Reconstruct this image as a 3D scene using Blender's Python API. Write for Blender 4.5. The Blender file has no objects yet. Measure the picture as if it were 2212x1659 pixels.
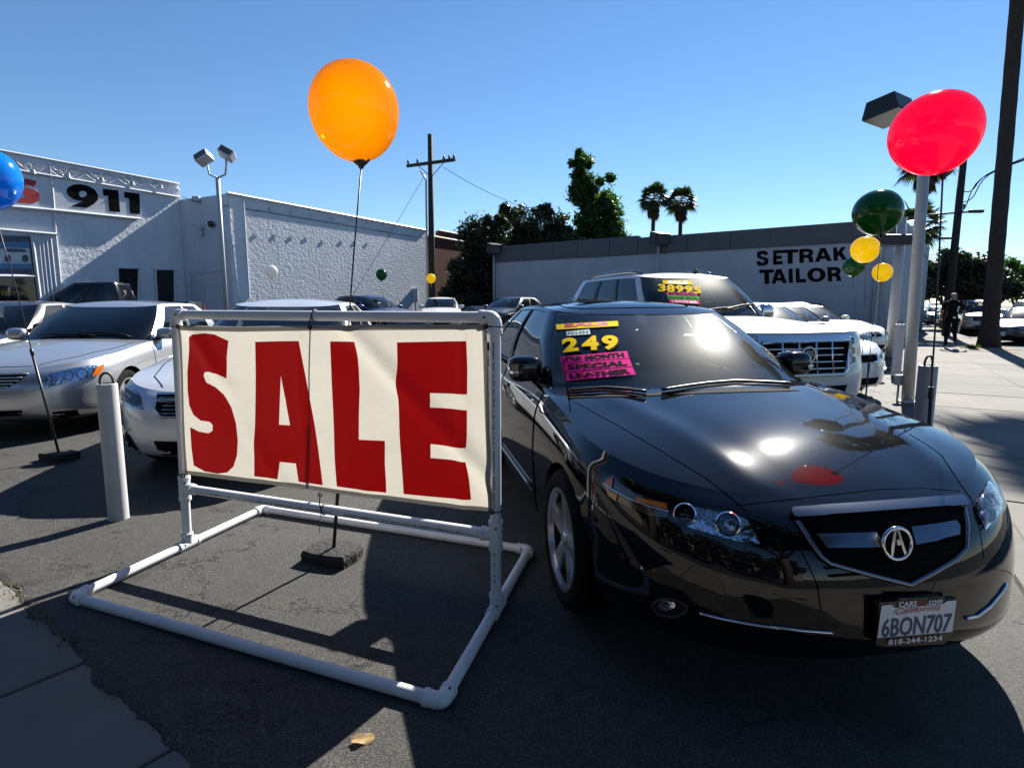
import bpy, bmesh, math, random
import numpy as np
from mathutils import Vector, Matrix
from mathutils.bvhtree import BVHTree
from mathutils.geometry import tessellate_polygon

# ------------------------------------------------------------------ camera, sky, sun, exposure
scene = bpy.context.scene
COL = scene.collection
RAD = math.radians
F, CX, CY, HORIZON, CAM_H = 1280.0, 1106.0, 829.5, 658.0, 1.40     # measured on the photo at 2212 px wide
PITCH = math.atan((CY - HORIZON) / F)
cam_data = bpy.data.cameras.new('camera')
cam_data.sensor_width = 36.0
cam_data.sensor_fit = 'HORIZONTAL'
cam_data.lens = 36.0 * F / 2212.0
cam_data.clip_start = 0.05
cam_data.clip_end = 3000.0
cam = bpy.data.objects.new('camera', cam_data)
cam.location = (0, 0, CAM_H)
cam.rotation_euler = (math.pi / 2 - PITCH, 0, 0)
COL.objects.link(cam)
scene.camera = cam

SUN_AZ, SUN_EL = RAD(32.0), RAD(37.0)          # azimuth clockwise from +Y
world = bpy.data.worlds.new('World')
scene.world = world
world.use_nodes = True
nt = world.node_tree
sky_node = nt.nodes.new('ShaderNodeTexSky')
sky_node.sky_type = 'NISHITA'
sky_node.sun_disc = False
sky_node.sun_elevation = SUN_EL
sky_node.sun_rotation = SUN_AZ
sky_node.altitude = 150.0
sky_node.air_density = 1.0
sky_node.dust_density = 0.0
sky_node.ozone_density = 5.0
bg = nt.nodes['Background']
bg.inputs['Strength'].default_value = 0.05
sat_node = nt.nodes.new('ShaderNodeHueSaturation')     # the photo's camera renders the whole sky a little richer
sat_node.inputs['Saturation'].default_value = 1.08
nt.links.new(sky_node.outputs[0], sat_node.inputs['Color'])
nt.links.new(sat_node.outputs[0], bg.inputs[0])

sun_data = bpy.data.lights.new('sun', 'SUN')
sun_data.energy = 5.0
sun_data.angle = RAD(0.53)
sun_data.color = (1.0, 0.955, 0.88)
sun = bpy.data.objects.new('sun', sun_data)
sdir = Vector((math.sin(SUN_AZ) * math.cos(SUN_EL), math.cos(SUN_AZ) * math.cos(SUN_EL), math.sin(SUN_EL)))
sun.rotation_euler = sdir.to_track_quat('Z', 'Y').to_euler()
sun.location = (8, 14, 20)
COL.objects.link(sun)

scene.view_settings.view_transform = 'Standard'
scene.view_settings.look = 'None'
scene.view_settings.exposure = 1.48
scene.view_settings.gamma = 1.0
scene.view_settings.use_curve_mapping = False
scene.render.engine = 'CYCLES'
scene.cycles.use_denoising = True
scene.cycles.max_bounces = 8
scene.cycles.transparent_max_bounces = 16
scene.cycles.sample_clamp_indirect = 6.0
scene.cycles.caustics_reflective = False
scene.cycles.caustics_refractive = False

# ------------------------------------------------------------------ photo pixel -> direction
CT, ST = math.cos(PITCH), math.sin(PITCH)
EYE = Vector((0, 0, CAM_H))


def ray(x, y):
    a = (x - CX) / F
    b = -(y - CY) / F
    return Vector((a, CT + b * ST, -ST + b * CT))


def ground(x, y, z=0.0):
    d = ray(x, y)
    return EYE + d * ((z - CAM_H) / d.z)


def at_depth(x, y, Y):
    d = ray(x, y)
    return EYE + d * (Y / d.y)


def project(P):
    X, Y, Z = P[0], P[1], P[2] - CAM_H
    zc = Y * CT - Z * ST
    yc = Y * ST + Z * CT
    return (CX + F * X / zc, CY - F * yc / zc)


def view(x0, y0, x1, wpx):
    """converter from pixels of an enlarged crop of the photo to the 2212-wide frame"""
    s = (x1 - x0) / wpx
    return lambda x, y: ((x0 + x * s) * 0.852408, (y0 + y * s) * 0.852408)


def on_plane(p0, n):
    p0, n = Vector(p0), Vector(n).normalized()

    def cast(x, y):
        d = ray(x, y)
        t = (p0 - EYE).dot(n) / d.dot(n)
        return EYE + d * t, (n if n.dot(d) < 0 else -n)
    return cast


# ------------------------------------------------------------------ materials
MATS = {}


def link(nt, a, b):
    nt.links.new(a, b)


def principled(name, col, rough=0.5, metal=0.0, coat=0.0, coat_rough=0.03, spec=0.5, noise=None, bump=None,
               emit=None, ior=None):
    """noise=(scale, amount[, detail]) varies colour, bump=(scale, strength, distance)"""
    if name in MATS:
        return MATS[name]
    m = bpy.data.materials.new(name)
    m.use_nodes = True
    n = m.node_tree
    p = n.nodes['Principled BSDF']
    p.inputs['Base Color'].default_value = (*col, 1)
    p.inputs['Roughness'].default_value = rough
    p.inputs['Metallic'].default_value = metal
    p.inputs['Coat Weight'].default_value = coat
    p.inputs['Coat Roughness'].default_value = coat_rough
    p.inputs['Specular IOR Level'].default_value = spec
    if ior:
        p.inputs['IOR'].default_value = ior
    if emit:
        p.inputs['Emission Color'].default_value = (*emit[0], 1)
        p.inputs['Emission Strength'].default_value = emit[1]
    tc = None
    if noise or bump:
        tc = n.nodes.new('ShaderNodeTexCoord')
    if noise:
        t = n.nodes.new('ShaderNodeTexNoise')
        t.inputs['Scale'].default_value = noise[0]
        t.inputs['Detail'].default_value = noise[2] if len(noise) > 2 else 6
        t.inputs['Roughness'].default_value = 0.65
        link(n, tc.outputs['Object'], t.inputs['Vector'])
        r = n.nodes.new('ShaderNodeMapRange')
        r.inputs['From Min'].default_value = 0.25
        r.inputs['From Max'].default_value = 0.75
        r.inputs['To Min'].default_value = 1 - noise[1]
        r.inputs['To Max'].default_value = 1 + noise[1]
        link(n, t.outputs['Fac'], r.inputs['Value'])
        v = n.nodes.new('ShaderNodeVectorMath')
        v.operation = 'SCALE'
        v.inputs[0].default_value = col
        link(n, r.outputs[0], v.inputs['Scale'])
        link(n, v.outputs[0], p.inputs['Base Color'])
    if bump:
        t = n.nodes.new('ShaderNodeTexNoise')
        t.inputs['Scale'].default_value = bump[0]
        t.inputs['Detail'].default_value = 5
        link(n, tc.outputs['Object'], t.inputs['Vector'])
        b = n.nodes.new('ShaderNodeBump')
        b.inputs['Strength'].default_value = bump[1]
        b.inputs['Distance'].default_value = bump[2]
        link(n, t.outputs['Fac'], b.inputs['Height'])
        link(n, b.outputs[0], p.inputs['Normal'])
    MATS[name] = m
    return m


def glass(name, tint=(0.5, 0.55, 0.55), rough=0.0, dust=0.0, boost=1.0, ior=1.5):
    """thin pane: what is behind, tinted, under a fresnel reflection and a film of dust"""
    if name in MATS:
        return MATS[name]
    m = bpy.data.materials.new(name)
    m.use_nodes = True
    n = m.node_tree
    n.nodes.remove(n.nodes['Principled BSDF'])
    out = n.nodes['Material Output']
    tr = n.nodes.new('ShaderNodeBsdfTransparent')
    tr.inputs[0].default_value = (*tint, 1)
    gl = n.nodes.new('ShaderNodeBsdfGlossy')
    gl.inputs['Roughness'].default_value = rough
    fr = n.nodes.new('ShaderNodeFresnel')
    fr.inputs['IOR'].default_value = ior
    mul = n.nodes.new('ShaderNodeMath')
    mul.operation = 'MULTIPLY'
    mul.use_clamp = True
    mul.inputs[1].default_value = boost
    link(n, fr.outputs[0], mul.inputs[0])
    mx = n.nodes.new('ShaderNodeMixShader')
    link(n, mul.outputs[0], mx.inputs[0])
    link(n, tr.outputs[0], mx.inputs[1])
    link(n, gl.outputs[0], mx.inputs[2])
    last = mx
    if dust:
        df = n.nodes.new('ShaderNodeBsdfGlossy')
        df.inputs['Color'].default_value = (0.75, 0.75, 0.7, 1)
        df.inputs['Roughness'].default_value = 0.32
        tc = n.nodes.new('ShaderNodeTexCoord')
        t = n.nodes.new('ShaderNodeTexNoise')
        t.inputs['Scale'].default_value = 260
        t.inputs['Detail'].default_value = 8
        link(n, tc.outputs['Object'], t.inputs['Vector'])
        r = n.nodes.new('ShaderNodeMapRange')
        r.inputs['From Min'].default_value = 0.3
        r.inputs['From Max'].default_value = 0.8
        r.inputs['To Min'].default_value = dust * 0.7
        r.inputs['To Max'].default_value = dust * 1.3
        link(n, t.outputs['Fac'], r.inputs['Value'])
        m2 = n.nodes.new('ShaderNodeMixShader')
        link(n, r.outputs[0], m2.inputs[0])
        link(n, mx.outputs[0], m2.inputs[1])
        link(n, df.outputs[0], m2.inputs[2])
        last = m2
    link(n, last.outputs[0], out.inputs['Surface'])
    MATS[name] = m
    return m


def leaf_mat(name, col, trans=0.35, vary=0.35):
    if name in MATS:
        return MATS[name]
    m = bpy.data.materials.new(name)
    m.use_nodes = True
    n = m.node_tree
    p = n.nodes['Principled BSDF']
    p.inputs['Roughness'].default_value = 0.5
    out = n.nodes['Material Output']
    g = n.nodes.new('ShaderNodeNewGeometry')
    r = n.nodes.new('ShaderNodeMapRange')
    r.inputs['To Min'].default_value = 1 - vary
    r.inputs['To Max'].default_value = 1 + vary
    link(n, g.outputs['Random Per Island'], r.inputs['Value'])
    v = n.nodes.new('ShaderNodeVectorMath')
    v.operation = 'SCALE'
    v.inputs[0].default_value = col
    link(n, r.outputs[0], v.inputs['Scale'])
    link(n, v.outputs[0], p.inputs['Base Color'])
    tl = n.nodes.new('ShaderNodeBsdfTranslucent')
    v2 = n.nodes.new('ShaderNodeVectorMath')
    v2.operation = 'MULTIPLY'
    v2.inputs[1].default_value = (1.3, 1.6, 0.5)
    link(n, v.outputs[0], v2.inputs[0])
    link(n, v2.outputs[0], tl.inputs[0])
    mx = n.nodes.new('ShaderNodeMixShader')
    mx.inputs[0].default_value = trans
    link(n, p.outputs[0], mx.inputs[1])
    link(n, tl.outputs[0], mx.inputs[2])
    link(n, mx.outputs[0], out.inputs['Surface'])
    MATS[name] = m
    return m


def balloon_mat(name, col, glow, see=0.12, body=0.45):
    """stretched rubber: glossy skin, light comes through from behind"""
    if name in MATS:
        return MATS[name]
    m = bpy.data.materials.new(name)
    m.use_nodes = True
    n = m.node_tree
    p = n.nodes['Principled BSDF']
    p.inputs['Base Color'].default_value = (*col, 1)
    p.inputs['Roughness'].default_value = 0.12
    p.inputs['Coat Weight'].default_value = 0.6
    p.inputs['Coat Roughness'].default_value = 0.04
    out = n.nodes['Material Output']
    tl = n.nodes.new('ShaderNodeBsdfTranslucent')
    tl.inputs[0].default_value = (*glow, 1)
    tp = n.nodes.new('ShaderNodeBsdfTransparent')
    tp.inputs[0].default_value = (*glow, 1)
    a = n.nodes.new('ShaderNodeMixShader')
    a.inputs[0].default_value = body
    b = n.nodes.new('ShaderNodeMixShader')
    b.inputs[0].default_value = see
    link(n, tl.outputs[0], a.inputs[1])
    link(n, p.outputs[0], a.inputs[2])
    link(n, a.outputs[0], b.inputs[1])
    link(n, tp.outputs[0], b.inputs[2])
    link(n, b.outputs[0], out.inputs['Surface'])
    MATS[name] = m
    return m


# ------------------------------------------------------------------ mesh helpers
class MB:
    """collects vertices and faces of ONE mesh object"""

    def __init__(self):
        self.v = []
        self.f = []

    def add(self, verts, faces, M=None):
        o = len(self.v)
        if M is not None:
            verts = [M @ Vector(v) for v in verts]
        self.v += [tuple(v) for v in verts]
        self.f += [tuple(i + o for i in f) for f in faces]
        return self

    def box(self, c, s, M=None, bev=0.0):
        x, y, z = s[0] / 2, s[1] / 2, s[2] / 2
        if bev <= 0:
            vs = [(c[0] + a * x, c[1] + b * y, c[2] + d * z) for a in (-1, 1) for b in (-1, 1) for d in (-1, 1)]
            fs = [(0, 1, 3, 2), (4, 6, 7, 5), (0, 4, 5, 1), (2, 3, 7, 6), (0, 2, 6, 4), (1, 5, 7, 3)]
            return self.add(vs, fs, M)
        bev = min(bev, x * .95, y * .95, z * .95)
        bm = bmesh.new()
        bmesh.ops.create_cube(bm, size=1)
        for v in bm.verts:
            v.co = Vector((c[0] + v.co.x * s[0], c[1] + v.co.y * s[1], c[2] + v.co.z * s[2]))
        bmesh.ops.bevel(bm, geom=bm.edges[:], offset=bev, segments=2, affect='EDGES', profile=0.5)
        bm.verts.index_update()
        self.add([v.co.copy() for v in bm.verts], [[v.index for v in f.verts] for f in bm.faces], M)
        bm.free()
        return self

    def tube(self, pts, r, seg=10, M=None, cap=True, closed=False):
        pts = [Vector(p) for p in pts]
        n = len(pts)
        rs = r if isinstance(r, (list, tuple)) else [r] * n
        vs, fs = [], []
        up = None
        for i, p in enumerate(pts):
            if closed:
                t = pts[(i + 1) % n] - pts[i - 1]
            else:
                t = pts[min(i + 1, n - 1)] - pts[max(i - 1, 0)]
            t = t.normalized() if t.length > 1e-9 else Vector((0, 0, 1))
            if up is None:
                up = Vector((0, 0, 1)) if abs(t.z) < 0.9 else Vector((1, 0, 0))
            a = t.cross(up)
            a = a.normalized() if a.length > 1e-6 else t.orthogonal().normalized()
            b = a.cross(t).normalized()
            up = b
            for k in range(seg):
                q = 2 * math.pi * k / seg
                vs.append(p + (a * math.cos(q) + b * math.sin(q)) * rs[i])
        for i in range(n if closed else n - 1):
            j = (i + 1) % n
            for k in range(seg):
                k2 = (k + 1) % seg
                fs.append((i * seg + k, i * seg + k2, j * seg + k2, j * seg + k))
        if cap and not closed:
            fs.append(tuple(range(seg))[::-1])
            fs.append(tuple((n - 1) * seg + k for k in range(seg)))
        return self.add(vs, fs, M)

    def lathe(self, prof, seg=24, M=None):
        """profile (r, z) turned round z"""
        vs, fs = [], []
        for r, z in prof:
            for k in range(seg):
                q = 2 * math.pi * k / seg
                vs.append((r * math.cos(q), r * math.sin(q), z))
        for i in range(len(prof) - 1):
            for k in range(seg):
                k2 = (k + 1) % seg
                fs.append((i * seg + k, i * seg + k2, (i + 1) * seg + k2, (i + 1) * seg + k))
        return self.add(vs, fs, M)

    def prism(self, poly, z0, z1, M=None):
        """2D polygon extruded in z"""
        n = len(poly)
        vs = [(p[0], p[1], z0) for p in poly] + [(p[0], p[1], z1) for p in poly]
        fs = [(i, (i + 1) % n, n + (i + 1) % n, n + i) for i in range(n)]
        tri = tessellate_polygon([[Vector((p[0], p[1], 0)) for p in poly]])
        fs += [tuple(t) for t in tri] + [tuple(n + i for i in t[::-1]) for t in tri]
        return self.add(vs, fs, M)

    def grid(self, P):
        """2D list of points"""
        a, b = len(P), len(P[0])
        return self.add([p for row in P for p in row],
                        [(i * b + j, i * b + j + 1, (i + 1) * b + j + 1, (i + 1) * b + j)
                         for i in range(a - 1) for j in range(b - 1)])

    def build(self, name, mat, parent=None, smooth=False, angle=None, recalc=True):
        return mesh_obj(name, self.v, self.f, mat, parent, smooth, angle, recalc)


def mesh_obj(name, verts, faces, mat, parent=None, smooth=False, angle=None, recalc=True):
    me = bpy.data.meshes.new(name)
    me.from_pydata([tuple(v) for v in verts], [], faces)
    if recalc:
        bm = bmesh.new()
        bm.from_mesh(me)
        bmesh.ops.recalc_face_normals(bm, faces=bm.faces[:])
        bm.to_mesh(me)
        bm.free()
    if smooth:
        me.polygons.foreach_set('use_smooth', [True] * len(me.polygons))
        if angle is not None:
            me.set_sharp_from_angle(angle=RAD(angle))
    me.update()
    if mat is not None:
        for x in (mat if isinstance(mat, (list, tuple)) else [mat]):
            me.materials.append(x)
    o = bpy.data.objects.new(name, me)
    COL.objects.link(o)
    if parent is not None:
        o.parent = parent
    return o


def tag(o, label, cat, group=None):
    o['label'] = label
    o['category'] = cat
    if group:
        o['group'] = group
    return o


def structure(o):
    o['kind'] = 'structure'
    return o


def thing(name, label, cat, loc=(0, 0, 0), rotz=0.0, group=None):
    o = bpy.data.objects.new(name, None)
    o.empty_display_size = 0.2
    COL.objects.link(o)
    o.location = loc
    o.rotation_euler = (0, 0, rotz)
    return tag(o, label, cat, group)


def mat_of(o):
    return Matrix.Translation(o.location) @ o.rotation_euler.to_matrix().to_4x4()


def copy_tree(o, parent=None):
    c = o.copy()
    COL.objects.link(c)
    c.parent = parent
    for ch in list(o.children):
        copy_tree(ch, c)
    return c


_text_cache = {}


def text_mesh(body, bold=0.0, shear=0.0, space=1.0):
    """flat letters in a unit box: returns (list of (u, v), faces, aspect)"""
    key = (body, bold, shear, space)
    if key in _text_cache:
        return _text_cache[key]
    cu = bpy.data.curves.new('t', 'FONT')
    cu.body = body
    cu.offset = bold
    cu.shear = shear
    cu.space_character = space
    cu.resolution_u = 3
    cu.fill_mode = 'FRONT'
    ob = bpy.data.objects.new('t', cu)
    COL.objects.link(ob)
    dg = bpy.context.evaluated_depsgraph_get()
    ev = ob.evaluated_get(dg)
    me = bpy.data.meshes.new_from_object(ev)
    vs = [(v.co.x, v.co.y) for v in me.vertices]
    fs = [tuple(p.vertices) for p in me.polygons]
    bpy.data.objects.remove(ob)
    bpy.data.curves.remove(cu)
    bpy.data.meshes.remove(me)
    x0, x1 = min(v[0] for v in vs), max(v[0] for v in vs)
    y0, y1 = min(v[1] for v in vs), max(v[1] for v in vs)
    uv = [((x - x0) / (x1 - x0), (y - y0) / (y1 - y0)) for x, y in vs]
    _text_cache[key] = (uv, fs, (x1 - x0) / (y1 - y0))
    return _text_cache[key]


def quad_map(q):
    """q = pixel corners bottom-left, bottom-right, top-right, top-left"""
    a, b, c, d = [Vector(p) for p in q]
    return lambda u, v: (a * (1 - u) + b * u) * (1 - v) + (d * (1 - u) + c * u) * v


def split_mesh(vs, fs, step):
    """cut a flat 2D mesh along a grid so that it can follow a curved surface"""
    bm = bmesh.new()
    bv = [bm.verts.new((v[0], v[1], 0)) for v in vs]
    for f in fs:
        try:
            bm.faces.new([bv[i] for i in f])
        except ValueError:
            pass
    xs = [v[0] for v in vs]
    ys = [v[1] for v in vs]
    for ax, lo, hi in ((0, min(xs), max(xs)), (1, min(ys), max(ys))):
        k = int((hi - lo) / step)
        for i in range(1, k + 1):
            p = lo + (hi - lo) * i / (k + 1)
            co = Vector((p, 0, 0)) if ax == 0 else Vector((0, p, 0))
            no = Vector((1, 0, 0)) if ax == 0 else Vector((0, 1, 0))
            bmesh.ops.bisect_plane(bm, geom=bm.verts[:] + bm.edges[:] + bm.faces[:], plane_co=co, plane_no=no)
    bm.verts.index_update()
    v2 = [(v.co.x, v.co.y) for v in bm.verts]
    f2 = [tuple(v.index for v in f.verts) for f in bm.faces]
    bm.free()
    return v2, f2


def poly_mesh(poly, holes=()):
    loops = [list(poly)] + [list(h) for h in holes]
    flat = [p for l in loops for p in l]
    tri = tessellate_polygon([[Vector((p[0], p[1], 0)) for p in l] for l in loops])
    return flat, [tuple(t) for t in tri]


def decal(name, cast, vs, fs, mat, parent=None, off=0.004, inv=None, step=None, flip=None, thick=0.0, smooth=True):
    """lay a flat pixel-space mesh onto the surface that cast() hits; inv = world -> parent space"""
    if step:
        vs, fs = split_mesh(vs, fs, step)
    P = []
    for x, y in vs:
        p, n = cast(x, y)
        p = p + n * off
        if inv is not None:
            p = inv @ p
        if flip:
            p = Vector((p.x, -p.y, p.z))
        P.append(p)
    if thick:
        n0 = len(P)
        for x, y in vs:
            p, n = cast(x, y)
            p = p + n * (off - abs(thick))
            p = inv @ p if inv is not None else p
            P.append(Vector((p.x, -p.y, p.z)) if flip else p)
        cnt = {}
        for f in fs:
            for i in range(len(f)):
                e = (f[i], f[(i + 1) % len(f)])
                cnt.setdefault(tuple(sorted(e)), []).append(e)
        side = [(e[0][0], e[0][1], e[0][1] + n0, e[0][0] + n0) for e in cnt.values() if len(e) == 1]
        fs = list(fs) + [tuple(i + n0 for i in f[::-1]) for f in fs] + side
    return mesh_obj(name, P, fs, mat, parent, smooth=smooth, angle=40, recalc=True)


def text_decal(name, cast, body, quad, mat, parent=None, off=0.006, inv=None, bold=0.0, shear=0.0, step=None, space=1.0,
               thick=0.0):
    uv, fs, _ = text_mesh(body, bold, shear, space)
    q = quad_map(quad)
    vs = [tuple(q(u, v)) for u, v in uv]
    return decal(name, cast, vs, fs, mat, parent, off, inv, step, thick=thick, smooth=False)


def path_px(cast, pts, inv=None, off=0.0, n=None):
    out = []
    if n:
        q = []
        for i in range(len(pts) - 1):
            for k in range(n):
                t = k / n
                q.append((pts[i][0] + (pts[i + 1][0] - pts[i][0]) * t, pts[i][1] + (pts[i + 1][1] - pts[i][1]) * t))
        q.append(pts[-1])
        pts = q
    for x, y in pts:
        p, nn = cast(x, y)
        p = p + nn * off
        out.append(inv @ p if inv is not None else p)
    return out


def pchip(xs, ys):
    """monotone cubic through the key points, any order of xs"""
    o = np.argsort(xs)
    x = np.array(xs, float)[o]
    y = np.array(ys, float)[o]
    h = np.diff(x)
    d = np.diff(y) / h
    m = np.zeros(len(x))
    m[0], m[-1] = d[0], d[-1]
    for i in range(1, len(x) - 1):
        if d[i - 1] * d[i] > 0:
            w1, w2 = 2 * h[i] + h[i - 1], h[i] + 2 * h[i - 1]
            m[i] = (w1 + w2) / (w1 / d[i - 1] + w2 / d[i])

    def fn(q):
        q = min(max(q, x[0]), x[-1])
        i = min(max(int(np.searchsorted(x, q)) - 1, 0), len(x) - 2)
        t = (q - x[i]) / h[i]
        return float((2 * t**3 - 3 * t**2 + 1) * y[i] + (t**3 - 2 * t**2 + t) * h[i] * m[i]
                     + (-2 * t**3 + 3 * t**2) * y[i + 1] + (t**3 - t**2) * h[i] * m[i + 1])
    return fn


def catmull(P, n):
    """smooth list of np points, n steps per span"""
    P = [np.array(p, float) for p in P]
    Q = [2 * P[0] - P[1]] + P + [2 * P[-1] - P[-2]]
    out = []
    for i in range(1, len(Q) - 2):
        a, b, c, d = Q[i - 1], Q[i], Q[i + 1], Q[i + 2]
        for k in range(n):
            t = k / n
            out.append(0.5 * (2 * b + (c - a) * t + (2 * a - 5 * b + 4 * c - d) * t * t + (3 * b - a - 3 * c + d) * t**3))
    out.append(P[-1])
    return out
# ------------------------------------------------------------------ car builder
BLACK_TRIM = principled('black plastic trim', (0.012, 0.012, 0.013), 0.45, noise=(8, 0.2))
RUBBER = principled('tyre rubber', (0.006, 0.006, 0.006), 0.9, spec=0.12, noise=(20, 0.25), bump=(60, 0.3, 0.003))
CHROME = principled('chrome', (0.62, 0.63, 0.65), 0.08, metal=1.0, noise=(30, 0.06))
SATIN = principled('satin silver trim', (0.17, 0.185, 0.22), 0.22, metal=1.0, noise=(30, 0.06))
RIM_MAT = principled('painted alloy rim', (0.60, 0.61, 0.63), 0.28, metal=0.9, noise=(20, 0.08))
INTERIOR = principled('dark interior trim', (0.012, 0.012, 0.013), 0.7, noise=(25, 0.3))
SEAT_GREY = principled('grey leather seat', (0.16, 0.155, 0.145), 0.5, noise=(25, 0.2))
DASH = principled('dashboard vinyl', (0.30, 0.33, 0.30), 0.5, noise=(25, 0.2))
LAMP_CHROME = principled('lamp reflector', (0.62, 0.67, 0.76), 0.10, metal=1.0, bump=(13, 0.55, 0.03))
LAMP_GLASS = glass('clear lamp lens', (0.85, 0.9, 0.95), 0.0, boost=1.3)
AMBER = principled('amber lens', (0.62, 0.14, 0.008), 0.2, coat=0.6, bump=(60, 0.4, 0.004))
RED_LENS = principled('red lens', (0.35, 0.01, 0.008), 0.15, coat=1.0)
GAP = principled('panel gap shadow line', (0.0015, 0.0015, 0.0015), 1.0, spec=0.0)
MESH_BLACK = principled('grille mesh', (0.004, 0.004, 0.004), 0.85, spec=0.08, noise=(40, 0.3))
PLATE_WHITE = principled('plate white', (0.62, 0.64, 0.66), 0.35, noise=(12, 0.06))
INK_BLUE = principled('plate ink', (0.02, 0.035, 0.10), 0.5)
GLASS_CLEAR = glass('windshield glass', (0.80, 0.87, 0.84), 0.02, dust=0.012, boost=1.2)
GLASS_DARK = glass('tinted glass', (0.10, 0.115, 0.115), 0.01, dust=0.01, boost=1.2)
GLASS_SIDE = glass('side glass', (0.32, 0.36, 0.36), 0.01, dust=0.01, boost=1.2)


def paint(name, col, metal=0.0, rough=0.35, dusty=False):
    return principled('paint ' + name, col, rough, metal=metal, coat=1.0, coat_rough=0.05 if dusty else 0.03,
                      noise=(3, 0.04))


class Car:
    pass


def arc_pts(xc, xe, w, p, n, rev=False):
    out = []
    for i in range(n):
        a = (math.pi / 2) * i / n
        c, s = math.cos(a), math.sin(a)
        out.append((xc + (xe - xc) * c ** (2 / p), w * s ** (2 / p)))
    return out[::-1] if rev else out


def half_loop(xcf, xf, xcr, xr, w, pf, pr, na, ns, wm=None):
    """front centre -> side -> rear centre; list of (x, y)"""
    L = arc_pts(xcf, xf, w, pf, na)
    for i in range(ns + 1):
        L.append((xcf + (xcr - xcf) * i / ns, w))
    L += [q for q in arc_pts(xcr, xr, w, pr, na)][::-1]
    if wm:
        L = [(x, y * wm(x)) for x, y in L]
    return L


def build_car(sp, name, label, loc, rotz, group=None, res=1.0, cat='car'):
    c = Car()
    c.sp = sp
    root = thing(name, label, cat, loc, rotz, group)
    c.root = root
    c.M = mat_of(root)
    c.inv = c.M.inverted()
    P = sp['paint']
    na, ns, nv = int(14 * res) + 4, int(44 * res) + 10, max(2, int(4 * res))
    xcf, xcr = sp['xcf'], sp['xcr']
    # ---- side and nose: horizontal loops joined up the height
    loops = []
    for (z, xf, xr, w, pf, pr) in sp['levels']:
        zf = z if callable(z) else (lambda x, z=z: z)
        loops.append([(x, y, zf(x)) for x, y in half_loop(xcf, xf, xcr, xr, w, pf, pr, na, ns, sp.get('wm'))])
    nc = len(loops[0])
    cols = [catmull([l[j] for l in loops], nv) for j in range(nc)]
    nl = len(cols[0])
    adj = sp.get('adj')
    if adj:
        cols = [[np.array(adj(*p)) for p in col] for col in cols]
    ring = list(range(nc))
    pts, idx = [], {}
    for side in (1, -1):
        for j in ring:
            for i in range(nl):
                if side < 0 and j in (0, nc - 1):
                    idx[(side, j, i)] = idx[(1, j, i)]
                    continue
                p = cols[j][i]
                y = 0.0 if j in (0, nc - 1) else p[1]
                idx[(side, j, i)] = len(pts)
                pts.append([p[0], side * y, p[2]])
    wheels = sp['wheels_x']
    R = sp['arch_r']
    wz = sp['wheel_r']
    faces = {'body': [], 'door': {}}
    kill = set()
    fl = []
    doors = sp.get('doors', [])
    dz0 = sp.get('door_low', 1)
    for side in (1, -1):
        for j in range(nc - 1):
            for i in range(nl - 1):
                f = (idx[(side, j, i)], idx[(side, j + 1, i)], idx[(side, j + 1, i + 1)], idx[(side, j, i + 1)])
                cx = sum(pts[k][0] for k in f) / 4
                cz = sum(pts[k][2] for k in f) / 4
                dead = any(math.hypot(cx - wx, cz - wz) < R for wx in wheels) and abs(pts[f[0]][1]) > 0.45
                if dead:
                    kill.update(f)
                    continue
                which = None
                for di, (xa, xb) in enumerate(doors):
                    if xb < cx < xa and i >= dz0 * nv and na <= j <= na + ns:
                        which = (side, di)
                fl.append((f, which))
    live = set(k for f, w in fl for k in f)
    for k in kill & live:
        p = pts[k]
        wx = min(wheels, key=lambda q: abs(q - p[0]))
        d = math.hypot(p[0] - wx, p[2] - wz)
        if d > 1e-4 and p[2] > 0.14:
            s = R / d
            p[0] = wx + (p[0] - wx) * s
            if p[2] * 1 > wz or True:
                p[2] = max(wz + (p[2] - wz) * s, 0.12)
    body_f = [f for f, w in fl if w is None]
    # ---- hood and deck: strips of constant y from the top loop back to the cowl curve
    top = loops[-1] if not adj else [tuple(cols[j][-1]) for j in range(nc)]
    zs = sp['levels'][-1][0]
    zs = zs if callable(zs) else (lambda x, z=zs: z)
    wtop = sp['levels'][-1][3]
    wm = sp.get('wm') or (lambda x: 1.0)
    xf, xr = sp['levels'][-1][1], sp['levels'][-1][2]
    pf, pr = sp['levels'][-1][4], sp['levels'][-1][5]

    def Wt(x):
        if x > xcf:
            t = min((x - xcf) / (xf - xcf), 1)
            return max(wtop * wm(x) * (1 - t ** pf) ** (1 / pf), 1e-3)
        if x < xcr:
            t = min((x - xcr) / (xr - xcr), 1)
            return max(wtop * wm(x) * (1 - t ** pr) ** (1 / pr), 1e-3)
        return wtop * wm(x)

    feat = sp.get('hood_feat')

    def ztop(x, y, zc):
        q = min(abs(y) / Wt(x), 1.0)
        z = zs(x) + (zc(x) - zs(x)) * (1 - q ** sp.get('hood_q', 2.6))
        if feat and zc is sp['hood_z']:
            z += feat(x, abs(y)) * (1 - q ** 6)
        return z
    c.ztop = ztop

    def cap(front):
        mb = MB()
        zc = sp['hood_z'] if front else sp['deck_z']
        edge = top[:na + 1] if front else top[-(na + 1):][::-1]
        x0, x1 = sp['cowl'] if front else sp['deck']
        rows = []
        n = int(20 * res) + 6
        ww = edge[-1][1]
        for s in (1, -1):
            for e in (edge[::-1] if s > 0 else edge[1:]):
                q = e[1] / ww
                xe = x0 + (x1 - x0) * q ** 2
                row = []
                for k in range(n + 1):
                    t = k / n
                    x = e[0] + (xe - e[0]) * t
                    row.append((x, s * e[1], ztop(x, e[1], zc) if k else e[2]))
                rows.append(row)
        mb.grid(rows)
        return mb
    hood = cap(True)
    deck = cap(False)
    # ---- cabin
    bt = sp['belt']
    tp = sp['roof']
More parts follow.
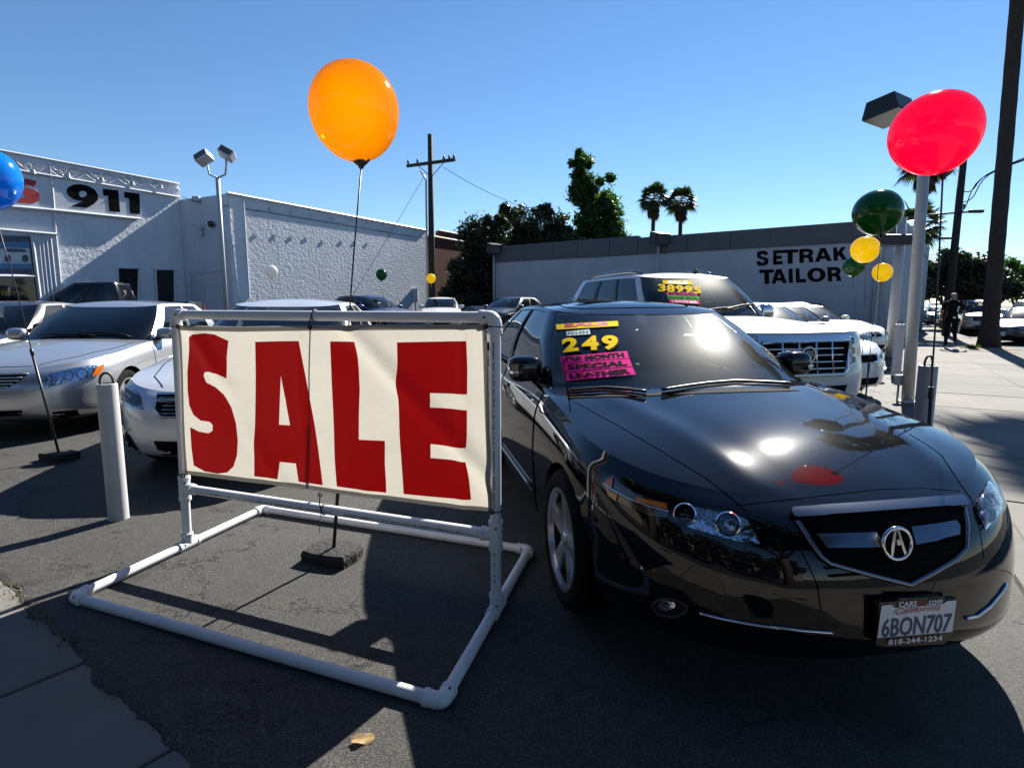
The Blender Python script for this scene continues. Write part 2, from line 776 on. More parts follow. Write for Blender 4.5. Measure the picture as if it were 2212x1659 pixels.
    wmb = lambda x: 1.0
    nb = int(10 * res) + 5
    nsb = int(24 * res) + 6
    LB = half_loop(bt['xcf'], bt['xf'], bt['xcr'], bt['xr'], bt['w'], bt['pf'], bt['pr'], nb, nsb)
    LT = half_loop(tp['xcf'], tp['xf'], tp['xcr'], tp['xr'], tp['w'], tp['pf'], tp['pr'], nb, nsb)
    nB = len(LB)
    nS = int(8 * res) + 4
    zb, zt = bt['z'], tp['z']
    bulge = tp.get('bulge', 0.03)
    band = {}
    for side in (1, -1):
        for j in range(nB):
            b = Vector((LB[j][0], LB[j][1], zb(LB[j][0])))
            t = Vector((LT[j][0], LT[j][1], zt(LT[j][0])))
            if j in (0, nB - 1):
                b.y = t.y = 0
            nrm = Vector((b.x - (bt['xcf'] if j <= nb else (bt['xcr'] if j >= nb + nsb else b.x)), b.y, 0.25))
            nrm = nrm.normalized()
            for i in range(nS + 1):
                s = i / nS
                p = b.lerp(t, s) + nrm * bulge * math.sin(math.pi * s) ** 1.0
                if j in (0, nB - 1):
                    p.y = 0
                band[(side, j, i)] = Vector((p.x, side * p.y, p.z))
    jA = int(round(nb * sp['a_pillar'][0])), nb + int(round(nsb * sp['a_pillar'][1]))
    jC = nb + int(round(nsb * sp['c_pillar'][0])), nB - 1 - int(round(nb * sp['c_pillar'][1]))
    wins = [(nb + int(round(nsb * a)), nb + int(round(nsb * b))) for a, b in sp['windows']]
    i1 = nS - 1
    i0 = 0

    def band_mesh(cells, inset=0.0):
        mb = MB()
        vid = {}
        for (side, j, i) in cells:
            f = []
            for key in ((side, j, i), (side, j + 1, i), (side, j + 1, i + 1), (side, j, i + 1)):
                k = key if key[1] not in (0, nB - 1) else (1, key[1], key[2])
                if k not in vid:
                    vid[k] = len(mb.v)
                    p = band[k]
                    q = Vector((p.x * 0 + (p.x), p.y, p.z))
                    if inset:
                        ctr = Vector((min(max(p.x, tp['xr'] + .5), tp['xf'] - .5), 0, p.z - 0.3))
                        q = q + (ctr - q).normalized() * inset
                    mb.v.append(tuple(q))
                f.append(vid[k])
            mb.f.append(tuple(f) if side > 0 else tuple(f[::-1]))
        return mb
    cells = {}
    for side in (1, -1):
        for j in range(nB - 1):
            for i in range(nS):
                kind = 'frame'
                if j < jA[0] and i < nS:
                    kind = 'windshield'
                elif j >= jC[1] and i < i1 and sp.get('rear_glass', True):
                    kind = 'rear_window'
                else:
                    for k, (a, b) in enumerate(wins):
                        if a <= j < b and i0 <= i < i1:
                            kind = ('w', side, k)
                cells.setdefault(kind, []).append((side, j, i))
    glass_front = sp.get('glass_front', GLASS_CLEAR)
    glass_side = sp.get('glass_side', GLASS_SIDE)
    band_mesh(cells['frame']).build('window_frame', P, root, smooth=True, angle=50)
    ws = band_mesh(cells['windshield'], 0.004).build('windshield', glass_front, root, smooth=True)
    c.windshield = ws
    if 'rear_window' in cells:
        band_mesh(cells['rear_window'], 0.004).build('rear_window', glass_side, root, smooth=True)
    for k in cells:
        if isinstance(k, tuple):
            g = glass_side if k[2] == 0 else sp.get('glass_rear', glass_side)
            band_mesh(cells[k], 0.006).build('side_window', g, root, smooth=True)
    # pillars between the panes, black
    if sp.get('pillar_trim', True):
        for side in (1, -1):
            for (a, b), (a2, b2) in zip(wins[:-1], wins[1:]):
                mb = MB()
                rows = []
                for i in range(i0, i1 + 1):
                    rows.append([band[(side, j, i)] + Vector((0, side * 0.004, 0.001)) for j in range(b, a2 + 1)])
                if a2 > b:
                    mb.grid(rows).build('door_pillar', BLACK_TRIM, root, smooth=True)
            # belt strip
            mb = MB().tube([band[(side, j, 0)] + Vector((0, side * 0.006, 0.012)) for j in range(jA[0] + 1, jC[0] + 1)],
                           0.010, 6)
            mb.build('belt_moulding', sp.get('belt_mat', BLACK_TRIM), root, smooth=True)
    # roof
    mb = MB()
    rows = []
    nr = int(8 * res) + 4
    order = [(1, j) for j in range(nB)] + [(-1, j) for j in range(nB - 2, 0, -1)]
    for k in range(nr + 1):
        r = 1 - k / nr
        row = []
        for side, j in order:
            e = band[(side, j, nS)]
            sx = min(max(e.x, tp['xr'] + tp.get('spine', 0.45)), tp['xf'] - tp.get('spine', 0.45))
            row.append((sx + (e.x - sx) * r, e.y * r, zt(sx + (e.x - sx) * r) + tp['crown'] * (1 - r * r)))
        row.append(row[0])
        rows.append(row)
    roof_rows = rows
    roof = mb.grid(rows)
    bmr = bmesh.new()
    rv = [bmr.verts.new(v) for v in roof.v]
    for f in roof.f:
        try:
            bmr.faces.new([rv[i] for i in f])
        except ValueError:
            pass
    bmesh.ops.remove_doubles(bmr, verts=bmr.verts[:], dist=0.0005)
    bmr.verts.index_update()
    roof_v = [v.co.copy() for v in bmr.verts]
    roof_f = [tuple(v.index for v in f.verts) for f in bmr.faces]
    bmr.free()
    mesh_obj('roof', roof_v, roof_f, P, root, smooth=True)
    # ---- objects of the lower body
    mesh_obj('body', pts, body_f, P, root, smooth=True, angle=48)
    hood.build('hood', P, root, smooth=True)
    deck.build('trunk_lid', P, root, smooth=True)
    for side in (1, -1):
        for di in range(len(doors)):
            fs = [f for f, w in fl if w == (side, di)]
            if not fs:
                continue
            used = sorted(set(k for f in fs for k in f))
            mp = {k: n for n, k in enumerate(used)}
            d = mesh_obj('door', [pts[k] for k in used], [tuple(mp[k] for k in f) for f in fs], P, root, smooth=True)
            xa, xb = doors[di]
            hx = xb + 0.17
            zz = zs(hx) - 0.105
            yy = sp['levels'][-1][3] * wm(hx) + sp.get('handle_out', 0.04)
            MB().box((hx, side * yy, zz), (0.20, 0.035, 0.028), bev=0.012).build('handle', sp.get('handle_mat', P), d, smooth=True)
            # shut line: rim of the door
            for xe in (xa, xb):
                jn = min(range(na, na + ns + 1), key=lambda j: abs(cols[j][nl // 2][0] - xe))
                ln = [Vector((cols[jn][i][0], side * (cols[jn][i][1] + 0.001), cols[jn][i][2])) for i in range(dz0 * nv, nl)]
                MB().tube(ln, 0.004, 5, cap=False).build('door_gap', GAP, d)
    # underside and wheel wells
    MB().box(((sp['wheels_x'][0] + sp['wheels_x'][1]) / 2, 0, 0.24),
             (sp['levels'][0][1] - sp['levels'][0][2] - 0.3, sp['levels'][0][3] * 1.5, 0.10)).build('underbody', GAP, root)
    for wx in wheels:
        for side in (1, -1):
            mb = MB()
            rows = []
            yo = sp['levels'][2][3] * wm(wx) - 0.012
            for k in range(17):
                a = math.pi * (k / 16 * 1.3 - 0.15)
                q = (wx + R * math.cos(a) * 1.0, wz + R * math.sin(a))
                rows.append([(q[0], side * yo, q[1]), (q[0], side * (yo - 0.34), q[1]), (wx, side * (yo - 0.34), wz)])
            mb.grid(rows).build('wheel_well', GAP, root)
    # lid below the glass
    mb = MB()
    rows = []
    x = sp['cowl'][0] + 0.12
    xe = sp['deck'][0] - 0.12
    for k in range(9):
        xx = x + (xe - x) * k / 8
        rows.append([(xx, -bt['w'] + 0.02, zs(xx) - 0.035), (xx, 0, zs(xx) - 0.05), (xx, bt['w'] - 0.02, zs(xx) - 0.035)])
    mb.grid(rows).build('cabin_floor', INTERIOR, root)
    # ---- collision surface for details laid onto the car
    V, Fc = [], []

    def acc(vs, fs):
        o = len(V)
        V.extend([Vector(v) for v in vs])
        Fc.extend([tuple(i + o for i in f) for f in fs])
    acc(pts, [f for f, w in fl])
    acc(hood.v, hood.f)
    acc(deck.v, deck.f)
    acc(roof_v, roof_f)
    for k in cells:
        m = band_mesh(cells[k])
        acc(m.v, m.f)
    c.bvh = BVHTree.FromPolygons(V, Fc)

    def cast(x, y):
        o = c.inv @ EYE
        d = (c.inv.to_3x3() @ ray(x, y)).normalized()
        h = c.bvh.ray_cast(o, d)
        if h[0] is None:
            q = c.bvh.find_nearest(o + d * c.last)
            p, n = q[0], q[1]
        else:
            p, n = h[0], h[1]
            c.last = h[3]
        if n.dot(d) > 0:
            n = -n
        return c.M @ p, c.M.to_3x3() @ n
    c.last = 3.0
    c.cast = cast

    def lcast(dirn, origin):
        """local caster: (a, z) -> point on the car; dirn 'front', 'side+', 'side-' or an angle for corners"""
        def fn(a, z):
            if dirn == 'front':
                o, d = Vector((4, a, z)), Vector((-1, 0, 0))
            elif dirn == 'rear':
                o, d = Vector((-8, a, z)), Vector((1, 0, 0))
            elif dirn == 'top':
                o, d = Vector((a, z, 4)), Vector((0, 0, -1))
            else:
                s = 1 if dirn == 'side+' else -1
                o, d = Vector((a, s * 3, z)), Vector((0, -s, 0))
            h = c.bvh.ray_cast(o, d)
            if h[0] is None:
                h = c.bvh.find_nearest(o + d * (origin))
            n = h[1]
            if n.dot(d) > 0:
                n = -n
            return h[0], n
        return fn
    c.lcast = lcast
    # ---- wheels
    c.wheels = []
    tyre_me = rim_me = hub_me = None
    tr = sp['wheel_r']
    rr = sp.get('rim_r', tr * 0.70)
    tw = sp.get('tyre_w', 0.225)
    for wx in wheels:
        for side in (1, -1):
            yw = sp['levels'][2][3] * wm(wx) - sp.get('wheel_in', 0.015) - tw / 2
            M = Matrix.Translation((wx, side * yw, tr)) @ Matrix.Rotation(side * -math.pi / 2, 4, 'X')
            if tyre_me is None:
                mb = MB()
                h = tw / 2
                mb.lathe([(rr - 0.01, -h * .8), (rr + .01, -h), (tr - 0.035, -h), (tr - 0.012, -h * .86), (tr, -h * .6), (tr, h * .6),
                          (tr - 0.012, h * .86), (tr - 0.035, h), (rr + .012, h), (rr - 0.008, h * .86)], 40)
                tyre = mb.build('tyre', RUBBER, None, smooth=True, angle=60)
                mb = MB()
                n5 = sp.get('spokes', 5)
                mb.lathe([(rr - 0.005, h * .90), (rr - 0.004, h * 0.95), (rr - 0.022, h * 0.93), (rr - 0.026, h * 0.72)], 40)
                mb.lathe([(0.0, h * .84), (0.03, h * .83), (0.034, h * .78), (0.06, h * .76), (0.07, h * .5), (0.07, 0)], 20)
                sw = sp.get('spoke_w', 0.075)
                for k in range(n5):
                    Rk = Matrix.Rotation(2 * math.pi * (k // 2 if sp.get('twin') else k) / (n5 // 2 if sp.get('twin') else n5) + 0.3 + ((0.17 if k % 2 else -0.17) if sp.get('twin') else 0), 4, 'Z')
                    r0, r1 = 0.045, rr - 0.02
                    zi, zo, zd = h * .74, h * .84, h * .30
                    wi, wo = sw * 0.75, sw * 1.15
                    v = [(r0, -wi / 2, zi), (r0, wi / 2, zi), (r1, wo / 2, zo), (r1, -wo / 2, zo),
                         (r0, -wi / 2 - .012, zd), (r0, wi / 2 + .012, zd), (r1, wo / 2 + .012, zd), (r1, -wo / 2 - .012, zd)]
                    mb.add(v, [(0, 1, 2, 3), (0, 4, 5, 1), (1, 5, 6, 2), (2, 6, 7, 3), (3, 7, 4, 0)], Rk)
                rim = mb.build('rim', sp.get('rim_mat', RIM_MAT), None, smooth=True, angle=35)
                mb = MB()
                mb.lathe([(0.0, h * .18), (rr * .62, h * .18), (rr * .62, -h * .1), (0.0, -h * .1)], 24)
                mb.lathe([(rr * .62, -h * .3), (rr - 0.03, -h * .32), (rr - 0.024, h * .74)], 32)
                hub = mb.build('wheel', principled('brake disc', (0.008, 0.008, 0.008), 0.7, spec=0.2), root, smooth=True, angle=30)
                hub.matrix_local = M
                tyre.parent = hub
                rim.parent = hub
                tyre_me, rim_me, hub_me = tyre, rim, hub
            else:
                hub = hub_me.copy()
                COL.objects.link(hub)
                hub.matrix_local = M
                for ch in (tyre_me, rim_me):
                    q = ch.copy()
                    COL.objects.link(q)
                    q.parent = hub
            c.wheels.append(hub)
    # ---- door mirrors
    if sp.get('mirrors', True):
        mx, my, mz = sp['mirror']
        mm = sp.get('mirror_mat', P)
        for side in (1, -1):
            mb = MB()
            bm = bmesh.new()
            bmesh.ops.create_uvsphere(bm, u_segments=20, v_segments=12, radius=1.0)
            sx, sy, sz = sp.get('mirror_s', (0.075, 0.115, 0.078))
            for v in bm.verts:
                q = v.co
                e = 0.62
                v.co = Vector((math.copysign(abs(q.x) ** e, q.x) * sx, math.copysign(abs(q.y) ** e, q.y) * sy,
                               math.copysign(abs(q.z) ** e, q.z) * sz))
                if v.co.x < -sx * 0.55:
                    v.co.x = -sx * 0.55
            bm.verts.index_update()
            mb.add([v.co for v in bm.verts], [[v.index for v in f.verts] for f in bm.faces],
                   Matrix.Translation((mx, side * (my + sy), mz)))
            bm.free()
            d = mb.build('door_mirror', mm, root, smooth=True, angle=50)
            MB().tube([(mx + .01, side * (my - 0.10), mz - 0.075), (mx, side * (my + 0.05), mz - 0.055)], 0.028, 8).build(
                'mirror_arm', BLACK_TRIM, d, smooth=True)
            MB().box((mx - sx * .56, side * (my + sy), mz), (0.006, sy * 1.7, sz * 1.6), bev=0.002).build('mirror_glass', CHROME, d)
    # ---- seats, wheel, dashboard
    if sp.get('interior', True):
        sm = sp.get('seat_mat', INTERIOR)
        zb0 = zs(sp['cowl'][0] - 1.0)
        for side in (1, -1):
            for q, xs in enumerate(sp['seats']):
                o = MB().box((xs, side * 0.36, zb0 + 0.0), (0.13, 0.46, 0.46), bev=0.05)
                s = o.build('seat', sm, root, smooth=True)
                MB().box((xs - 0.02, side * 0.36, zb0 + 0.28), (0.09, 0.25, 0.16), bev=0.035).build('headrest', sm, s, smooth=True)
        mb = MB()
        dx = sp['cowl'][0] - 0.02
        rows = []
        for k in range(9):
            t = k / 8
            rows.append([(dx - 0.05 - 0.62 * t - 0.30 * abs(b) ** 2 * (1 - t), b * (bt['w'] - 0.06), zs(dx) + sp.get('dash_dz', 0.03) + 0.035 * math.sin(t * 2.2) - 0.2 * max(t - .85, 0))
                         for b in [q / 6 for q in range(-6, 7)]])
        mb.grid(rows).build('dashboard', sp.get('dash_mat', DASH), root, smooth=True)
        ctr = Vector((dx - 0.80, 0.36, zb0 + 0.04))
        Mw = Matrix.Translation(ctr) @ Matrix.Rotation(RAD(-62), 4, 'Y')
        mb = MB().tube([(0.185 * math.cos(a), 0.185 * math.sin(a), 0) for a in [2 * math.pi * k / 28 for k in range(28)]], 0.016, 8, M=Mw, closed=True)
        mb.tube([(-0.17, 0, 0), (0, 0, -0.02), (0.17, 0, 0)], 0.02, 6, M=Mw)
        mb.tube([(0, 0, -0.02), (0, -0.17, 0)], 0.02, 6, M=Mw)
        mb.build('steering_wheel', INTERIOR, root, smooth=True)
    return c


def front_details(c, hl, grille, intake=None, slats=4, slat_mat=None, fog=None, plate=None, frame_mat=None, lamp=None):
    """far cars: lamps and grille laid on from the front; polygons in (y, z) for the left half"""
    root = c.root
    fc = c.lcast('front', 3.0)
    for s in (1, -1):
        vs, fs = poly_mesh([(s * y, z) for y, z in hl])
        h = decal('headlight', fc, vs, fs, lamp or LAMP_CHROME, root, 0.006, step=0.06)
        decal('lens', fc, vs, fs, LAMP_GLASS, h, 0.016, step=0.06)
    if grille:
        poly = grille + [(-y, z) for y, z in grille[::-1]]
        vs, fs = poly_mesh(poly)
        g = decal('grille', fc, vs, fs, MESH_BLACK, root, 0.006, step=0.08)
        ring = [fc(*p)[0] + fc(*p)[1] * 0.012 for p in poly]
        MB().tube(ring, 0.012, 6, closed=True).build('grille_frame', frame_mat or CHROME, g, smooth=True)
        z0, z1 = min(p[1] for p in grille), max(p[1] for p in grille)
        for k in range(slats):
            z = z0 + (z1 - z0) * (k + 1) / (slats + 1)
            yy = max(p[0] for p in grille) * (0.92 if k >= slats / 2 else 0.80)
            ln = [fc(yy * q / 5, z) for q in range(-5, 6)]
            MB().tube([p + n * 0.014 for p, n in ln], 0.008, 6).build('grille_slat', slat_mat or CHROME, g, smooth=True)
    if intake:
        for poly in intake:
            vs, fs = poly_mesh(poly)
            decal('intake', fc, vs, fs, MESH_BLACK, root, 0.005, step=0.08)
    if plate:
        z = plate
        p, n = fc(0, z)
        b = MB().box((p.x + 0.012, 0, z), (0.012, 0.31, 0.155), bev=0.003).build('number_plate', PLATE_WHITE, root)


def gap_line(c, pts, name='panel_gap', r=0.004, mat=None, caster='top'):
    fc = c.lcast(caster, 3.0)
    out = []
    for i in range(len(pts) - 1):
        for k in range(8):
            t = k / 8
            out.append((pts[i][0] + (pts[i + 1][0] - pts[i][0]) * t, pts[i][1] + (pts[i + 1][1] - pts[i][1]) * t))
    out.append(pts[-1])
    P = [fc(*q)[0] for q in out]
    return MB().tube(P, r, 5, cap=False).build(name, mat or GAP, c.root)


def wiper(c, base, tip):
    """base, tip in local top view (x, y)"""
    fc = c.lcast('top', 1.0)
    P = []
    for k in range(9):
        t = k / 8
        p, n = fc(base[0] + (tip[0] - base[0]) * t, base[1] + (tip[1] - base[1]) * t)
        P.append(p + n * 0.022)
    w = MB().tube(P, [0.012 - 0.006 * k / 8 for k in range(9)], 6).build('wiper', BLACK_TRIM, c.root, smooth=True)
    Q = [p - Vector((0, 0, 0.012)) for p in P[2:]]
    MB().tube(Q, 0.006, 4).build('wiper_blade', RUBBER, w)
    return w
# ------------------------------------------------------------------ ground
def asphalt_mat():
    m = bpy.data.materials.new('worn asphalt')
    m.use_nodes = True
    n = m.node_tree
    p = n.nodes['Principled BSDF']
    p.inputs['Roughness'].default_value = 0.8
    p.inputs['Specular IOR Level'].default_value = 0.35
    tc = n.nodes.new('ShaderNodeTexCoord')
    V = tc.outputs['Object']

    def noise(scale, detail=6, rough=0.6):
        t = n.nodes.new('ShaderNodeTexNoise')
        t.inputs['Scale'].default_value = scale
        t.inputs['Detail'].default_value = detail
        t.inputs['Roughness'].default_value = rough
        link(n, V, t.inputs['Vector'])
        return t

    def ramp(sock, stops):
        r = n.nodes.new('ShaderNodeValToRGB')
        r.color_ramp.elements[0].position, r.color_ramp.elements[0].color = stops[0][0], (*stops[0][1], 1)
        r.color_ramp.elements[1].position, r.color_ramp.elements[1].color = stops[-1][0], (*stops[-1][1], 1)
        for s in stops[1:-1]:
            e = r.color_ramp.elements.new(s[0])
            e.color = (*s[1], 1)
        link(n, sock, r.inputs[0])
        return r.outputs[0]

    def mix(kind, fac, a, b):
        x = n.nodes.new('ShaderNodeMix')
        x.data_type = 'RGBA'
        x.blend_type = kind
        x.inputs[0].default_value = fac if not hasattr(fac, 'node') else 1
        if hasattr(fac, 'node'):
            link(n, fac, x.inputs[0])
        link(n, a, x.inputs[6])
        link(n, b, x.inputs[7])
        return x.outputs[2]
    grain = noise(110, 4, 0.75)
    v1 = n.nodes.new('ShaderNodeTexVoronoi')
    v1.inputs['Scale'].default_value = 150
    link(n, V, v1.inputs['Vector'])
    base = ramp(grain.outputs['Fac'], [(0.32, (0.012, 0.012, 0.012)), (0.52, (0.046, 0.045, 0.043)), (0.70, (0.13, 0.127, 0.12))])
    stone = ramp(v1.outputs['Color'], [(0.2, (0.55, 0.55, 0.55)), (0.9, (1.35, 1.34, 1.3))])
    c = mix('MULTIPLY', 0.8, base, stone)
    big = ramp(noise(0.7, 5).outputs['Fac'], [(0.3, (0.78, 0.78, 0.78)), (0.7, (1.2, 1.19, 1.17))])
    c = mix('MULTIPLY', 1.0, c, big)
    spots = ramp(noise(1.9, 3, 0.45).outputs['Fac'], [(0.30, (0.45, 0.44, 0.43)), (0.37, (1, 1, 1))])     # old oil spots
    c = mix('MULTIPLY', 0.8, c, spots)
    worn = ramp(noise(14, 7, 0.75).outputs['Fac'], [(0.35, (0.78, 0.78, 0.78)), (0.65, (1.18, 1.17, 1.15))])
    c = mix('MULTIPLY', 1.0, c, worn)
    # cracks
    wob = noise(3.0, 6, 0.7)
    mx = n.nodes.new('ShaderNodeVectorMath')
    mx.operation = 'SCALE'
    mx.inputs['Scale'].default_value = 0.9
    link(n, wob.outputs['Color'], mx.inputs[0])
    ad = n.nodes.new('ShaderNodeVectorMath')
    link(n, V, ad.inputs[0])
    link(n, mx.outputs[0], ad.inputs[1])
    vor = n.nodes.new('ShaderNodeTexVoronoi')
    vor.feature = 'DISTANCE_TO_EDGE'
    vor.inputs['Scale'].default_value = 1.15
    link(n, ad.outputs[0], vor.inputs['Vector'])
    msk = noise(1.3, 3)
    addm = n.nodes.new('ShaderNodeMath')
    addm.operation = 'MULTIPLY_ADD'
    addm.inputs[1].default_value = 0.16
    addm.inputs[2].default_value = -0.066
    link(n, msk.outputs['Fac'], addm.inputs[0])
    sub = n.nodes.new('ShaderNodeMath')
    sub.operation = 'SUBTRACT'
    link(n, vor.outputs['Distance'], sub.inputs[0])
    link(n, addm.outputs[0], sub.inputs[1])
    ck = n.nodes.new('ShaderNodeMapRange')
    ck.inputs['From Min'].default_value = -0.004
    ck.inputs['From Max'].default_value = 0.006
    vor2 = ck
    ck.inputs['From Max'].default_value = 0.011
    link(n, vor.outputs['Distance'], ck.inputs['Value'])
    mk = n.nodes.new('ShaderNodeMapRange')
    mk.inputs['From Min'].default_value = 0.46
    mk.inputs['From Max'].default_value = 0.50
    mk.inputs['To Min'].default_value = 1.0
    mk.inputs['To Max'].default_value = 0.0
    link(n, msk.outputs['Fac'], mk.inputs['Value'])
    mxx = n.nodes.new('ShaderNodeMath')
    mxx.operation = 'MAXIMUM'
    link(n, ck.outputs[0], mxx.inputs[0])
    link(n, mk.outputs[0], mxx.inputs[1])
    crack = ramp(mxx.outputs[0], [(0.0, (0.10, 0.10, 0.10)), (1.0, (1, 1, 1))])
    c = mix('MULTIPLY', 1.0, c, crack)
    link(n, c, p.inputs['Base Color'])
    b1 = n.nodes.new('ShaderNodeBump')
    b1.inputs['Strength'].default_value = 0.85
    b1.inputs['Distance'].default_value = 0.006
    link(n, grain.outputs['Fac'], b1.inputs['Height'])
    b2 = n.nodes.new('ShaderNodeBump')
    b2.inputs['Strength'].default_value = 0.9
    b2.inputs['Distance'].default_value = 0.012
    link(n, mxx.outputs[0], b2.inputs['Height'])
    link(n, b1.outputs[0], b2.inputs['Normal'])
    link(n, b2.outputs[0], p.inputs['Normal'])
    return m


def concrete(name, col, amount=0.16):
    m = principled(name, col, 0.9, spec=0.2, noise=(2.2, amount, 9), bump=(90, 0.35, 0.003))
    return m


ASPHALT = asphalt_mat()
CONCRETE = concrete('sidewalk concrete', (0.165, 0.158, 0.142))
CONCRETE_B = concrete('sidewalk concrete darker', (0.145, 0.139, 0.126))
KERB_MAT = concrete('kerb concrete', (0.15, 0.145, 0.133))
ROAD_MAT = principled('street asphalt', (0.045, 0.045, 0.045), 0.85, spec=0.2, noise=(1.2, 0.2), bump=(120, 0.4, 0.004))

structure(MB().add([(-900, -900, -0.14), (900, -900, -0.14), (900, 900, -0.14), (-900, 900, -0.14)], [(0, 1, 2, 3)]).build('ground', ROAD_MAT))

S0 = ground(1990, 870)
S1 = ground(2200, 1220)
SU = (S0 - S1).normalized()                       # along the right sidewalk, away from the camera
SN = Vector((SU.y, -SU.x, 0))                     # towards the street on the right
L0 = ground(0, 1225)
L1 = ground(450, 1640)
LU = (L1 - L0).normalized()                       # along the front sidewalk, towards the right
LN = Vector((LU.y, -LU.x, 0))                     # towards the street behind the camera
# corner of the lot
t = (Vector((S1.x - L0.x, S1.y - L0.y, 0)).cross(SU)).z / LU.cross(SU).z
CORNER = L0 + LU * t
SW = 3.1


def lot_point(a, b, z=0.0):
    """a along the right sidewalk, b along its normal towards the street"""
    p = CORNER + SU * a + SN * b
    return Vector((p.x, p.y, z))


def sstep(t):
    t = min(max(t, 0), 1)
    return t * t * (3 - 2 * t)


def lot_z(x, y):
    """the back of the lot rises gently away from both sidewalks"""
    b = -(Vector((x, y, 0)) - CORNER).dot(SN)
    return 0.30 * sstep((y - 10.5) / 10.0) * sstep((b - 6.0) / 6.0)


rows = []
far = 75.0
for i in range(61):
    a = -2.9 + (far + 2.9) * (i / 60) ** 1.6
    row_ = []
    for j in range(61):
        b = SW - (SW + 62) * (j / 60) ** 1.4
        q = CORNER + SU * a + SN * b
        row_.append((q.x, q.y, lot_z(q.x, q.y)))
    rows.append(row_)
# keep the street edge of the front sidewalk straight
for row_ in rows[:1]:
    for j, p in enumerate(row_):
        q = Vector(p)
        d = (q - CORNER).dot(LN)
        q = q + LN * (2.9 - d)
        row_[j] = (q.x, q.y, 0.0)
structure(MB().grid(rows).build('car_lot_asphalt', ASPHALT, smooth=True))

rnd = random.Random(4)
# right sidewalk: two rows of slabs
walk = thing('sidewalk', '', '', (0, 0, 0))
for k in ('label', 'category'):
    del walk[k]
structure(walk)


def slab(name, p, ua, ub, la, lb, mat, parent, top=0.006, thick=0.1, gap=0.007):
    a0, a1 = p + ua * gap + ub * gap, p + ua * (la - gap) + ub * gap
    a2, a3 = p + ua * (la - gap) + ub * (lb - gap), p + ua * gap + ub * (lb - gap)
    e = 0.008
    t = rnd.uniform(-0.002, 0.002)
    ctr = (a0 + a1 + a2 + a3) / 4
    lo = [(q.x, q.y, top - thick) for q in (a0, a1, a2, a3)]
    mid = [(q.x, q.y, top - e) for q in (a0, a1, a2, a3)]
    hi = []
    for q in (a0, a1, a2, a3):
        d = (ctr - q).normalized() * e * 1.4
        hi.append((q.x + d.x, q.y + d.y, top + t))
    vs = lo + mid + hi
    fs = [(8, 9, 10, 11)]
    for k in range(4):
        k2 = (k + 1) % 4
        fs += [(k, k2, 4 + k2, 4 + k), (4 + k, 4 + k2, 8 + k2, 8 + k)]
    return mesh_obj(name, vs, fs, mat, parent)


for k in range(-1, 30):
    for r, (b0, bl) in enumerate(((0.10, 1.5), (1.6, 1.5))):
        slab('slab', lot_point(k * 1.55, b0), SU, SN, 1.55, bl, CONCRETE if rnd.random() < .7 else CONCRETE_B, walk)
# front sidewalk: slabs 0.75 long
for k in range(-2, 22):
    o = CORNER - LU * (k * 0.76 + 0.35) + LN * 0.03
    for r in range(2):
        slab('slab', o + LN * (r * 1.35), -LU, LN, 0.76, 1.35, CONCRETE if rnd.random() < .6 else CONCRETE_B, walk)
# kerb of the street on the right
kerb = thing('kerb', '', '', (0, 0, 0))
for k in ('label', 'category'):
    del kerb[k]
structure(kerb)
for k in range(0, 24):
    a = lot_point(k * 3.0 - 2, SW + 0.003)
    MB().prism([(q.x, q.y) for q in (a, a + SU * 2.992, a + SU * 2.992 + SN * 0.15, a + SN * 0.15)], -0.2, 0.008).build(
        'kerb_stone', KERB_MAT, kerb)
# low concrete strip between the lot and the right sidewalk
strip = MB()
rows = []
r2 = random.Random(9)
for k in range(150):
    a = k * 0.4 - 0.6
    j = r2.uniform(-0.012, 0.012)
    rows.append([lot_point(a, -0.06 + j, 0.0), lot_point(a, -0.05 + j, 0.022 + j * .4), lot_point(a, 0.085, 0.024), lot_point(a, 0.095, 0.001)])
strip.grid(rows)
structure(strip.build('edge_strip', KERB_MAT))

# rough lip of asphalt over the front sidewalk
lip = MB()
rows = []
for k in range(420):
    q = CORNER - LU * (k * 0.03 - 0.3)
    j = 0.02 + 0.018 * math.sin(k * .23) + 0.012 * math.sin(k * .71 + 1) + r2.uniform(-0.012, 0.012)
    rows.append([q - LN * 0.25 + Vector((0, 0, 0.002)), q + LN * 0.0 + Vector((0, 0, 0.013)), q + LN * (0.02 + j) + Vector((0, 0, 0.011)),
                 q + LN * (0.035 + j) + Vector((0, 0, 0.004))])
lip.grid(rows)
structure(lip.build('asphalt_lip', ASPHALT, smooth=True))

# dry grass and weeds in that joint: nobody could count the blades
DRY = leaf_mat('dry weeds', (0.16, 0.12, 0.05), 0.3)
weeds = MB()
for k in range(420):
    if r2.random() < 0.5:
        q = CORNER - LU * r2.uniform(-0.2, 6.5) + LN * r2.gauss(0.045, 0.02)
    else:
        q = CORNER - LU * r2.gauss(4.0, 0.35) + LN * r2.gauss(0.045, 0.02)
    h = r2.uniform(0.008, 0.03)
    a = r2.uniform(0, 6.28)
    d = Vector((math.cos(a), math.sin(a), 0))
    lean = Vector((r2.uniform(-1, 1), r2.uniform(-1, 1), 0)) * 0.02
    z = Vector((0, 0, 0.008))
    weeds.add([q + z - d * .0025, q + z + d * .0025, q + z + lean + Vector((0, 0, h))], [(0, 1, 2)])
w = weeds.build('weeds', DRY)
w['kind'] = 'stuff'
w['label'] = 'dry weeds growing along the joint between asphalt and front sidewalk'

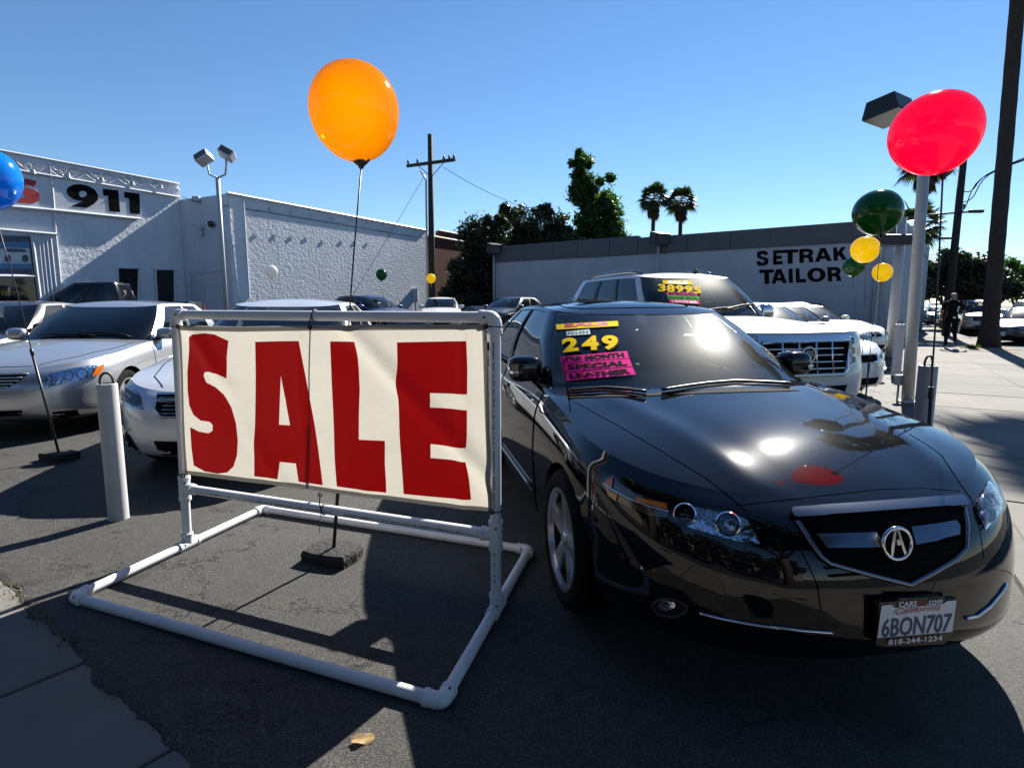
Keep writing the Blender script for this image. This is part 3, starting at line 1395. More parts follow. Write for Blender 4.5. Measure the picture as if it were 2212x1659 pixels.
# dead leaf on the asphalt
lp = ground(785, 1602)
leaf = MB()
rows = []
for i in range(7):
    t = i / 6
    wv = 0.028 * math.sin(math.pi * min(max(t, .03), .97)) ** .7 * (1 + 0.25 * math.sin(9 * t))
    x = -0.05 + 0.10 * t
    rows.append([(x, -wv, 0.010 + 0.012 * math.sin(7 * t)), (x, -wv * .4, 0.016), (x, 0, 0.010), (x, wv * .5, 0.018), (x, wv, 0.028 - 0.01 * t)])
leaf.grid(rows)
lo = leaf.build('dead_leaf', leaf_mat('dead leaf', (0.36, 0.24, 0.10), 0.25, 0.1), smooth=True)
lo.location = lp
lo.rotation_euler = (0, 0, 0.3)
lo.scale = (0.75, 0.75, 0.75)
tag(lo, 'curled tan dead leaf lying on the sunlit asphalt in front of the sale sign', 'leaf')
# ------------------------------------------------------------------ black sedan in front
BLACK_PAINT = principled('paint black', (0.004, 0.004, 0.006), 0.22, metal=0.0, coat=1.0, coat_rough=0.028, spec=0.002, noise=(3, 0.05))


def ac_adj(x, y, z):
    # flared arches and a crease along the flank
    y2 = y
    for wx in (0.0, -2.74):
        g = math.exp(-((x - wx) / 0.42) ** 2) * math.exp(-((z - 0.52) / 0.22) ** 2)
        y2 += 0.004 * g * (1 if y > 0.5 else 0)
    return (x, y2, z)


def ac_feat(x, y):
    yr = 0.40 + (0.62 - 0.40) * min(max((0.75 - x) / 1.2, 0), 1)
    d = (y - yr) / 0.07
    return 0.008 * math.exp(-d * d) - 0.002 * math.exp(-((y - yr + 0.14) / 0.08) ** 2)


ac_zs = pchip([0.80, 0.6, 0.3, 0, -0.55, -1.5, -2.6, -3.3, -3.8], [0.73, 0.765, 0.815, 0.855, 0.92, 0.955, 0.99, 1.01, 0.985])
ac = dict(paint=BLACK_PAINT, xcf=0.05, xcr=-3.2, wheels_x=(0.0, -2.74), wheel_r=0.325, rim_r=0.240, arch_r=0.352, spokes=5,
          spoke_w=0.072, tyre_w=0.235, wheel_in=-0.022,
          levels=[(0.17, 0.76, -3.68, 0.80, 2.6, 3.5), (0.245, 0.965, -3.80, 0.885, 2.5, 3.5), (0.42, 0.995, -3.84, 0.905, 2.4, 3.5),
                  (0.58, 0.965, -3.84, 0.917, 2.35, 3.5), (pchip([0.95, 0, -1, -3.84], [0.675, 0.76, 0.82, 0.86]), 0.895, -3.82, 0.905, 2.3, 3.5),
                  (ac_zs, 0.80, -3.74, 0.855, 2.35, 3.5)],
          hood_z=pchip([0.80, 0.7, 0.4, 0.0, -0.40, -0.75], [0.73, 0.772, 0.86, 0.925, 0.975, 0.985]), hood_feat=ac_feat, adj=ac_adj,
          deck_z=pchip([-3.8, -3.6, -3.0], [0.985, 1.05, 1.08]), cowl=(-0.36, -0.74), deck=(-3.2, -3.0),
          belt=dict(xf=-0.40, xcf=-0.86, xcr=-2.9, xr=-3.25, w=0.815, pf=2.7, pr=2.6,
                    z=pchip([-0.40, -0.6, -0.9, -1.5, -2.6, -3.3], [0.962, 0.922, 0.925, 0.955, 0.985, 1.04])),
          roof=dict(xf=-1.20, xcf=-1.52, xcr=-2.45, xr=-2.75, w=0.60, pf=3.0, pr=3.0, crown=0.045, bulge=0.03,
                    z=pchip([-1.20, -1.5, -1.95, -2.4, -2.75], [1.335, 1.37, 1.39, 1.375, 1.33])),
          a_pillar=(0.80, 0.0), c_pillar=(0.92, 0.75), windows=[(0.03, 0.47), (0.52, 0.90)], doors=[(-0.62, -1.70), (-1.70, -2.52)],
          mirror=(-0.92, 0.80, 1.02), mirror_s=(0.085, 0.10, 0.078), seats=(-1.75,), seat_mat=SEAT_GREY, dash_dz=0.05,
          glass_side=GLASS_SIDE, belt_mat=BLACK_TRIM)
ac['seats'] = (-1.62, -2.55)
HEAD = RAD(10.6)
AC = build_car(ac, 'parked_sedan', 'glossy black sedan with yellow 249 price stickers on its windshield beside the sale sign',
               (1.127, 2.797, 0), -(math.pi / 2 - HEAD), res=1.6)

# ---- details, laid onto the body where the photo shows them
v6 = view(1200, 740, 2000, 2212)
v7 = view(1800, 1100, 2595, 2198)
v8 = view(1250, 1100, 2000, 2074)
CA = AC.cast
RA = AC.root
IA = AC.inv


def px_poly(v, pts):
    return poly_mesh([v(*p) for p in pts])


def px_tube(name, v, pts, r, mat, parent=RA, off=0.004, n=6, seg=8, cast=None, inv=None):
    P = path_px(cast or CA, [v(*p) for p in pts], inv or IA, off, n)
    return MB().tube(P, r, seg).build(name, mat, parent, smooth=True)


def ell(cx, cy, rx, ry, n=28, rot=0.0):
    return [(cx + rx * math.cos(a) * math.cos(rot) - ry * math.sin(a) * math.sin(rot),
             cy + rx * math.cos(a) * math.sin(rot) + ry * math.sin(a) * math.cos(rot)) for a in [2 * math.pi * k / n for k in range(n)]]


# grille
gp = [(590, 600), (1000, 575), (1400, 545), (1765, 515), (1790, 660), (1785, 820), (1700, 885), (1550, 970), (1385, 1060), (1100, 985), (830, 908), (760, 840), (680, 730)]
g = decal('grille', CA, *px_poly(v7, gp), MESH_BLACK, RA, 0.004, IA, step=14)
tb = [(565, 540), (1000, 510), (1400, 480), (1740, 452), (1765, 468), (1780, 500), (1770, 516), (1400, 546), (1000, 576), (600, 600), (572, 588), (560, 560)]
decal('grille_bar', CA, *px_poly(v7, tb), SATIN, g, 0.022, IA, step=12, thick=-0.018)
px_tube('grille_frame', v7, [(604, 612), (700, 760), (770, 860), (830, 905), (1100, 980), (1385, 1052), (1550, 965), (1700, 878), (1775, 805), (1785, 660), (1768, 530)],
        0.0085, SATIN, g, 0.008, 4)
for pl in ([(720, 712), (900, 708), (1130, 702), (1190, 797), (1000, 800), (795, 800)], [(1372, 668), (1550, 645), (1680, 622), (1705, 650), (1703, 712), (1550, 750), (1400, 780)]):
    b = decal('cross_bar', CA, *px_poly(v7, pl), SATIN, g, 0.026, IA, step=12, thick=-0.02)
for k in range(7):
    yy = 640 + k * 55
    x0_, x1_ = 640 + k * 32, 1775 - max(0, k - 3) * 70
    px_tube('grille_rib', v7, [(x0_, yy + 22), (x1_, yy - 50 + k * 3)], 0.004, MESH_BLACK, g, 0.006, 8, 5)
# round emblem with caliper-like letter
ec, en = CA(*v7(1303, 765))
fwd = (AC.M.to_3x3() @ Vector((1, 0, 0.12))).normalized()
eplane = on_plane(ec + fwd * 0.034, fwd)
em = decal('emblem', eplane, *poly_mesh([v7(*p) for p in ell(1303, 765, 100, 112)]), MESH_BLACK, RA, 0.0, IA)
MB().tube(path_px(eplane, [v7(*p) for p in ell(1303, 765, 98, 110)], IA, 0.003), 0.0065, 8, closed=True).build('emblem_ring', CHROME, em, smooth=True)
for pl in ([(1283, 660), (1300, 662), (1283, 800), (1272, 862), (1262, 850), (1262, 790)], [(1300, 662), (1318, 670), (1355, 790), (1375, 845), (1362, 862), (1340, 800)],
           [(1300, 735), (1322, 735), (1330, 770), (1318, 778), (1302, 770)]):
    decal('emblem_letter', eplane, *px_poly(v7, pl), CHROME, em, 0.004, IA, thick=-0.005)
# headlights
DARK_LAMP = principled('dark lamp housing', (0.03, 0.035, 0.05), 0.25, metal=0.6)
hp = [(1265, 545), (1275, 515), (1300, 497), (1400, 512), (1500, 530), (1640, 562), (1770, 592), (1825, 680), (1872, 772), (1700, 748), (1560, 708), (1400, 662), (1290, 615), (1270, 580)]
h = decal('headlight', CA, *px_poly(v8, hp), LAMP_CHROME, RA, 0.003, IA, step=10)
LENS = principled('projector lens', (0.01, 0.012, 0.02), 0.03, coat=1.0)
for (cx, cy, rr, mm) in ((1345, 563, 62, LENS), (1645, 632, 66, LAMP_CHROME)):
    p, n = CA(*v8(cx, cy))
    rad = rr * 0.31 * (p - EYE).length / F
    d = (EYE - p)
    d = (n * 0.7 + d.normalized() * 0.5).normalized()
    Mq = IA @ (Matrix.Translation(p) @ d.to_track_quat('Z', 'Y').to_matrix().to_4x4())
    MB().lathe([(rad * 1.18, 0.0), (rad * 1.2, 0.012), (rad * 1.05, 0.018), (rad, 0.008)], 28, Mq).build('lamp_ring', CHROME, h, smooth=True, angle=40)
    MB().lathe([(rad, 0.004), (rad * .85, 0.010), (rad * .6, 0.015), (rad * .3, 0.018), (0.0005, 0.019)], 28, Mq).build('projector', mm, h, smooth=True)
decal('lens', CA, *px_poly(v8, hp), LAMP_GLASS, h, 0.020, IA, step=10)
SMOKE = principled('smoked amber housing', (0.035, 0.012, 0.006), 0.15, coat=1.0, coat_rough=0.03)
ap = [(785, 345), (795, 300), (850, 285), (900, 350), (1000, 415), (1120, 455), (1225, 478), (1228, 585), (1100, 570), (950, 510), (830, 440), (795, 395)]
a = decal('side_marker', CA, *px_poly(v8, ap), SMOKE, RA, 0.004, IA, step=10)
for pl in ([(805, 385), (880, 425), (870, 470), (812, 430)], [(1005, 440), (1110, 465), (1222, 488), (1222, 530), (1120, 500), (1010, 470)], [(800, 330), (850, 300), (840, 380), (800, 360)]):
    decal('amber_reflector', CA, *px_poly(v8, pl), AMBER, a, 0.009, IA, step=10)
px_tube('chrome_line', v8, [(788, 350), (860, 395), (950, 448), (1100, 508), (1235, 546)], 0.0028, CHROME, a, 0.010, 5)
rh = [(1862, 505), (1900, 420), (1948, 330), (1975, 350), (2005, 390), (2042, 465), (2040, 525), (1985, 600), (1925, 672), (1900, 620), (1878, 575)]
h = decal('headlight', CA, *px_poly(v7, rh), LAMP_CHROME, RA, 0.003, IA, step=8)
for (cx, cy, rr) in ((1935, 470, 40), (1940, 570, 38)):
    p, n = CA(*v7(cx, cy))
    MB().tube(path_px(CA, [v7(*q) for q in ell(cx, cy, rr, rr * 1.3)], IA, 0.008), 0.004, 6, closed=True).build('lamp_ring', CHROME, h, smooth=True)
decal('lens', CA, *px_poly(v7, rh), LAMP_GLASS, h, 0.016, IA, step=8)
# fog lamps and lower chrome strips
f = decal('fog_lamp', CA, *poly_mesh([v8(*p) for p in ell(1245, 1212, 118, 62, rot=0.08)]), LENS, RA, 0.006, IA, step=8)
MB().tube(path_px(CA, [v8(*p) for p in ell(1245, 1212, 118, 62, rot=0.08)], IA, 0.008), 0.005, 6, closed=True).build('fog_ring', BLACK_TRIM, f, smooth=True)
decal('fog_reflector', CA, *poly_mesh([v8(*p) for p in ell(1225, 1190, 60, 34)]), LAMP_CHROME, f, 0.012, IA, step=8)
px_tube('bumper_strip', v8, [(1450, 1252), (1600, 1290), (1800, 1328), (2000, 1356)], 0.0055, CHROME, RA, 0.004, 5)
px_tube('bumper_strip', v7, [(420, 1343), (640, 1372), (855, 1388)], 0.0055, CHROME, RA, 0.004, 5)
px_tube('bumper_strip', v7, [(1785, 1285), (1860, 1272), (1950, 1205), (2030, 1110), (2070, 1045)], 0.0055, CHROME, RA, 0.004, 5)
ik = [(1500, 1275), (1800, 1340), (2000, 1372), (2030, 1420), (1700, 1400), (1480, 1340)]
decal('intake', CA, *px_poly(v8, ik), MESH_BLACK, RA, 0.003, IA, step=14)
# shut lines
px_tube('hood_gap', v6, [(665, 748), (1000, 930), (1300, 1105), (1640, 1312), (1850, 1480), (1905, 1532)], 0.0035, GAP, RA, -0.0015, 6, 5)
px_tube('hood_gap', v7, [(1395, 0), (1520, 75), (1620, 150), (1740, 335), (1828, 455)], 0.0035, GAP, RA, -0.0015, 6, 5)
px_tube('bumper_gap', v7, [(1832, 460), (1870, 590), (1895, 720), (1915, 870)], 0.003, GAP, RA, -0.0015, 5, 5)
px_tube('bumper_gap', v7, [(525, 640), (600, 750), (700, 940), (750, 1060), (775, 1240)], 0.003, GAP, RA, -0.0015, 5, 5)
px_tube('hood_gap', v7, [(180, 500), (450, 470), (800, 430), (1200, 385), (1500, 380), (1750, 400)], 0.003, GAP, RA, -0.0015, 8, 5)
px_tube('sunroof_gap', v6, [(560, 78), (600, 92), (640, 108), (760, 118), (1100, 112), (1480, 108), (1500, 100), (1470, 92)], 0.003, GAP, RA, 0.001, 5, 5)
# wipers and cowl
for pts in ([(660, 718), (800, 706), (930, 700), (1080, 712), (1210, 728)], [(1320, 716), (1480, 690), (1640, 668), (1830, 652), (2050, 660), (2212, 668)]):
    w = px_tube('wiper', v6, pts, 0.008, BLACK_TRIM, RA, 0.024, 4)
    px_tube('wiper_blade', v6, [(p[0], p[1] + 10) for p in pts], 0.005, RUBBER, w, 0.012, 4)
cw = [(655, 745), (670, 722), (900, 712), (1200, 715), (1500, 694), (1800, 676), (2212, 672), (2290, 690), (2212, 694), (1800, 705), (1500, 716), (1200, 732), (900, 738)]
decal('cowl_panel', CA, *px_poly(v6, cw), MESH_BLACK, RA, 0.003, IA, step=14)
# number plate in its dealer frame
pc = AC.M @ Vector((1.022, 0.0, 0.36))
pn = (AC.M.to_3x3() @ Vector((1, 0, -0.03))).normalized()
pp = on_plane(pc, pn)
PLATE_BLACK = principled('dealer plate frame', (0.01, 0.01, 0.01), 0.3)
fr = decal('number_plate', pp, *px_poly(v7, [(1185, 1180), (1300, 1172), (1330, 1150), (1630, 1140), (1650, 1158), (1728, 1152), (1700, 1400), (1640, 1470), (1250, 1490), (1160, 1480)]), PLATE_BLACK, RA, 0.0, IA, thick=-0.02)
decal('plate_face', pp, *px_poly(v7, [(1195, 1197), (1262, 1190), (1290, 1212), (1620, 1190), (1655, 1165), (1720, 1160), (1690, 1380), (1165, 1424)]), PLATE_WHITE, fr, 0.003, IA)
text_decal('plate_text', pp, '6BON707', [v7(1190, 1420), v7(1670, 1377), v7(1690, 1247), v7(1205, 1288)], INK_BLUE, fr, 0.005, IA, bold=0.012)
text_decal('plate_text', pp, 'California', [v7(1285, 1258), v7(1600, 1222), v7(1600, 1182), v7(1285, 1214)], principled('plate script red', (0.35, 0.02, 0.02), 0.5), fr, 0.007, IA, shear=0.4)
FRAME_INK = principled('white frame print', (0.7, 0.7, 0.7), 0.5)
text_decal('plate_text', pp, 'CARS', [v7(1310, 1207), v7(1436, 1198), v7(1440, 1158), v7(1312, 1168)], FRAME_INK, fr, 0.006, IA, bold=0.03)
text_decal('plate_text', pp, '911', [v7(1440, 1198), v7(1500, 1194), v7(1503, 1157), v7(1443, 1161)], principled('red frame print', (0.25, 0.01, 0.01), 0.5), fr, 0.006, IA, bold=0.03)
text_decal('plate_text', pp, '.com', [v7(1507, 1192), v7(1616, 1186), v7(1616, 1152), v7(1508, 1158)], FRAME_INK, fr, 0.006, IA, bold=0.02)
text_decal('plate_text', pp, '818-244-1234', [v7(1237, 1470), v7(1613, 1437), v7(1616, 1400), v7(1240, 1432)], FRAME_INK, fr, 0.006, IA, bold=0.02)


# price stickers on the windshield
def sticker(cast, v, quad, mat, parent, inv, texts, off=0.005):
    q = [v(*p) for p in quad]
    s = decal('sticker', cast, *poly_mesh(q), mat, parent, off, inv, step=8)
    for body, tq, tm, bold in texts:
        text_decal('sticker_text', cast, body, [v(*p) for p in tq], tm, s, off + 0.0014, inv, bold=bold, step=7)
    return s


YELLOW = principled('yellow sticker', (0.85, 0.56, 0.004), 0.9, spec=0.05, noise=(20, 0.05))
PINK = principled('pink sticker', (0.80, 0.03, 0.27), 0.9, spec=0.05, noise=(20, 0.05))
STICK_BLACK = principled('black sticker', (0.006, 0.006, 0.006), 0.9, spec=0.05)
STICK_RED = principled('red sticker print', (0.45, 0.02, 0.015), 0.5)
STICK_WHITE = principled('pale label', (0.45, 0.55, 0.55), 0.5)
sticker(CA, v6, [(585, 268), (1015, 243), (1010, 208), (578, 232)], YELLOW, RA, IA, [('SALE', [(640, 253), (943, 238), (940, 212), (638, 226)], STICK_RED, 0.05)])
sticker(CA, v6, [(655, 313), (820, 300), (812, 266), (650, 282)], STICK_WHITE, RA, IA, [('P01494', [(666, 306), (808, 296), (804, 272), (662, 286)], INK_BLUE, 0.0)])
for body, q in (('2', [(630, 432), (738, 419), (730, 320), (617, 335)]), ('4', [(762, 419), (880, 412), (872, 312), (756, 319)]), ('9', [(905, 414), (1012, 410), (1012, 309), (893, 312)])):
    bq = [(q[0][0] - 14, q[0][1] + 14), (q[1][0] + 16, q[1][1] + 12), (q[2][0] + 16, q[2][1] - 10), (q[3][0] - 12, q[3][1] - 10)]
    s = text_decal('sticker', CA, body, [v6(q[0][0] + 6, q[0][1] + 5), v6(q[1][0] + 14, q[1][1] + 6), v6(q[2][0] + 14, q[2][1] + 2), v6(q[3][0] + 4, q[3][1] + 2)], STICK_BLACK, RA, 0.006, IA, bold=0.055, step=6)
    text_decal('sticker_text', CA, body, [v6(*p) for p in q], YELLOW, s, 0.0080, IA, bold=0.045, step=6)
for body, q in (('PER MONTH', [(620, 503), (1090, 468), (1075, 418), (607, 458)]), ('SPECIAL', [(632, 568), (1112, 525), (1092, 473), (622, 508)]), ('LEATHER', [(648, 627), (1138, 582), (1113, 530), (635, 575)])):
    m = quad_map(q)
    tq = [tuple(m(.07, .17)), tuple(m(.94, .17)), tuple(m(.94, .83)), tuple(m(.07, .83))]
    sticker(CA, v6, q, PINK, RA, IA, [(body, tq, STICK_BLACK, 0.045)])
# side moulding and turn signal on the mirror
for s in (1, -1):
    ln = []
    fc = AC.lcast('side+' if s > 0 else 'side-', 2.0)
    for k in range(13):
        p, n = fc(-0.62 - 1.9 * k / 12, 0.36)
        ln.append(p + n * 0.008)
    MB().tube(ln, 0.012, 6).build('side_moulding', BLACK_PAINT, RA, smooth=True)
    MB().box((-0.865, s * 0.945, 1.005), (0.05, 0.10, 0.03), bev=0.01).build('mirror_signal', CHROME, RA, smooth=True)
# ------------------------------------------------------------------ sale sign: plastic pipe frame
PVC = principled('white plastic pipe', (0.60, 0.61, 0.62), 0.38, noise=(7, 0.13, 9), bump=(35, 0.08, 0.004))
PVC_FIT = principled('white pipe fitting', (0.62, 0.63, 0.64), 0.35, noise=(6, 0.06))
PRINT = principled('grey pipe print', (0.10, 0.10, 0.11), 0.6)
TIE = principled('black cable tie', (0.008, 0.008, 0.008), 0.4)
PR = 0.0245
FL, FR, BR, BL = ground(160, 1290, PR), ground(955, 1515, PR), ground(1143, 1188, PR), ground(568, 1099, PR)
LT_, RT_ = ground(397, 1174, PR), ground(1073, 1312, PR)
# the posts stand on the side pipes
def on_seg(p, a, b):
    d = (b - a)
    return a + d * ((p - a).dot(d) / d.dot(d))
LT_, RT_ = on_seg(LT_, FL, BL), on_seg(RT_, FR, BR)
sign = thing('sign_frame', 'white plastic pipe stand of the sale sign on the asphalt', 'sign stand', ((FL + BR) / 2).to_tuple()[:2] + (0,))
Ms = mat_of(sign).inverted()
ZTOP, ZBAR = 1.345, 0.36
LTop, RTop = Vector((LT_.x + 0.03, LT_.y - .0, ZTOP)), Vector((RT_.x, RT_.y, ZTOP))
LBar, RBar = Vector((LT_.x, LT_.y, ZBAR + 0.005)).lerp(LTop, 0.0), Vector((RT_.x, RT_.y, ZBAR + 0.012))
LBar = LT_.lerp(LTop, (ZBAR - PR) / (ZTOP - PR))


def pipe(a, b, name='pipe', r=PR, mat=PVC):
    n = 8
    return MB().tube([Ms @ a.lerp(b, k / n) for k in range(n + 1)], r, 20).build(name, mat, sign, smooth=True, angle=50)


def elbow(p, a, b, r=0.0305, arm=0.068):
    """bend at p towards a and b"""
    da, db = (a - p).normalized(), (b - p).normalized()
    pts = [p + da * arm]
    for k in range(0, 9):
        t = k / 8
        q = (p + da * 0.035) * (1 - t) ** 2 + p * 2 * t * (1 - t) + (p + db * 0.035) * t * t
        pts.append(q)
    pts.append(p + db * arm)
    e = MB().tube([Ms @ q for q in pts], r, 18)
    o = e.build('elbow', PVC_FIT, sign, smooth=True, angle=50)
    for d in (da, db):
        MB().tube([Ms @ (p + d * (arm - 0.016)), Ms @ (p + d * (arm + 0.001))], r + 0.0025, 18).build('collar', PVC_FIT, o, smooth=True, angle=50)
    screw(o, p + da * (arm - 0.03), da)
    return o


def screw(o, p, axis, r=0.0305):
    d = (EYE - p)
    d = (d - axis * d.dot(axis)).normalized()
    q = p + d * r
    MB().tube([Ms @ (q - d * 0.004), Ms @ (q + d * 0.002)], 0.0055, 8).build('screw', TIE, o)


def tee(p, a1, a2, b, r=0.0305, arm=0.068):
    d1, d2, db = (a1 - p).normalized(), (a2 - p).normalized(), (b - p).normalized()
    e = MB().tube([Ms @ (p + d1 * arm), Ms @ p, Ms @ (p + d2 * arm)], r, 18)
    o = e.build('tee', PVC_FIT, sign, smooth=True, angle=50)
    MB().tube([Ms @ (p + db * 0.01), Ms @ (p + db * arm)], r - 0.0008, 18).build('tee_branch', PVC_FIT, o, smooth=True, angle=50)
    for d in (d1, d2, db):
        MB().tube([Ms @ (p + d * (arm - 0.016)), Ms @ (p + d * (arm + 0.001))], r + 0.0025, 18).build('collar', PVC_FIT, o, smooth=True, angle=50)
    screw(o, p + d1 * 0.04, d1)
    screw(o, p + db * 0.055, db)


for a, b in ((FL, FR), (FR, BR), (BR, BL), (BL, FL), (LT_, LTop), (RT_, RTop), (LTop, RTop), (LBar, RBar)):
    pipe(a, b)
elbow(FL, FR, BL)
elbow(FR, BR, FL)
elbow(BR, BL, FR)
elbow(BL, FL, BR)
elbow(LTop, RTop, LT_)
elbow(RTop, LTop, RT_)
tee(LT_, FL, BL, LTop)
tee(RT_, FR, BR, RTop)
tee(LBar, LTop, LT_, RBar)
tee(RBar, RTop, RT_, LBar)
# line of small print along the pipes (too fine to read)
rp = random.Random(3)


def print_line(a, b, side, t0, t1):
    ax = (b - a).normalized()
    L = (b - a).length
    n = (EYE - a.lerp(b, .5))
    n = (n - ax * n.dot(ax)).normalized()
    bb = ax.cross(n)
    n = (n * math.cos(side) + bb * math.sin(side)).normalized()
    bb = ax.cross(n)
    mb = MB()
    s = t0 * L
    while s < t1 * L:
        w = rp.uniform(0.003, 0.009)
        q = a + ax * s + n * (PR + 0.0006)
        h = 0.0035
        mb.add([Ms @ (q - bb * h), Ms @ (q + ax * w - bb * h), Ms @ (q + ax * w + bb * h), Ms @ (q + bb * h)], [(0, 1, 2, 3)])
        s += w + rp.choice((0.0025, 0.0025, 0.003, 0.014))
    o = mb.build('pipe_print', PRINT, sign)


print_line(LBar, RBar, 0.55, 0.06, 0.19)
print_line(LBar, RBar, 0.55, 0.24, 0.54)
print_line(LBar, RBar, 0.55, 0.58, 0.92)
print_line(RT_, RTop, -0.3, 0.10, 0.22)
print_line(RT_, RTop, -0.3, 0.36, 0.92)

# ------------------------------------------------------------------ banner
v1 = view(400, 760, 1400, 2212)
ax = (RTop - LTop)
ax.z = 0
BANN = Vector((-ax.y, ax.x, 0)).normalized()
if BANN.dot(EYE - LTop) < 0:
    BANN = -BANN
plane = on_plane(LTop.lerp(RTop, .5) + BANN * 0.030, BANN)
axn = ax.normalized()
c0 = plane(*v1(115, 142))[0]


def wrinkle(p):
    """small push of the cloth out of its plane"""
    s = (p - c0).dot(axn)
    z = p.z
    w = 0.020 * math.exp(-((s - 1.42) + (z - 1.02) * 1.1) ** 2 / 0.004) * (1 if z > .55 else 0)
    w += 0.022 * math.exp(-((s - 0.13) - (1.22 - z) * 0.75) ** 2 / 0.003) * max(0, 1 - (1.25 - z) / .45)
    w += 0.006 * math.sin(s * 5.3 + z * 2.0) + 0.004 * math.sin(s * 11 - z * 7)
    w += 0.007 * math.exp(-((s - .82) / .02) ** 2) * 0.7
    w += 0.010 * math.exp(-((s - 1.72) / .03) ** 2) + 0.012 * math.exp(-((s - .55) + (z - .62) * .8) ** 2 / .0025) * max(0, 1 - (z - .4) / .5) + 0.010 * math.exp(-((s - 1.2) - (z - .5) * .7) ** 2 / .002) * max(0, 1 - (z - .4) / .6)
    return w


def bcast(x, y):
    p, n = plane(x, y)
    return p + BANN * wrinkle(p), BANN


def cloth_mat(name, col, glow):
    m = bpy.data.materials.new(name)
    m.use_nodes = True
    n = m.node_tree
    p = n.nodes['Principled BSDF']
    p.inputs['Base Color'].default_value = (*col, 1)
    p.inputs['Roughness'].default_value = 0.45
    tl = n.nodes.new('ShaderNodeBsdfTranslucent')
    tl.inputs[0].default_value = (*glow, 1)
    mx = n.nodes.new('ShaderNodeMixShader')
    mx.inputs[0].default_value = 0.5
    tc = n.nodes.new('ShaderNodeTexCoord')
    t = n.nodes.new('ShaderNodeTexNoise')
    t.inputs['Scale'].default_value = 3.5
    t.inputs['Detail'].default_value = 7
    link(n, tc.outputs['Object'], t.inputs['Vector'])
    b = n.nodes.new('ShaderNodeBump')
    b.inputs['Strength'].default_value = 0.32
    b.inputs['Distance'].default_value = 0.05
    link(n, t.outputs['Fac'], b.inputs['Height'])
    link(n, b.outputs[0], p.inputs['Normal'])
    link(n, b.outputs[0], tl.inputs['Normal'])
    link(n, p.outputs[0], mx.inputs[1])
    link(n, tl.outputs[0], mx.inputs[2])
    link(n, mx.outputs[0], n.nodes['Material Output'].inputs['Surface'])
    return m


CLOTH = cloth_mat('white vinyl banner', (0.52, 0.50, 0.47), (0.40, 0.375, 0.32))
HEM = cloth_mat('hemmed banner edge', (0.48, 0.47, 0.46), (0.24, 0.23, 0.21))
RED_INK = cloth_mat('red banner ink', (0.58, 0.003, 0.005), (0.50, 0.002, 0.004))
edge = [(115, 142), (280, 148), (450, 151), (660, 149), (860, 144), (1130, 141), (1400, 139), (1640, 138), (1838, 138), (1850, 400), (1860, 700),
        (1868, 950), (1877, 1192), (1500, 1143), (1100, 1094), (700, 1044), (400, 1006), (157, 976), (145, 700), (132, 400)]
edge = [v1(*p) for p in edge]
vs, fs = poly_mesh(edge)
banner = thing('sale_banner', 'white vinyl banner with big red letters SALE tied to the pipe stand', 'banner', c0.to_tuple()[:2] + (0,))
Mb = mat_of(banner).inverted()
decal('cloth', bcast, vs, fs, CLOTH, banner, 0.0, Mb, step=8)
# hem: doubled strip round the edge
def hem(a, b, w0, n=14):
    rows = []
    for k in range(n + 1):
        t = k / n
        rows.append([bcast(a[0] + (b[0] - a[0]) * t + w0[0] * q, a[1] + (b[1] - a[1]) * t + w0[1] * q) for q in (0, .5, 1)])
    mb = MB().grid([[Mb @ (p + BANN * 0.0018) for p, n_ in r] for r in rows])
    mb.build('hem', HEM, banner, smooth=True)
hem(edge[0], edge[2], (0, 11))
hem(edge[2], edge[4], (0, 11))
hem(edge[4], edge[8], (0, 11))
hem(edge[17], edge[12], (0, -9), 20)
hem(edge[17], edge[0], (6, 0))
hem(edge[12], edge[8], (-9, 0))
S_ = [(180, 240), (186, 212), (215, 193), (265, 187), (320, 194), (398, 230), (389, 320), (390, 440), (345, 414), (295, 402), (270, 405), (265, 425),
      (280, 462), (330, 488), (375, 530), (412, 600), (437, 690), (449, 790), (447, 870), (430, 930), (395, 965), (340, 972), (270, 960), (210, 925),
      (200, 830), (194, 710), (240, 735), (292, 746), (312, 732), (313, 700), (298, 682), (250, 674), (212, 642), (188, 590), (176, 500), (172, 400), (178, 300)]
A_ = [(543, 236), (670, 232), (800, 230), (835, 420), (880, 700), (928, 1037), (785, 1020), (770, 918), (682, 908), (676, 1004), (545, 987), (544, 600)]
AH = [(692, 425), (720, 560), (743, 702), (682, 699)]
L_ = [(975, 232), (1118, 234), (1132, 400), (1138, 500), (1136, 640), (1137, 780), (1280, 787), (1285, 1078), (1010, 1042), (998, 900), (990, 700), (980, 480)]
E_ = [(1343, 238), (1730, 231), (1735, 380), (1735, 530), (1524, 523), (1530, 602), (1735, 618), (1737, 825), (1528, 808), (1530, 885), (1740, 902),
      (1757, 1120), (1382, 1085), (1368, 900), (1358, 700), (1355, 560), (1350, 400)]
for poly, holes in ((S_, ()), (A_, (AH,)), (L_, ()), (E_, ())):
    vs, fs = poly_mesh([v1(*p) for p in poly], [[v1(*p) for p in h] for h in holes])
    decal('letter', bcast, vs, fs, RED_INK, banner, 0.0045, Mb, step=8)
# eyelets and cable ties
def ring_pts(c, a, b, r, n=14):
    return [c + (a * math.cos(2 * math.pi * k / n) + b * math.sin(2 * math.pi * k / n)) * r for k in range(n)]


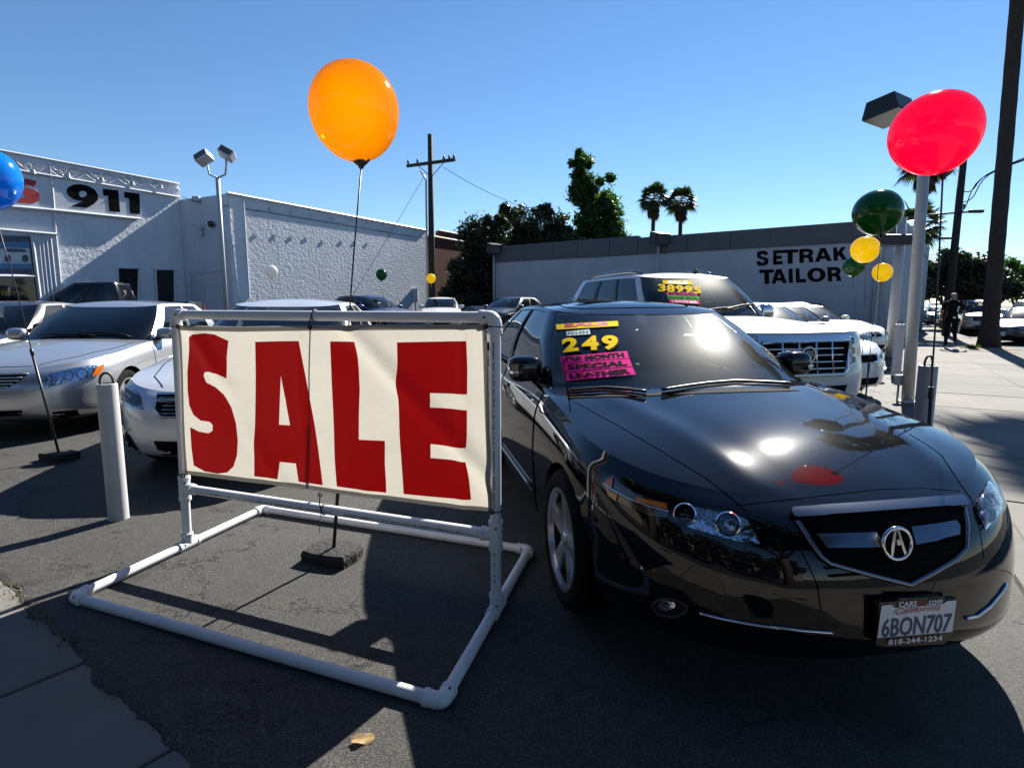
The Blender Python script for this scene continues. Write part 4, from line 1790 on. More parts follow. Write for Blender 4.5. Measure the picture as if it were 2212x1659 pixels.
UPV = Vector((0, 0, 1))
for (x, y), anchor in (((118, 150), 'L'), ((862, 152), 'T'), ((1838, 150), 'R'), ((152, 982), 'L'), ((912, 1090), 'B'), ((1868, 1190), 'R')):
    p = bcast(*v1(x, y))[0] + BANN * 0.004
    e = MB().tube([Mb @ q for q in ring_pts(p, axn, UPV, 0.010)], 0.0035, 6, closed=True).build('eyelet', TIE, banner, smooth=True)
    if anchor == 'T':
        c = on_seg(p, LTop, RTop)
        a, b = UPV, BANN
    elif anchor == 'B':
        c = on_seg(p, LBar, RBar)
        a, b = UPV, BANN
    else:
        c = on_seg(p, LT_, LTop) if anchor == 'L' else on_seg(p, RT_, RTop)
        a, b = axn, BANN
    pts = ring_pts(c, a, b, PR + 0.004, 18)
    MB().tube([Mb @ q for q in pts], 0.003, 5, closed=True).build('cable_tie', TIE, banner, smooth=True)
    MB().tube([Mb @ p, Mb @ ((p + c) / 2 + BANN * 0.022), Mb @ (c + BANN * (PR + 0.003))], 0.003, 5).build('cable_tie', TIE, banner, smooth=True)
    if anchor in 'TB':
        s = -1
        tail = [c + BANN * (PR + .004), c + BANN * (PR + .03) + axn * 0.01 - UPV * 0.05, c + BANN * (PR + .02) + axn * 0.0 - UPV * 0.11]
        MB().tube([Mb @ q for q in tail], 0.0018, 5).build('cable_tie_tail', TIE, banner)
    elif (x, y) == (1838, 150):
        tail = [c + BANN * PR, c + BANN * .04 + axn * 0.05 - UPV * .002, c + BANN * .03 + axn * 0.10]
        MB().tube([Mb @ q for q in tail], 0.0018, 5).build('cable_tie_tail', TIE, banner)
# ------------------------------------------------------------------ balloons on rods
ROD = principled('black fibreglass rod', (0.012, 0.012, 0.013), 0.4)
STONE = principled('black painted block', (0.014, 0.014, 0.0135), 0.85, noise=(9, 0.4, 9), bump=(30, 0.9, 0.02))
CLIP = principled('dark balloon clip', (0.02, 0.012, 0.012), 0.35)


def balloon(label, foot, centre, rx, rz, mat, tilt=0.0, base='block', rod_r=0.0055, clip=None, thick_to=None, seg=40):
    """foot on the ground, centre of the ball; rx, rz half width and half height"""
    foot, centre = Vector(foot), Vector(centre)
    t = thing('balloon', label, 'balloon', foot, 0.0, 'balloons on rods round the car lot')
    c = centre - foot
    R = Matrix.Rotation(tilt, 4, Vector((0, 1, 0)))
    prof = []
    n = 22
    for i in range(n + 1):
        a = math.pi * i / n
        z = -math.cos(a)
        r = math.sin(a)
        r *= 1 + 0.05 * z
        prof.append((max(r, 0.001) * rx, z * rz))
    M = Matrix.Translation(c) @ R
    MB().lathe(prof, seg, M).build('ball', mat, t, smooth=True)
    neck = M @ Vector((0, 0, -rz))
    d = (neck - c).normalized()
    b = MB()
    down = Vector((0, 0, -1))
    MB().tube([neck - d * rx * 0.04, neck + down * rx * 0.06, neck + down * rx * 0.15], [rx * .14, rx * .09, rx * .05], 12).build('clip', clip or CLIP, t, smooth=True)
    for s in (-1, 1):
        MB().tube([neck + Vector((s * rx * .20, 0, rx * .05)), neck + Vector((s * rx * .13, 0, -rx * .02)), neck + down * rx * 0.13], rx * 0.028, 6).build('clip_arm', clip or CLIP, t, smooth=True)
    top = neck + down * rx * 0.14
    lo = Vector((0, 0, 0.02))
    mid = lo.lerp(top, 0.45) + Vector((-0.0 * c.x, 0, 0))
    MB().tube([mid, lo.lerp(top, .6) + Vector((c.x * -.03, c.y * -.03, 0)), lo.lerp(top, .8) + Vector((c.x * -.03, c.y * -.03, 0)), top], rod_r * 0.55, 7).build('rod', ROD, t, smooth=True)
    MB().tube([lo, mid], rod_r * 1.25, 8).build('lower_tube', ROD, t, smooth=True)
    MB().tube([mid - (mid - lo).normalized() * .03, mid + (top - mid).normalized() * .03], rod_r * 1.6, 8).build('rod_sleeve', ROD, t, smooth=True)
    if base == 'block':
        mb = MB()
        rb = random.Random(int(abs(foot.x * 100)))
        prof = [(-.17, -.12), (-.06, -.135), (.08, -.125), (.17, -.11), (.18, .02), (.16, .12), (.02, .14), (-.15, .125), (-.185, .0)]
        lowp = [(x * 1.0, y * 1.0) for x, y in prof]
        hi = [(x * .95, y * .93) for x, y in prof]
        vs = [(x, y, 0.002) for x, y in lowp] + [(x * 1.02, y * 1.02, 0.06) for x, y in lowp] + [(x, y, 0.085 + rb.uniform(-.004, .004)) for x, y in hi] + [(0, 0, 0.09)]
        k = len(prof)
        fs = []
        for i in range(k):
            j = (i + 1) % k
            fs += [(i, j, k + j, k + i), (k + i, k + j, 2 * k + j, 2 * k + i), (2 * k + i, 2 * k + j, 3 * k)]
        mb.add(vs, fs, Matrix.Rotation(-0.36, 4, 'Z') @ Matrix.Scale(0.80, 4))
        mb.build('base_block', STONE, t)
    else:
        MB().lathe([(0.001, 0.03), (.14, 0.028), (.18, 0.015), (.185, 0.002)], 24).build('base_plate', ROD, t, smooth=True, angle=40)
    return t


ORANGE_B = balloon_mat('orange balloon rubber', (0.85, 0.24, 0.004), (1.0, 0.52, 0.002), see=0.42, body=0.30)
RED_B = balloon_mat('red balloon rubber', (0.75, 0.012, 0.12), (1.0, 0.025, 0.20), see=0.12, body=0.30)
GREEN_B = balloon_mat('green balloon rubber', (0.005, 0.10, 0.012), (0.008, 0.13, 0.015), see=0.03, body=0.5)
YELLOW_B = balloon_mat('yellow balloon rubber', (0.85, 0.60, 0.004), (0.95, 0.76, 0.004), see=0.05, body=0.45)
BLUE_B = balloon_mat('blue balloon rubber', (0.005, 0.24, 0.72), (0.005, 0.30, 0.80), see=0.04, body=0.6)
WHITE_B = balloon_mat('white balloon rubber', (0.75, 0.75, 0.76), (0.7, 0.7, 0.72), see=0.03, body=0.6)


def balloon_px(label, foot, cx, cy, wpx, hpx, mat, tilt=0.0, depth=None, **k):
    """depth (Y) of the ball from its rod foot"""
    foot = Vector(foot)
    Y = depth or foot.y
    c = at_depth(cx, cy, Y)
    zc = c.y * CT - (c.z - CAM_H) * ST
    s = zc / F
    return balloon(label, foot, c, wpx * s / 2, hpx * s / 2, mat, tilt, **k)


of = ground(720, 1208)
balloon_px('orange balloon on a thin black rod behind the sale banner', of, 766, 243, 190, 206, ORANGE_B, tilt=-0.10, depth=of.y - 0.02, rod_r=0.0078)
bf = ground(130, 992)
balloon_px('blue balloon in front of the red and black 911 wall lettering', bf, -20, 388, 112, 128, BLUE_B, depth=bf.y - 0.1, rod_r=0.0085)
balloon_px('big red balloon on a rod beside the black sedan fender', (2.30, 3.17, 0), 2020, 290, 176, 172, RED_B, tilt=-0.30, base='plate', rod_r=0.0085)
balloon_px('largest dark green balloon between the white light poles', (2.98, 4.95, 0), 1896, 460, 98, 96, GREEN_B, tilt=-0.25, base='plate')
balloon_px('yellow balloon touching the two green balloons by the tailor sign', (5.1, 8.55, 0), 1869, 540, 58, 57, YELLOW_B, tilt=-0.1, base='plate')
balloon_px('smaller green balloon overlapping the last letter of TAILOR', (6.45, 11.0, 0), 1845, 576, 45, 43, GREEN_B, base='plate')
balloon_px('small yellow balloon beside the white light pole near the tailor wall', (8.3, 13.0, 0), 1906, 589, 40, 40, YELLOW_B, base='plate')
fw = at_depth(590, 700, 19.0)
balloon_px('white balloon in front of the white brick wall', (fw.x, fw.y, 0), 586, 587, 28, 28, WHITE_B, base='plate', seg=20)
fw = at_depth(822, 700, 23.0)
balloon_px('small green balloon above the blue sedan by the brick wall', (fw.x, fw.y, 0), 824, 594, 24, 25, GREEN_B, base='plate', seg=20)
fw = at_depth(931, 700, 25.0)
balloon_px('small yellow balloon above the distant white sedan', (fw.x, fw.y, 0), 931, 602, 20, 21, YELLOW_B, base='plate', seg=20)

# ------------------------------------------------------------------ steel posts with ring handles
POST = principled('white painted steel post', (0.42, 0.42, 0.42), 0.5, noise=(6, 0.12, 9), bump=(25, 0.15, 0.004))
POST_GREY = principled('grey painted steel post', (0.30, 0.31, 0.33), 0.5, noise=(6, 0.12, 9))
RUST = principled('rusty steel ring', (0.07, 0.05, 0.04), 0.6, metal=0.5)


def bollard(label, foot, r, h, mat, lean=0.0):
    t = thing('bollard', label, 'bollard', foot, 0.3, 'removable posts along the lot edge')
    MB().lathe([(r * 1.02, 0.001), (r, 0.02), (r, h - 0.012), (r * .97, h - 0.002), (r * .80, h), (r * .78, h - 0.05)], 28).build('post', mat, t, smooth=True, angle=40)
    MB().lathe([(r * .79, h - 0.02), (0.0005, h - 0.02)], 20).build('cap_plate', RUST, t)
    MB().tube([(-r * .62, 0, h - 0.03)] + [(r * .62 * -math.cos(a), 0, h + 0.01 + r * .95 * math.sin(a)) for a in [math.pi * k / 10 for k in range(11)]] + [(r * .62, 0, h - 0.03)], 0.008, 8).build(
        'ring_handle', RUST, t, smooth=True)
    return t


bl = ground(257, 1120)
bollard('white steel post with ring handle left of the sale sign', bl, 0.060, 0.90, POST)
bollard('grey steel post with ring handle behind the black sedan hood', (3.05, 4.32, 0), 0.062, 0.96, POST_GREY)
bollard('white steel post with ring handle between the two white light poles', ground(1935, 812), 0.085, 1.02, POST)

# ------------------------------------------------------------------ light poles
LAMP_BOX = principled('brown lamp housing', (0.022, 0.019, 0.017), 0.5)
LAMP_LENS = principled('lamp lens', (0.08, 0.085, 0.09), 0.15)
BOXGREY = principled('grey electric box', (0.4, 0.41, 0.42), 0.45)


def pole_px(name, label, foot, r, top_px, mat, cat='light pole', group=None):
    foot = Vector(foot)
    t = thing(name, label, cat, foot, 0.0, group)
    top = at_depth(top_px[0], top_px[1], foot.y)
    return t, top - foot


pf = ground(1960, 868)
t, top = pole_px('light_pole', 'tall white steel light pole behind the red balloon with brown shoebox lamp', pf, 0.075, (2003, 250), POST)
MB().tube([(0, 0, 0.001), (top.x * .5, 0, top.z * .5), (top.x * .9, 0, top.z + .1)], [0.080, 0.074, 0.066], 24).build('pole', POST, t, smooth=True)
MB().lathe([(0.14, 0.001), (0.14, 0.02), (0.09, 0.03)], 20).build('base_plate', POST, t, smooth=True, angle=30)
la = at_depth(1922, 238, pf.y - 0.45) - pf
arm_b = Vector((top.x * .9, 0, top.z - .02))
MB().tube([arm_b, arm_b + Vector((-.15, -.2, 0.03)), la + Vector((.2, .12, .05))], 0.04, 10).build('arm', LAMP_BOX, t, smooth=True)
Ml = Matrix.Translation(la) @ Matrix.Rotation(RAD(35), 4, 'Z') @ Matrix.Rotation(RAD(-10), 4, 'X')
mb = MB()
hw, hd = 0.30, 0.22
mb.add([(-hw, -hd, -.10), (hw, -hd, -.10), (hw, hd, -.10), (-hw, hd, -.10), (-hw * .8, -hd * .75, .12), (hw * .8, -hd * .75, .12), (hw * .8, hd * .75, .12), (-hw * .8, hd * .75, .12)],
       [(0, 1, 5, 4), (1, 2, 6, 5), (2, 3, 7, 6), (3, 0, 4, 7), (4, 5, 6, 7)], Ml)
hd_ = mb.build('lamp_head', LAMP_BOX, t)
MB().box((0, 0, -0.105), (hw * 1.9, hd * 1.9, 0.02), Ml).build('lens', LAMP_LENS, hd_)
eb = ground(1938, 866) - pf
MB().tube([(eb.x, eb.y, 0.002), (eb.x, eb.y, 0.25)], 0.016, 8).build('conduit', POST, t, smooth=True)
MB().box((eb.x, eb.y, 0.31), (0.11, 0.08, 0.15), bev=0.01).build('outlet_box', BOXGREY, t)

pf = ground(1922, 770)
t, top = pole_px('light_pole', 'white steel light pole at the corner of the tailor wall with wide lamp', pf, 0.09, (1950, 470), POST)
MB().tube([(0, 0, 0.001), (top.x * .5, 0, top.z * .5), (top.x * .8, 0, top.z)], [0.13, 0.12, 0.11], 20).build('pole', POST, t, smooth=True)
MB().lathe([(0.2, 0.001), (0.2, 0.03), (0.14, 0.04)], 20).build('base_plate', POST, t, smooth=True, angle=30)
la = at_depth(1918, 520, pf.y - 0.4) - pf
MB().tube([(top.x * .55, 0, la.z + .12), la + Vector((.2, .1, .04))], 0.05, 8).build('arm', LAMP_BOX, t, smooth=True)
h = MB().box(la, (0.95, 0.6, 0.26), Matrix.Identity(4), bev=0.05).build('lamp_head', LAMP_BOX, t)
MB().box(la - Vector((0, 0, .135)), (0.85, 0.5, 0.02)).build('lens', LAMP_LENS, h)
t = tag(MB().tube([ground(1893, 765), ground(1893, 765) + Vector((0, 0, 0.32))], 0.03, 8).box(ground(1893, 765) + Vector((0, 0, .38)), (.2, .14, .2)).build('outlet_post', BOXGREY),
        'short electric outlet post at the foot of the corner light pole', 'outlet post')
# ------------------------------------------------------------------ the other cars
def sedan(paint_, wb=2.75, fo=0.94, ro=1.06, W=1.82, H=1.46, belt=0.96, nose=0.71, cowl=-0.42, header=-1.26, roof_end=None, deck_h=1.06, pf=2.5, wheel_r=0.325,
          glass_front=None, glass_side=None, seat=None, hatch=False, **kw):
    xe = -(wb + ro)
    re_ = roof_end or -(wb + 0.02)
    dk = xe + (0.18 if hatch else 0.62)
    w = W / 2
    zs = pchip([fo - .14, fo - .35, 0, cowl - .15, cowl - 1.1, -wb + .1, xe + .1], [nose, nose + .055, belt - .10, belt - .035, belt, belt + .03, deck_h - .05])
    zroof = H - 0.045
    d = dict(paint=paint_, xcf=fo - .88, xcr=xe + .6, wheels_x=(0.0, -wb), wheel_r=wheel_r, rim_r=wheel_r * .69, arch_r=wheel_r + .032,
             levels=[(0.18, fo - .18, xe + .15, w * .87, pf + .1, 3.5), (0.255, fo - .01, xe + .04, w * .965, pf + .1, 3.5), (0.44, fo + .02, xe, w * .99, pf, 3.5),
                     (0.58, fo, xe, w, pf, 3.5), (pchip([fo, 0, -1, xe], [nose - .06, .76, .82, .87]), fo - .06, xe + .02, w * .985, pf, 3.5),
                     (zs, fo - .14, xe + .10, w * .93, pf, 3.5)],
             hood_z=pchip([fo - .14, fo - .26, fo - .6, 0, cowl, cowl - .4], [nose, nose + .05, nose + .13, belt - .03, belt + .02, belt + .03]),
             deck_z=pchip([xe + .1, xe + .3, dk + .2], [deck_h - .05, deck_h + .01, deck_h + .03]), cowl=(cowl, cowl - .34), deck=(dk, dk + .2),
             belt=dict(xf=cowl - .03, xcf=cowl - .5, xcr=dk + .38, xr=dk - .03, w=w * .885, pf=2.7, pr=2.6,
                       z=pchip([cowl - .03, cowl - .25, cowl - .55, -1.6, -wb + .1, dk], [belt + .005, belt - .035, belt - .03, belt - .01, belt + .015, deck_h - .0])),
             roof=dict(xf=header, xcf=header - .32, xcr=re_ + .3, xr=re_, w=w * .66, pf=3.0, pr=3.0, crown=0.045, bulge=0.035,
                       z=pchip([header, header - .3, header - .8, re_ + .35, re_], [zroof - .05, zroof - .012, zroof, zroof - .012, zroof - .065])),
             a_pillar=(0.80, 0.0), c_pillar=(0.93, 0.72), windows=[(0.02, 0.47), (0.52, 0.91)], doors=[(-0.60, -1.68), (-1.68, -wb + .22)],
             mirror=(cowl - .50, w * .885, belt + .06), seats=(-1.62, -2.5), glass_front=glass_front or GLASS_CLEAR, glass_side=glass_side or GLASS_SIDE, seat_mat=seat or SEAT_GREY)
    d.update(kw)
    return d


def place(px, py, a):
    """front axle at (px, py); a = turn of the nose to the right of straight towards the camera"""
    return (px, py, lot_z(px, py)), -(math.pi / 2 - a)


SILVER = paint('silver', (0.55, 0.56, 0.58), metal=0.75, rough=0.32)
PALE = paint('pale silver white', (0.62, 0.64, 0.67), metal=0.35, rough=0.35)
WHITE = paint('white', (0.62, 0.62, 0.61), rough=0.4)
NAVY = paint('blue', (0.015, 0.03, 0.14), metal=0.4, rough=0.3)
DKBLUE = paint('dark slate blue', (0.03, 0.045, 0.075), metal=0.4, rough=0.35)
BLACKP = paint('plain black', (0.006, 0.006, 0.007))
BRONZE = paint('bronze', (0.16, 0.13, 0.09), metal=0.7, rough=0.35)
GREYP = paint('grey', (0.20, 0.22, 0.24), metal=0.6, rough=0.35)
SAND = paint('pale gold', (0.42, 0.40, 0.35), metal=0.6, rough=0.35)

z5 = view(0, 700, 500, 1659)
# ---- silver sedan on the left
loc, rz = place(-5.424, 6.89, 0.096)
CM = build_car(sedan(SILVER, wb=2.775, fo=.96, ro=1.07, H=1.46, nose=0.735, glass_front=GLASS_DARK, glass_side=GLASS_DARK, roof_end=-2.9),
               'parked_sedan', 'silver sedan with dark tinted windshield and amber headlight corner beside the white post', loc, rz, res=1.2)
hl = [(285, 955), (330, 895), (400, 825), (560, 785), (720, 757), (878, 737), (865, 775), (825, 830), (700, 870), (520, 905), (420, 925)]
for fl in (False, True):
    h = decal('headlight', CM.cast, *px_poly(z5, hl), LAMP_CHROME, CM.root, 0.004, CM.inv, step=8, flip=fl)
    decal('amber_corner', CM.cast, *px_poly(z5, [(762, 845), (800, 772), (872, 740), (828, 828)]), AMBER, h, 0.021, CM.inv, step=6, flip=fl)
    for cx, cy, rr in ((575, 835, 42), (690, 822, 48)):
        pts = path_px(CM.cast, [z5(*q) for q in ell(cx, cy, rr, rr * .9, 18)], CM.inv, 0.011)
        if fl:
            pts = [Vector((p.x, -p.y, p.z)) for p in pts]
        MB().tube(pts, 0.007, 6, closed=True).build('lamp_ring', CHROME, h, smooth=True)
    decal('lens', CM.cast, *px_poly(z5, hl), LAMP_GLASS, h, 0.018, CM.inv, step=8, flip=fl)
    decal('intake', CM.cast, *px_poly(z5, [(440, 1142), (650, 1122), (672, 1165), (452, 1202)]), MESH_BLACK, CM.root, 0.004, CM.inv, step=8, flip=fl)
fc = CM.lcast('front', 3.0)
gp = [(0.36, 0.70), (0.30, 0.62), (0.20, 0.555)]
poly = gp + [(-y, z) for y, z in gp[::-1]]
g = decal('grille', fc, *poly_mesh(poly), MESH_BLACK, CM.root, 0.005, step=0.08)
for k, (z, yy) in enumerate(((0.695, .36), (0.66, .33), (0.63, .305), (0.60, .26), (0.57, .22))):
    MB().tube([fc(yy * q / 6, z)[0] + Vector((0.012, 0, 0)) for q in range(-6, 7)], 0.009, 6).build('grille_slat', SILVER, g, smooth=True)
decal('intake', fc, *poly_mesh([(-.32, .33), (.32, .33), (.30, .27), (-.30, .27)]), MESH_BLACK, CM.root, 0.004, step=0.08)
for s in (1, -1):
    gap_line(CM, [(-0.42, s * .76), (0.0, s * 0.72), (0.45, s * 0.60), (0.74, s * .38)], 'hood_gap')
gap_line(CM, [(0.755, -.34), (0.78, 0), (0.755, .34)], 'hood_gap')
wiper(CM, (-0.55, -0.40), (-0.52, 0.25))
wiper(CM, (-0.55, 0.05), (-0.62, 0.62))

# ---- white sedan behind the sign
loc, rz = place(-2.428, 5.411, 0.095)
SB = build_car(sedan(PALE, wb=2.70, fo=.93, ro=1.05, W=1.79, H=1.47, nose=0.715, roof_end=-2.7, pf=2.8, seat=INTERIOR), 'parked_sedan',
               'white sedan with chrome framed slatted grille directly behind the sale banner', loc, rz, res=1.2)
hl = [(1010, 1020), (1020, 960), (1042, 905), (1130, 948), (1182, 1002), (1202, 1128), (1120, 1100), (1050, 1060)]
for fl in (False, True):
    h = decal('headlight', SB.cast, *px_poly(z5, hl), LAMP_CHROME, SB.root, 0.004, SB.inv, step=8, flip=fl)
    decal('lens', SB.cast, *px_poly(z5, hl), LAMP_GLASS, h, 0.018, SB.inv, step=8, flip=fl)
    decal('intake', SB.cast, *px_poly(z5, [(1000, 1290), (1090, 1332), (1190, 1490), (1100, 1470), (1030, 1440)]), MESH_BLACK, SB.root, 0.004, SB.inv, step=8, flip=fl)
front_details(SB, [(0, 0), (0, 0.001), (0.001, 0)][:0] or [(.72, .40), (.721, .40), (.72, .401)], [(0.42, 0.70), (0.40, 0.60), (0.34, 0.545)], [[(-.42, .36), (.42, .36), (.38, .24), (-.38, .24)]], slats=5, slat_mat=SATIN)
for s in (1, -1):
    gap_line(SB, [(-0.42, s * .74), (0.0, s * 0.70), (0.45, s * 0.60), (0.70, s * .42)], 'hood_gap')
wiper(SB, (-0.55, -0.40), (-0.52, 0.25))

# ---- black sedan at the left edge
loc, rz = place(-8.55, 8.75, 0.10)
BK = build_car(sedan(BLACKP, H=1.47, nose=0.74, seat=INTERIOR), 'parked_sedan', 'black sedan with bright chrome glint parked left of the silver sedan', loc, rz, res=1.0)
HLS = [(0.45, 0.66), (0.60, 0.71), (0.78, 0.73), (0.74, 0.66), (0.55, 0.60)]
GRL = [(0.36, 0.68), (0.33, 0.58)]
LOW = [[(-.38, .36), (.38, .36), (.34, .26), (-.34, .26)]]
front_details(BK, HLS, GRL, LOW)

# ---- white luxury SUV behind the black sedan
def suv(paint_, wb=2.95, fo=0.95, ro=1.20, W=2.0, H=1.88, belt=1.22, nose=1.10, cowl=-0.62, header=-1.42, wheel_r=0.40, pf=3.6, **kw):
    xe = -(wb + ro)
    w = W / 2
    zs = pchip([fo - .08, 0.2, cowl - .2, -1.6, xe], [nose, nose + .04, belt - .03, belt, belt + .02])
    zr = H - .05
    d = dict(paint=paint_, xcf=fo - .62, xcr=xe + .4, wheels_x=(0.0, -wb), wheel_r=wheel_r, rim_r=wheel_r * .70, arch_r=wheel_r + .045, tyre_w=0.27,
             levels=[(0.30, fo - .12, xe + .12, w * .88, pf, 5), (0.38, fo + .0, xe + .02, w * .97, pf, 5), (0.60, fo + .02, xe, w, pf, 5),
                     (0.80, fo - .02, xe, w, pf, 5), (pchip([fo, 0, -1, xe], [nose - .10, 1.02, 1.06, 1.08]), fo - .04, xe, w * .985, pf, 5),
                     (zs, fo - .08, xe + .03, w * .95, pf, 5)],
             hood_z=pchip([fo - .08, fo - .2, 0.2, cowl, cowl - .4], [nose, nose + .035, nose + .09, belt + .03, belt + .03]), hood_q=4.0,
             deck_z=pchip([xe, xe + .2], [belt + .02, belt + .03]), cowl=(cowl, cowl - .26), deck=(xe + .10, xe + .12),
             belt=dict(xf=cowl - .03, xcf=cowl - .42, xcr=xe + .35, xr=xe + .07, w=w * .92, pf=3.2, pr=6,
                       z=pchip([cowl - .03, cowl - .25, cowl - .5, -1.6, xe], [belt + .015, belt - .03, belt - .02, belt - .01, belt + .01])),
             roof=dict(xf=header, xcf=header - .28, xcr=xe + .6, xr=xe + .28, w=w * .73, pf=3.6, pr=5, crown=0.05, bulge=0.03,
                       z=pchip([header, header - .3, -2.4, xe + .5, xe + .28], [zr - .055, zr - .015, zr, zr - .02, zr - .05])),
             a_pillar=(0.82, 0.0), c_pillar=(0.99, 0.85), windows=[(0.01, 0.30), (0.335, 0.615), (0.68, 0.97)], doors=[(-0.66, -1.80), (-1.80, -2.62)],
             mirror=(cowl - .50, w * .93, belt + .07), mirror_s=(0.09, 0.12, 0.12), seats=(-1.75, -2.7), pillar_trim=True, dash_dz=-0.02,
             glass_side=GLASS_SIDE, glass_rear=GLASS_DARK)
    d.update(kw)
    return d


loc, rz = place(2.937, 7.283, 0.265)
ES = build_car(suv(WHITE, handle_mat=CHROME, belt_mat=CHROME, glass_front=GLASS_CLEAR, glass_side=GLASS_DARK, mirror_mat=CHROME), 'parked_suv',
               'big white luxury SUV with chrome eggcrate grille and 38995 windshield stickers', loc, rz, res=1.3, cat='SUV')
fc = ES.lcast('front', 3.0)
gq = [(0.56, 1.0), (0.53, 0.70), (0.46, 0.64)]
poly = gq + [(-y, z) for y, z in gq[::-1]]
g = decal('grille', fc, *poly_mesh(poly), MESH_BLACK, ES.root, 0.006, step=0.1)
MB().tube([fc(*p)[0] + Vector((0.02, 0, 0)) for p in poly], 0.024, 8, closed=True).build('grille_frame', CHROME, g, smooth=True)
tbv, tbf = poly_mesh([(-.60, 1.0), (.60, 1.0), (.59, 1.06), (-.59, 1.06)])
decal('grille_bar', fc, tbv, tbf, CHROME, g, 0.03, step=0.1, thick=0.025)
for k in range(4):
    z = 0.71 + 0.072 * k
    MB().tube([fc(.52 * q / 6, z)[0] + Vector((0.022, 0, 0)) for q in range(-6, 7)], 0.011, 6).build('grille_slat', CHROME, g, smooth=True)
for y in (-.32, -.11, .11, .32):
    MB().tube([fc(y, 0.66)[0] + Vector((0.024, 0, 0)), fc(y, .85)[0] + Vector((0.024, 0, 0)), fc(y, 1.0)[0] + Vector((0.024, 0, 0))], 0.012, 6).build('grille_post', CHROME, g, smooth=True)
p = fc(0, 0.86)[0] + Vector((0.035, 0, 0))
em = MB().tube(ring_pts(p, Vector((0, 1, 0)), Vector((0, 0, 1)), 0.085, 24), 0.013, 8, closed=True).build('emblem', CHROME, ES.root, smooth=True)
MB().prism([(-.05, .05), (.05, .05), (.055, -.01), (0, -.065), (-.055, -.01)], 0, .015, Matrix.Translation(p) @ Matrix(((0, 0, 1, 0), (1, 0, 0, 0), (0, 1, 0, 0), (0, 0, 0, 1)))).build('emblem_shield', SATIN, em)
zc_ = view(1750, 650, 2350, 2212)
hl = [(1442, 760), (1470, 722), (1502, 722), (1528, 850), (1534, 1000), (1478, 1025), (1450, 930)]
for fl in (False, True):
    h = decal('headlight', ES.cast, *px_poly(zc_, hl), LAMP_CHROME, ES.root, 0.005, ES.inv, step=8, flip=fl)
    for cy in (790, 880, 965):
        pts = path_px(ES.cast, [zc_(*q) for q in ell(1492 + (cy - 790) * .06, cy, 26, 36, 16)], ES.inv, 0.014)
        if fl:
            pts = [Vector((p.x, -p.y, p.z)) for p in pts]
        MB().tube(pts, 0.010, 6, closed=True).build('lamp_ring', CHROME, h, smooth=True)
    decal('lens', ES.cast, *px_poly(zc_, hl), LAMP_GLASS, h, 0.022, ES.inv, step=8, flip=fl)
decal('intake', fc, *poly_mesh([(-.55, .52), (.55, .52), (.52, .42), (-.52, .42)]), MESH_BLACK, ES.root, 0.004, step=0.1)
for s in (1, -1):
    rail = []
    tc_ = ES.lcast('top', 2.0)
    for k in range(13):
        x = -1.75 - 2.0 * k / 12
        p, n = tc_(x, s * 0.60)
        lift = 0.05 * min(1, min(k, 12 - k) / 1.5) + 0.008
        rail.append(p + Vector((0, 0, lift)))
    MB().tube(rail, 0.024, 8).build('roof_rail', SATIN, ES.root, smooth=True)
    gap_line(ES, [(-0.62, s * .86), (0.2, s * 0.84), (0.72, s * 0.74)], 'hood_gap')
tc_ = ES.lcast('top', 2.0)
p, n = tc_(-1.75, 0.28)
MB().box(p + Vector((0, 0, .03)), (0.10, 0.03, 0.07), bev=0.012).build('roof_antenna', BLACK_TRIM, ES.root, smooth=True)
wiper(ES, (-0.72, -0.35), (-0.80, 0.30))
wiper(ES, (-0.74, 0.10), (-0.92, 0.72))
z3 = view(1150, 350, 1950, 2212)
GREEN_ST = principled('green sticker', (0.08, 0.55, 0.06), 0.9, spec=0.05)
sticker(ES.cast, z3, [(1466, 1025), (1672, 1032), (1670, 1006), (1462, 1000)], YELLOW, ES.root, ES.inv, [('SALE', [(1500, 1021), (1640, 1027), (1638, 1009), (1498, 1004)], STICK_RED, 0.04)], off=0.008)
for k, ch in enumerate('38995'):
    x = 1430 + k * 62
    y = 1 + k * 3.5
    text_decal('sticker', ES.cast, ch, [z3(x, 1078 + y), z3(x + 56, 1080 + y), z3(x + 54, 1028 + y), z3(x - 2, 1026 + y)], YELLOW, ES.root, 0.010, ES.inv, bold=0.04, step=5)
sticker(ES.cast, z3, [(1490, 1104), (1706, 1112), (1705, 1089), (1489, 1082)], PINK, ES.root, ES.inv, [('SPECIAL', [(1505, 1100), (1695, 1108), (1694, 1092), (1504, 1086)], STICK_BLACK, 0.03)], off=0.008)
sticker(ES.cast, z3, [(1497, 1130), (1716, 1140), (1715, 1115), (1496, 1106)], GREEN_ST, ES.root, ES.inv, [('MANAGER SPECIAL', [(1503, 1126), (1710, 1135), (1709, 1119), (1502, 1111)], STICK_BLACK, 0.02)], off=0.008)
sticker(ES.cast, z3, [(1512, 1158), (1724, 1168), (1721, 1143), (1507, 1133)], PINK, ES.root, ES.inv, [('LEATHER', [(1528, 1154), (1712, 1163), (1710, 1147), (1525, 1138)], STICK_RED, 0.03)], off=0.008)

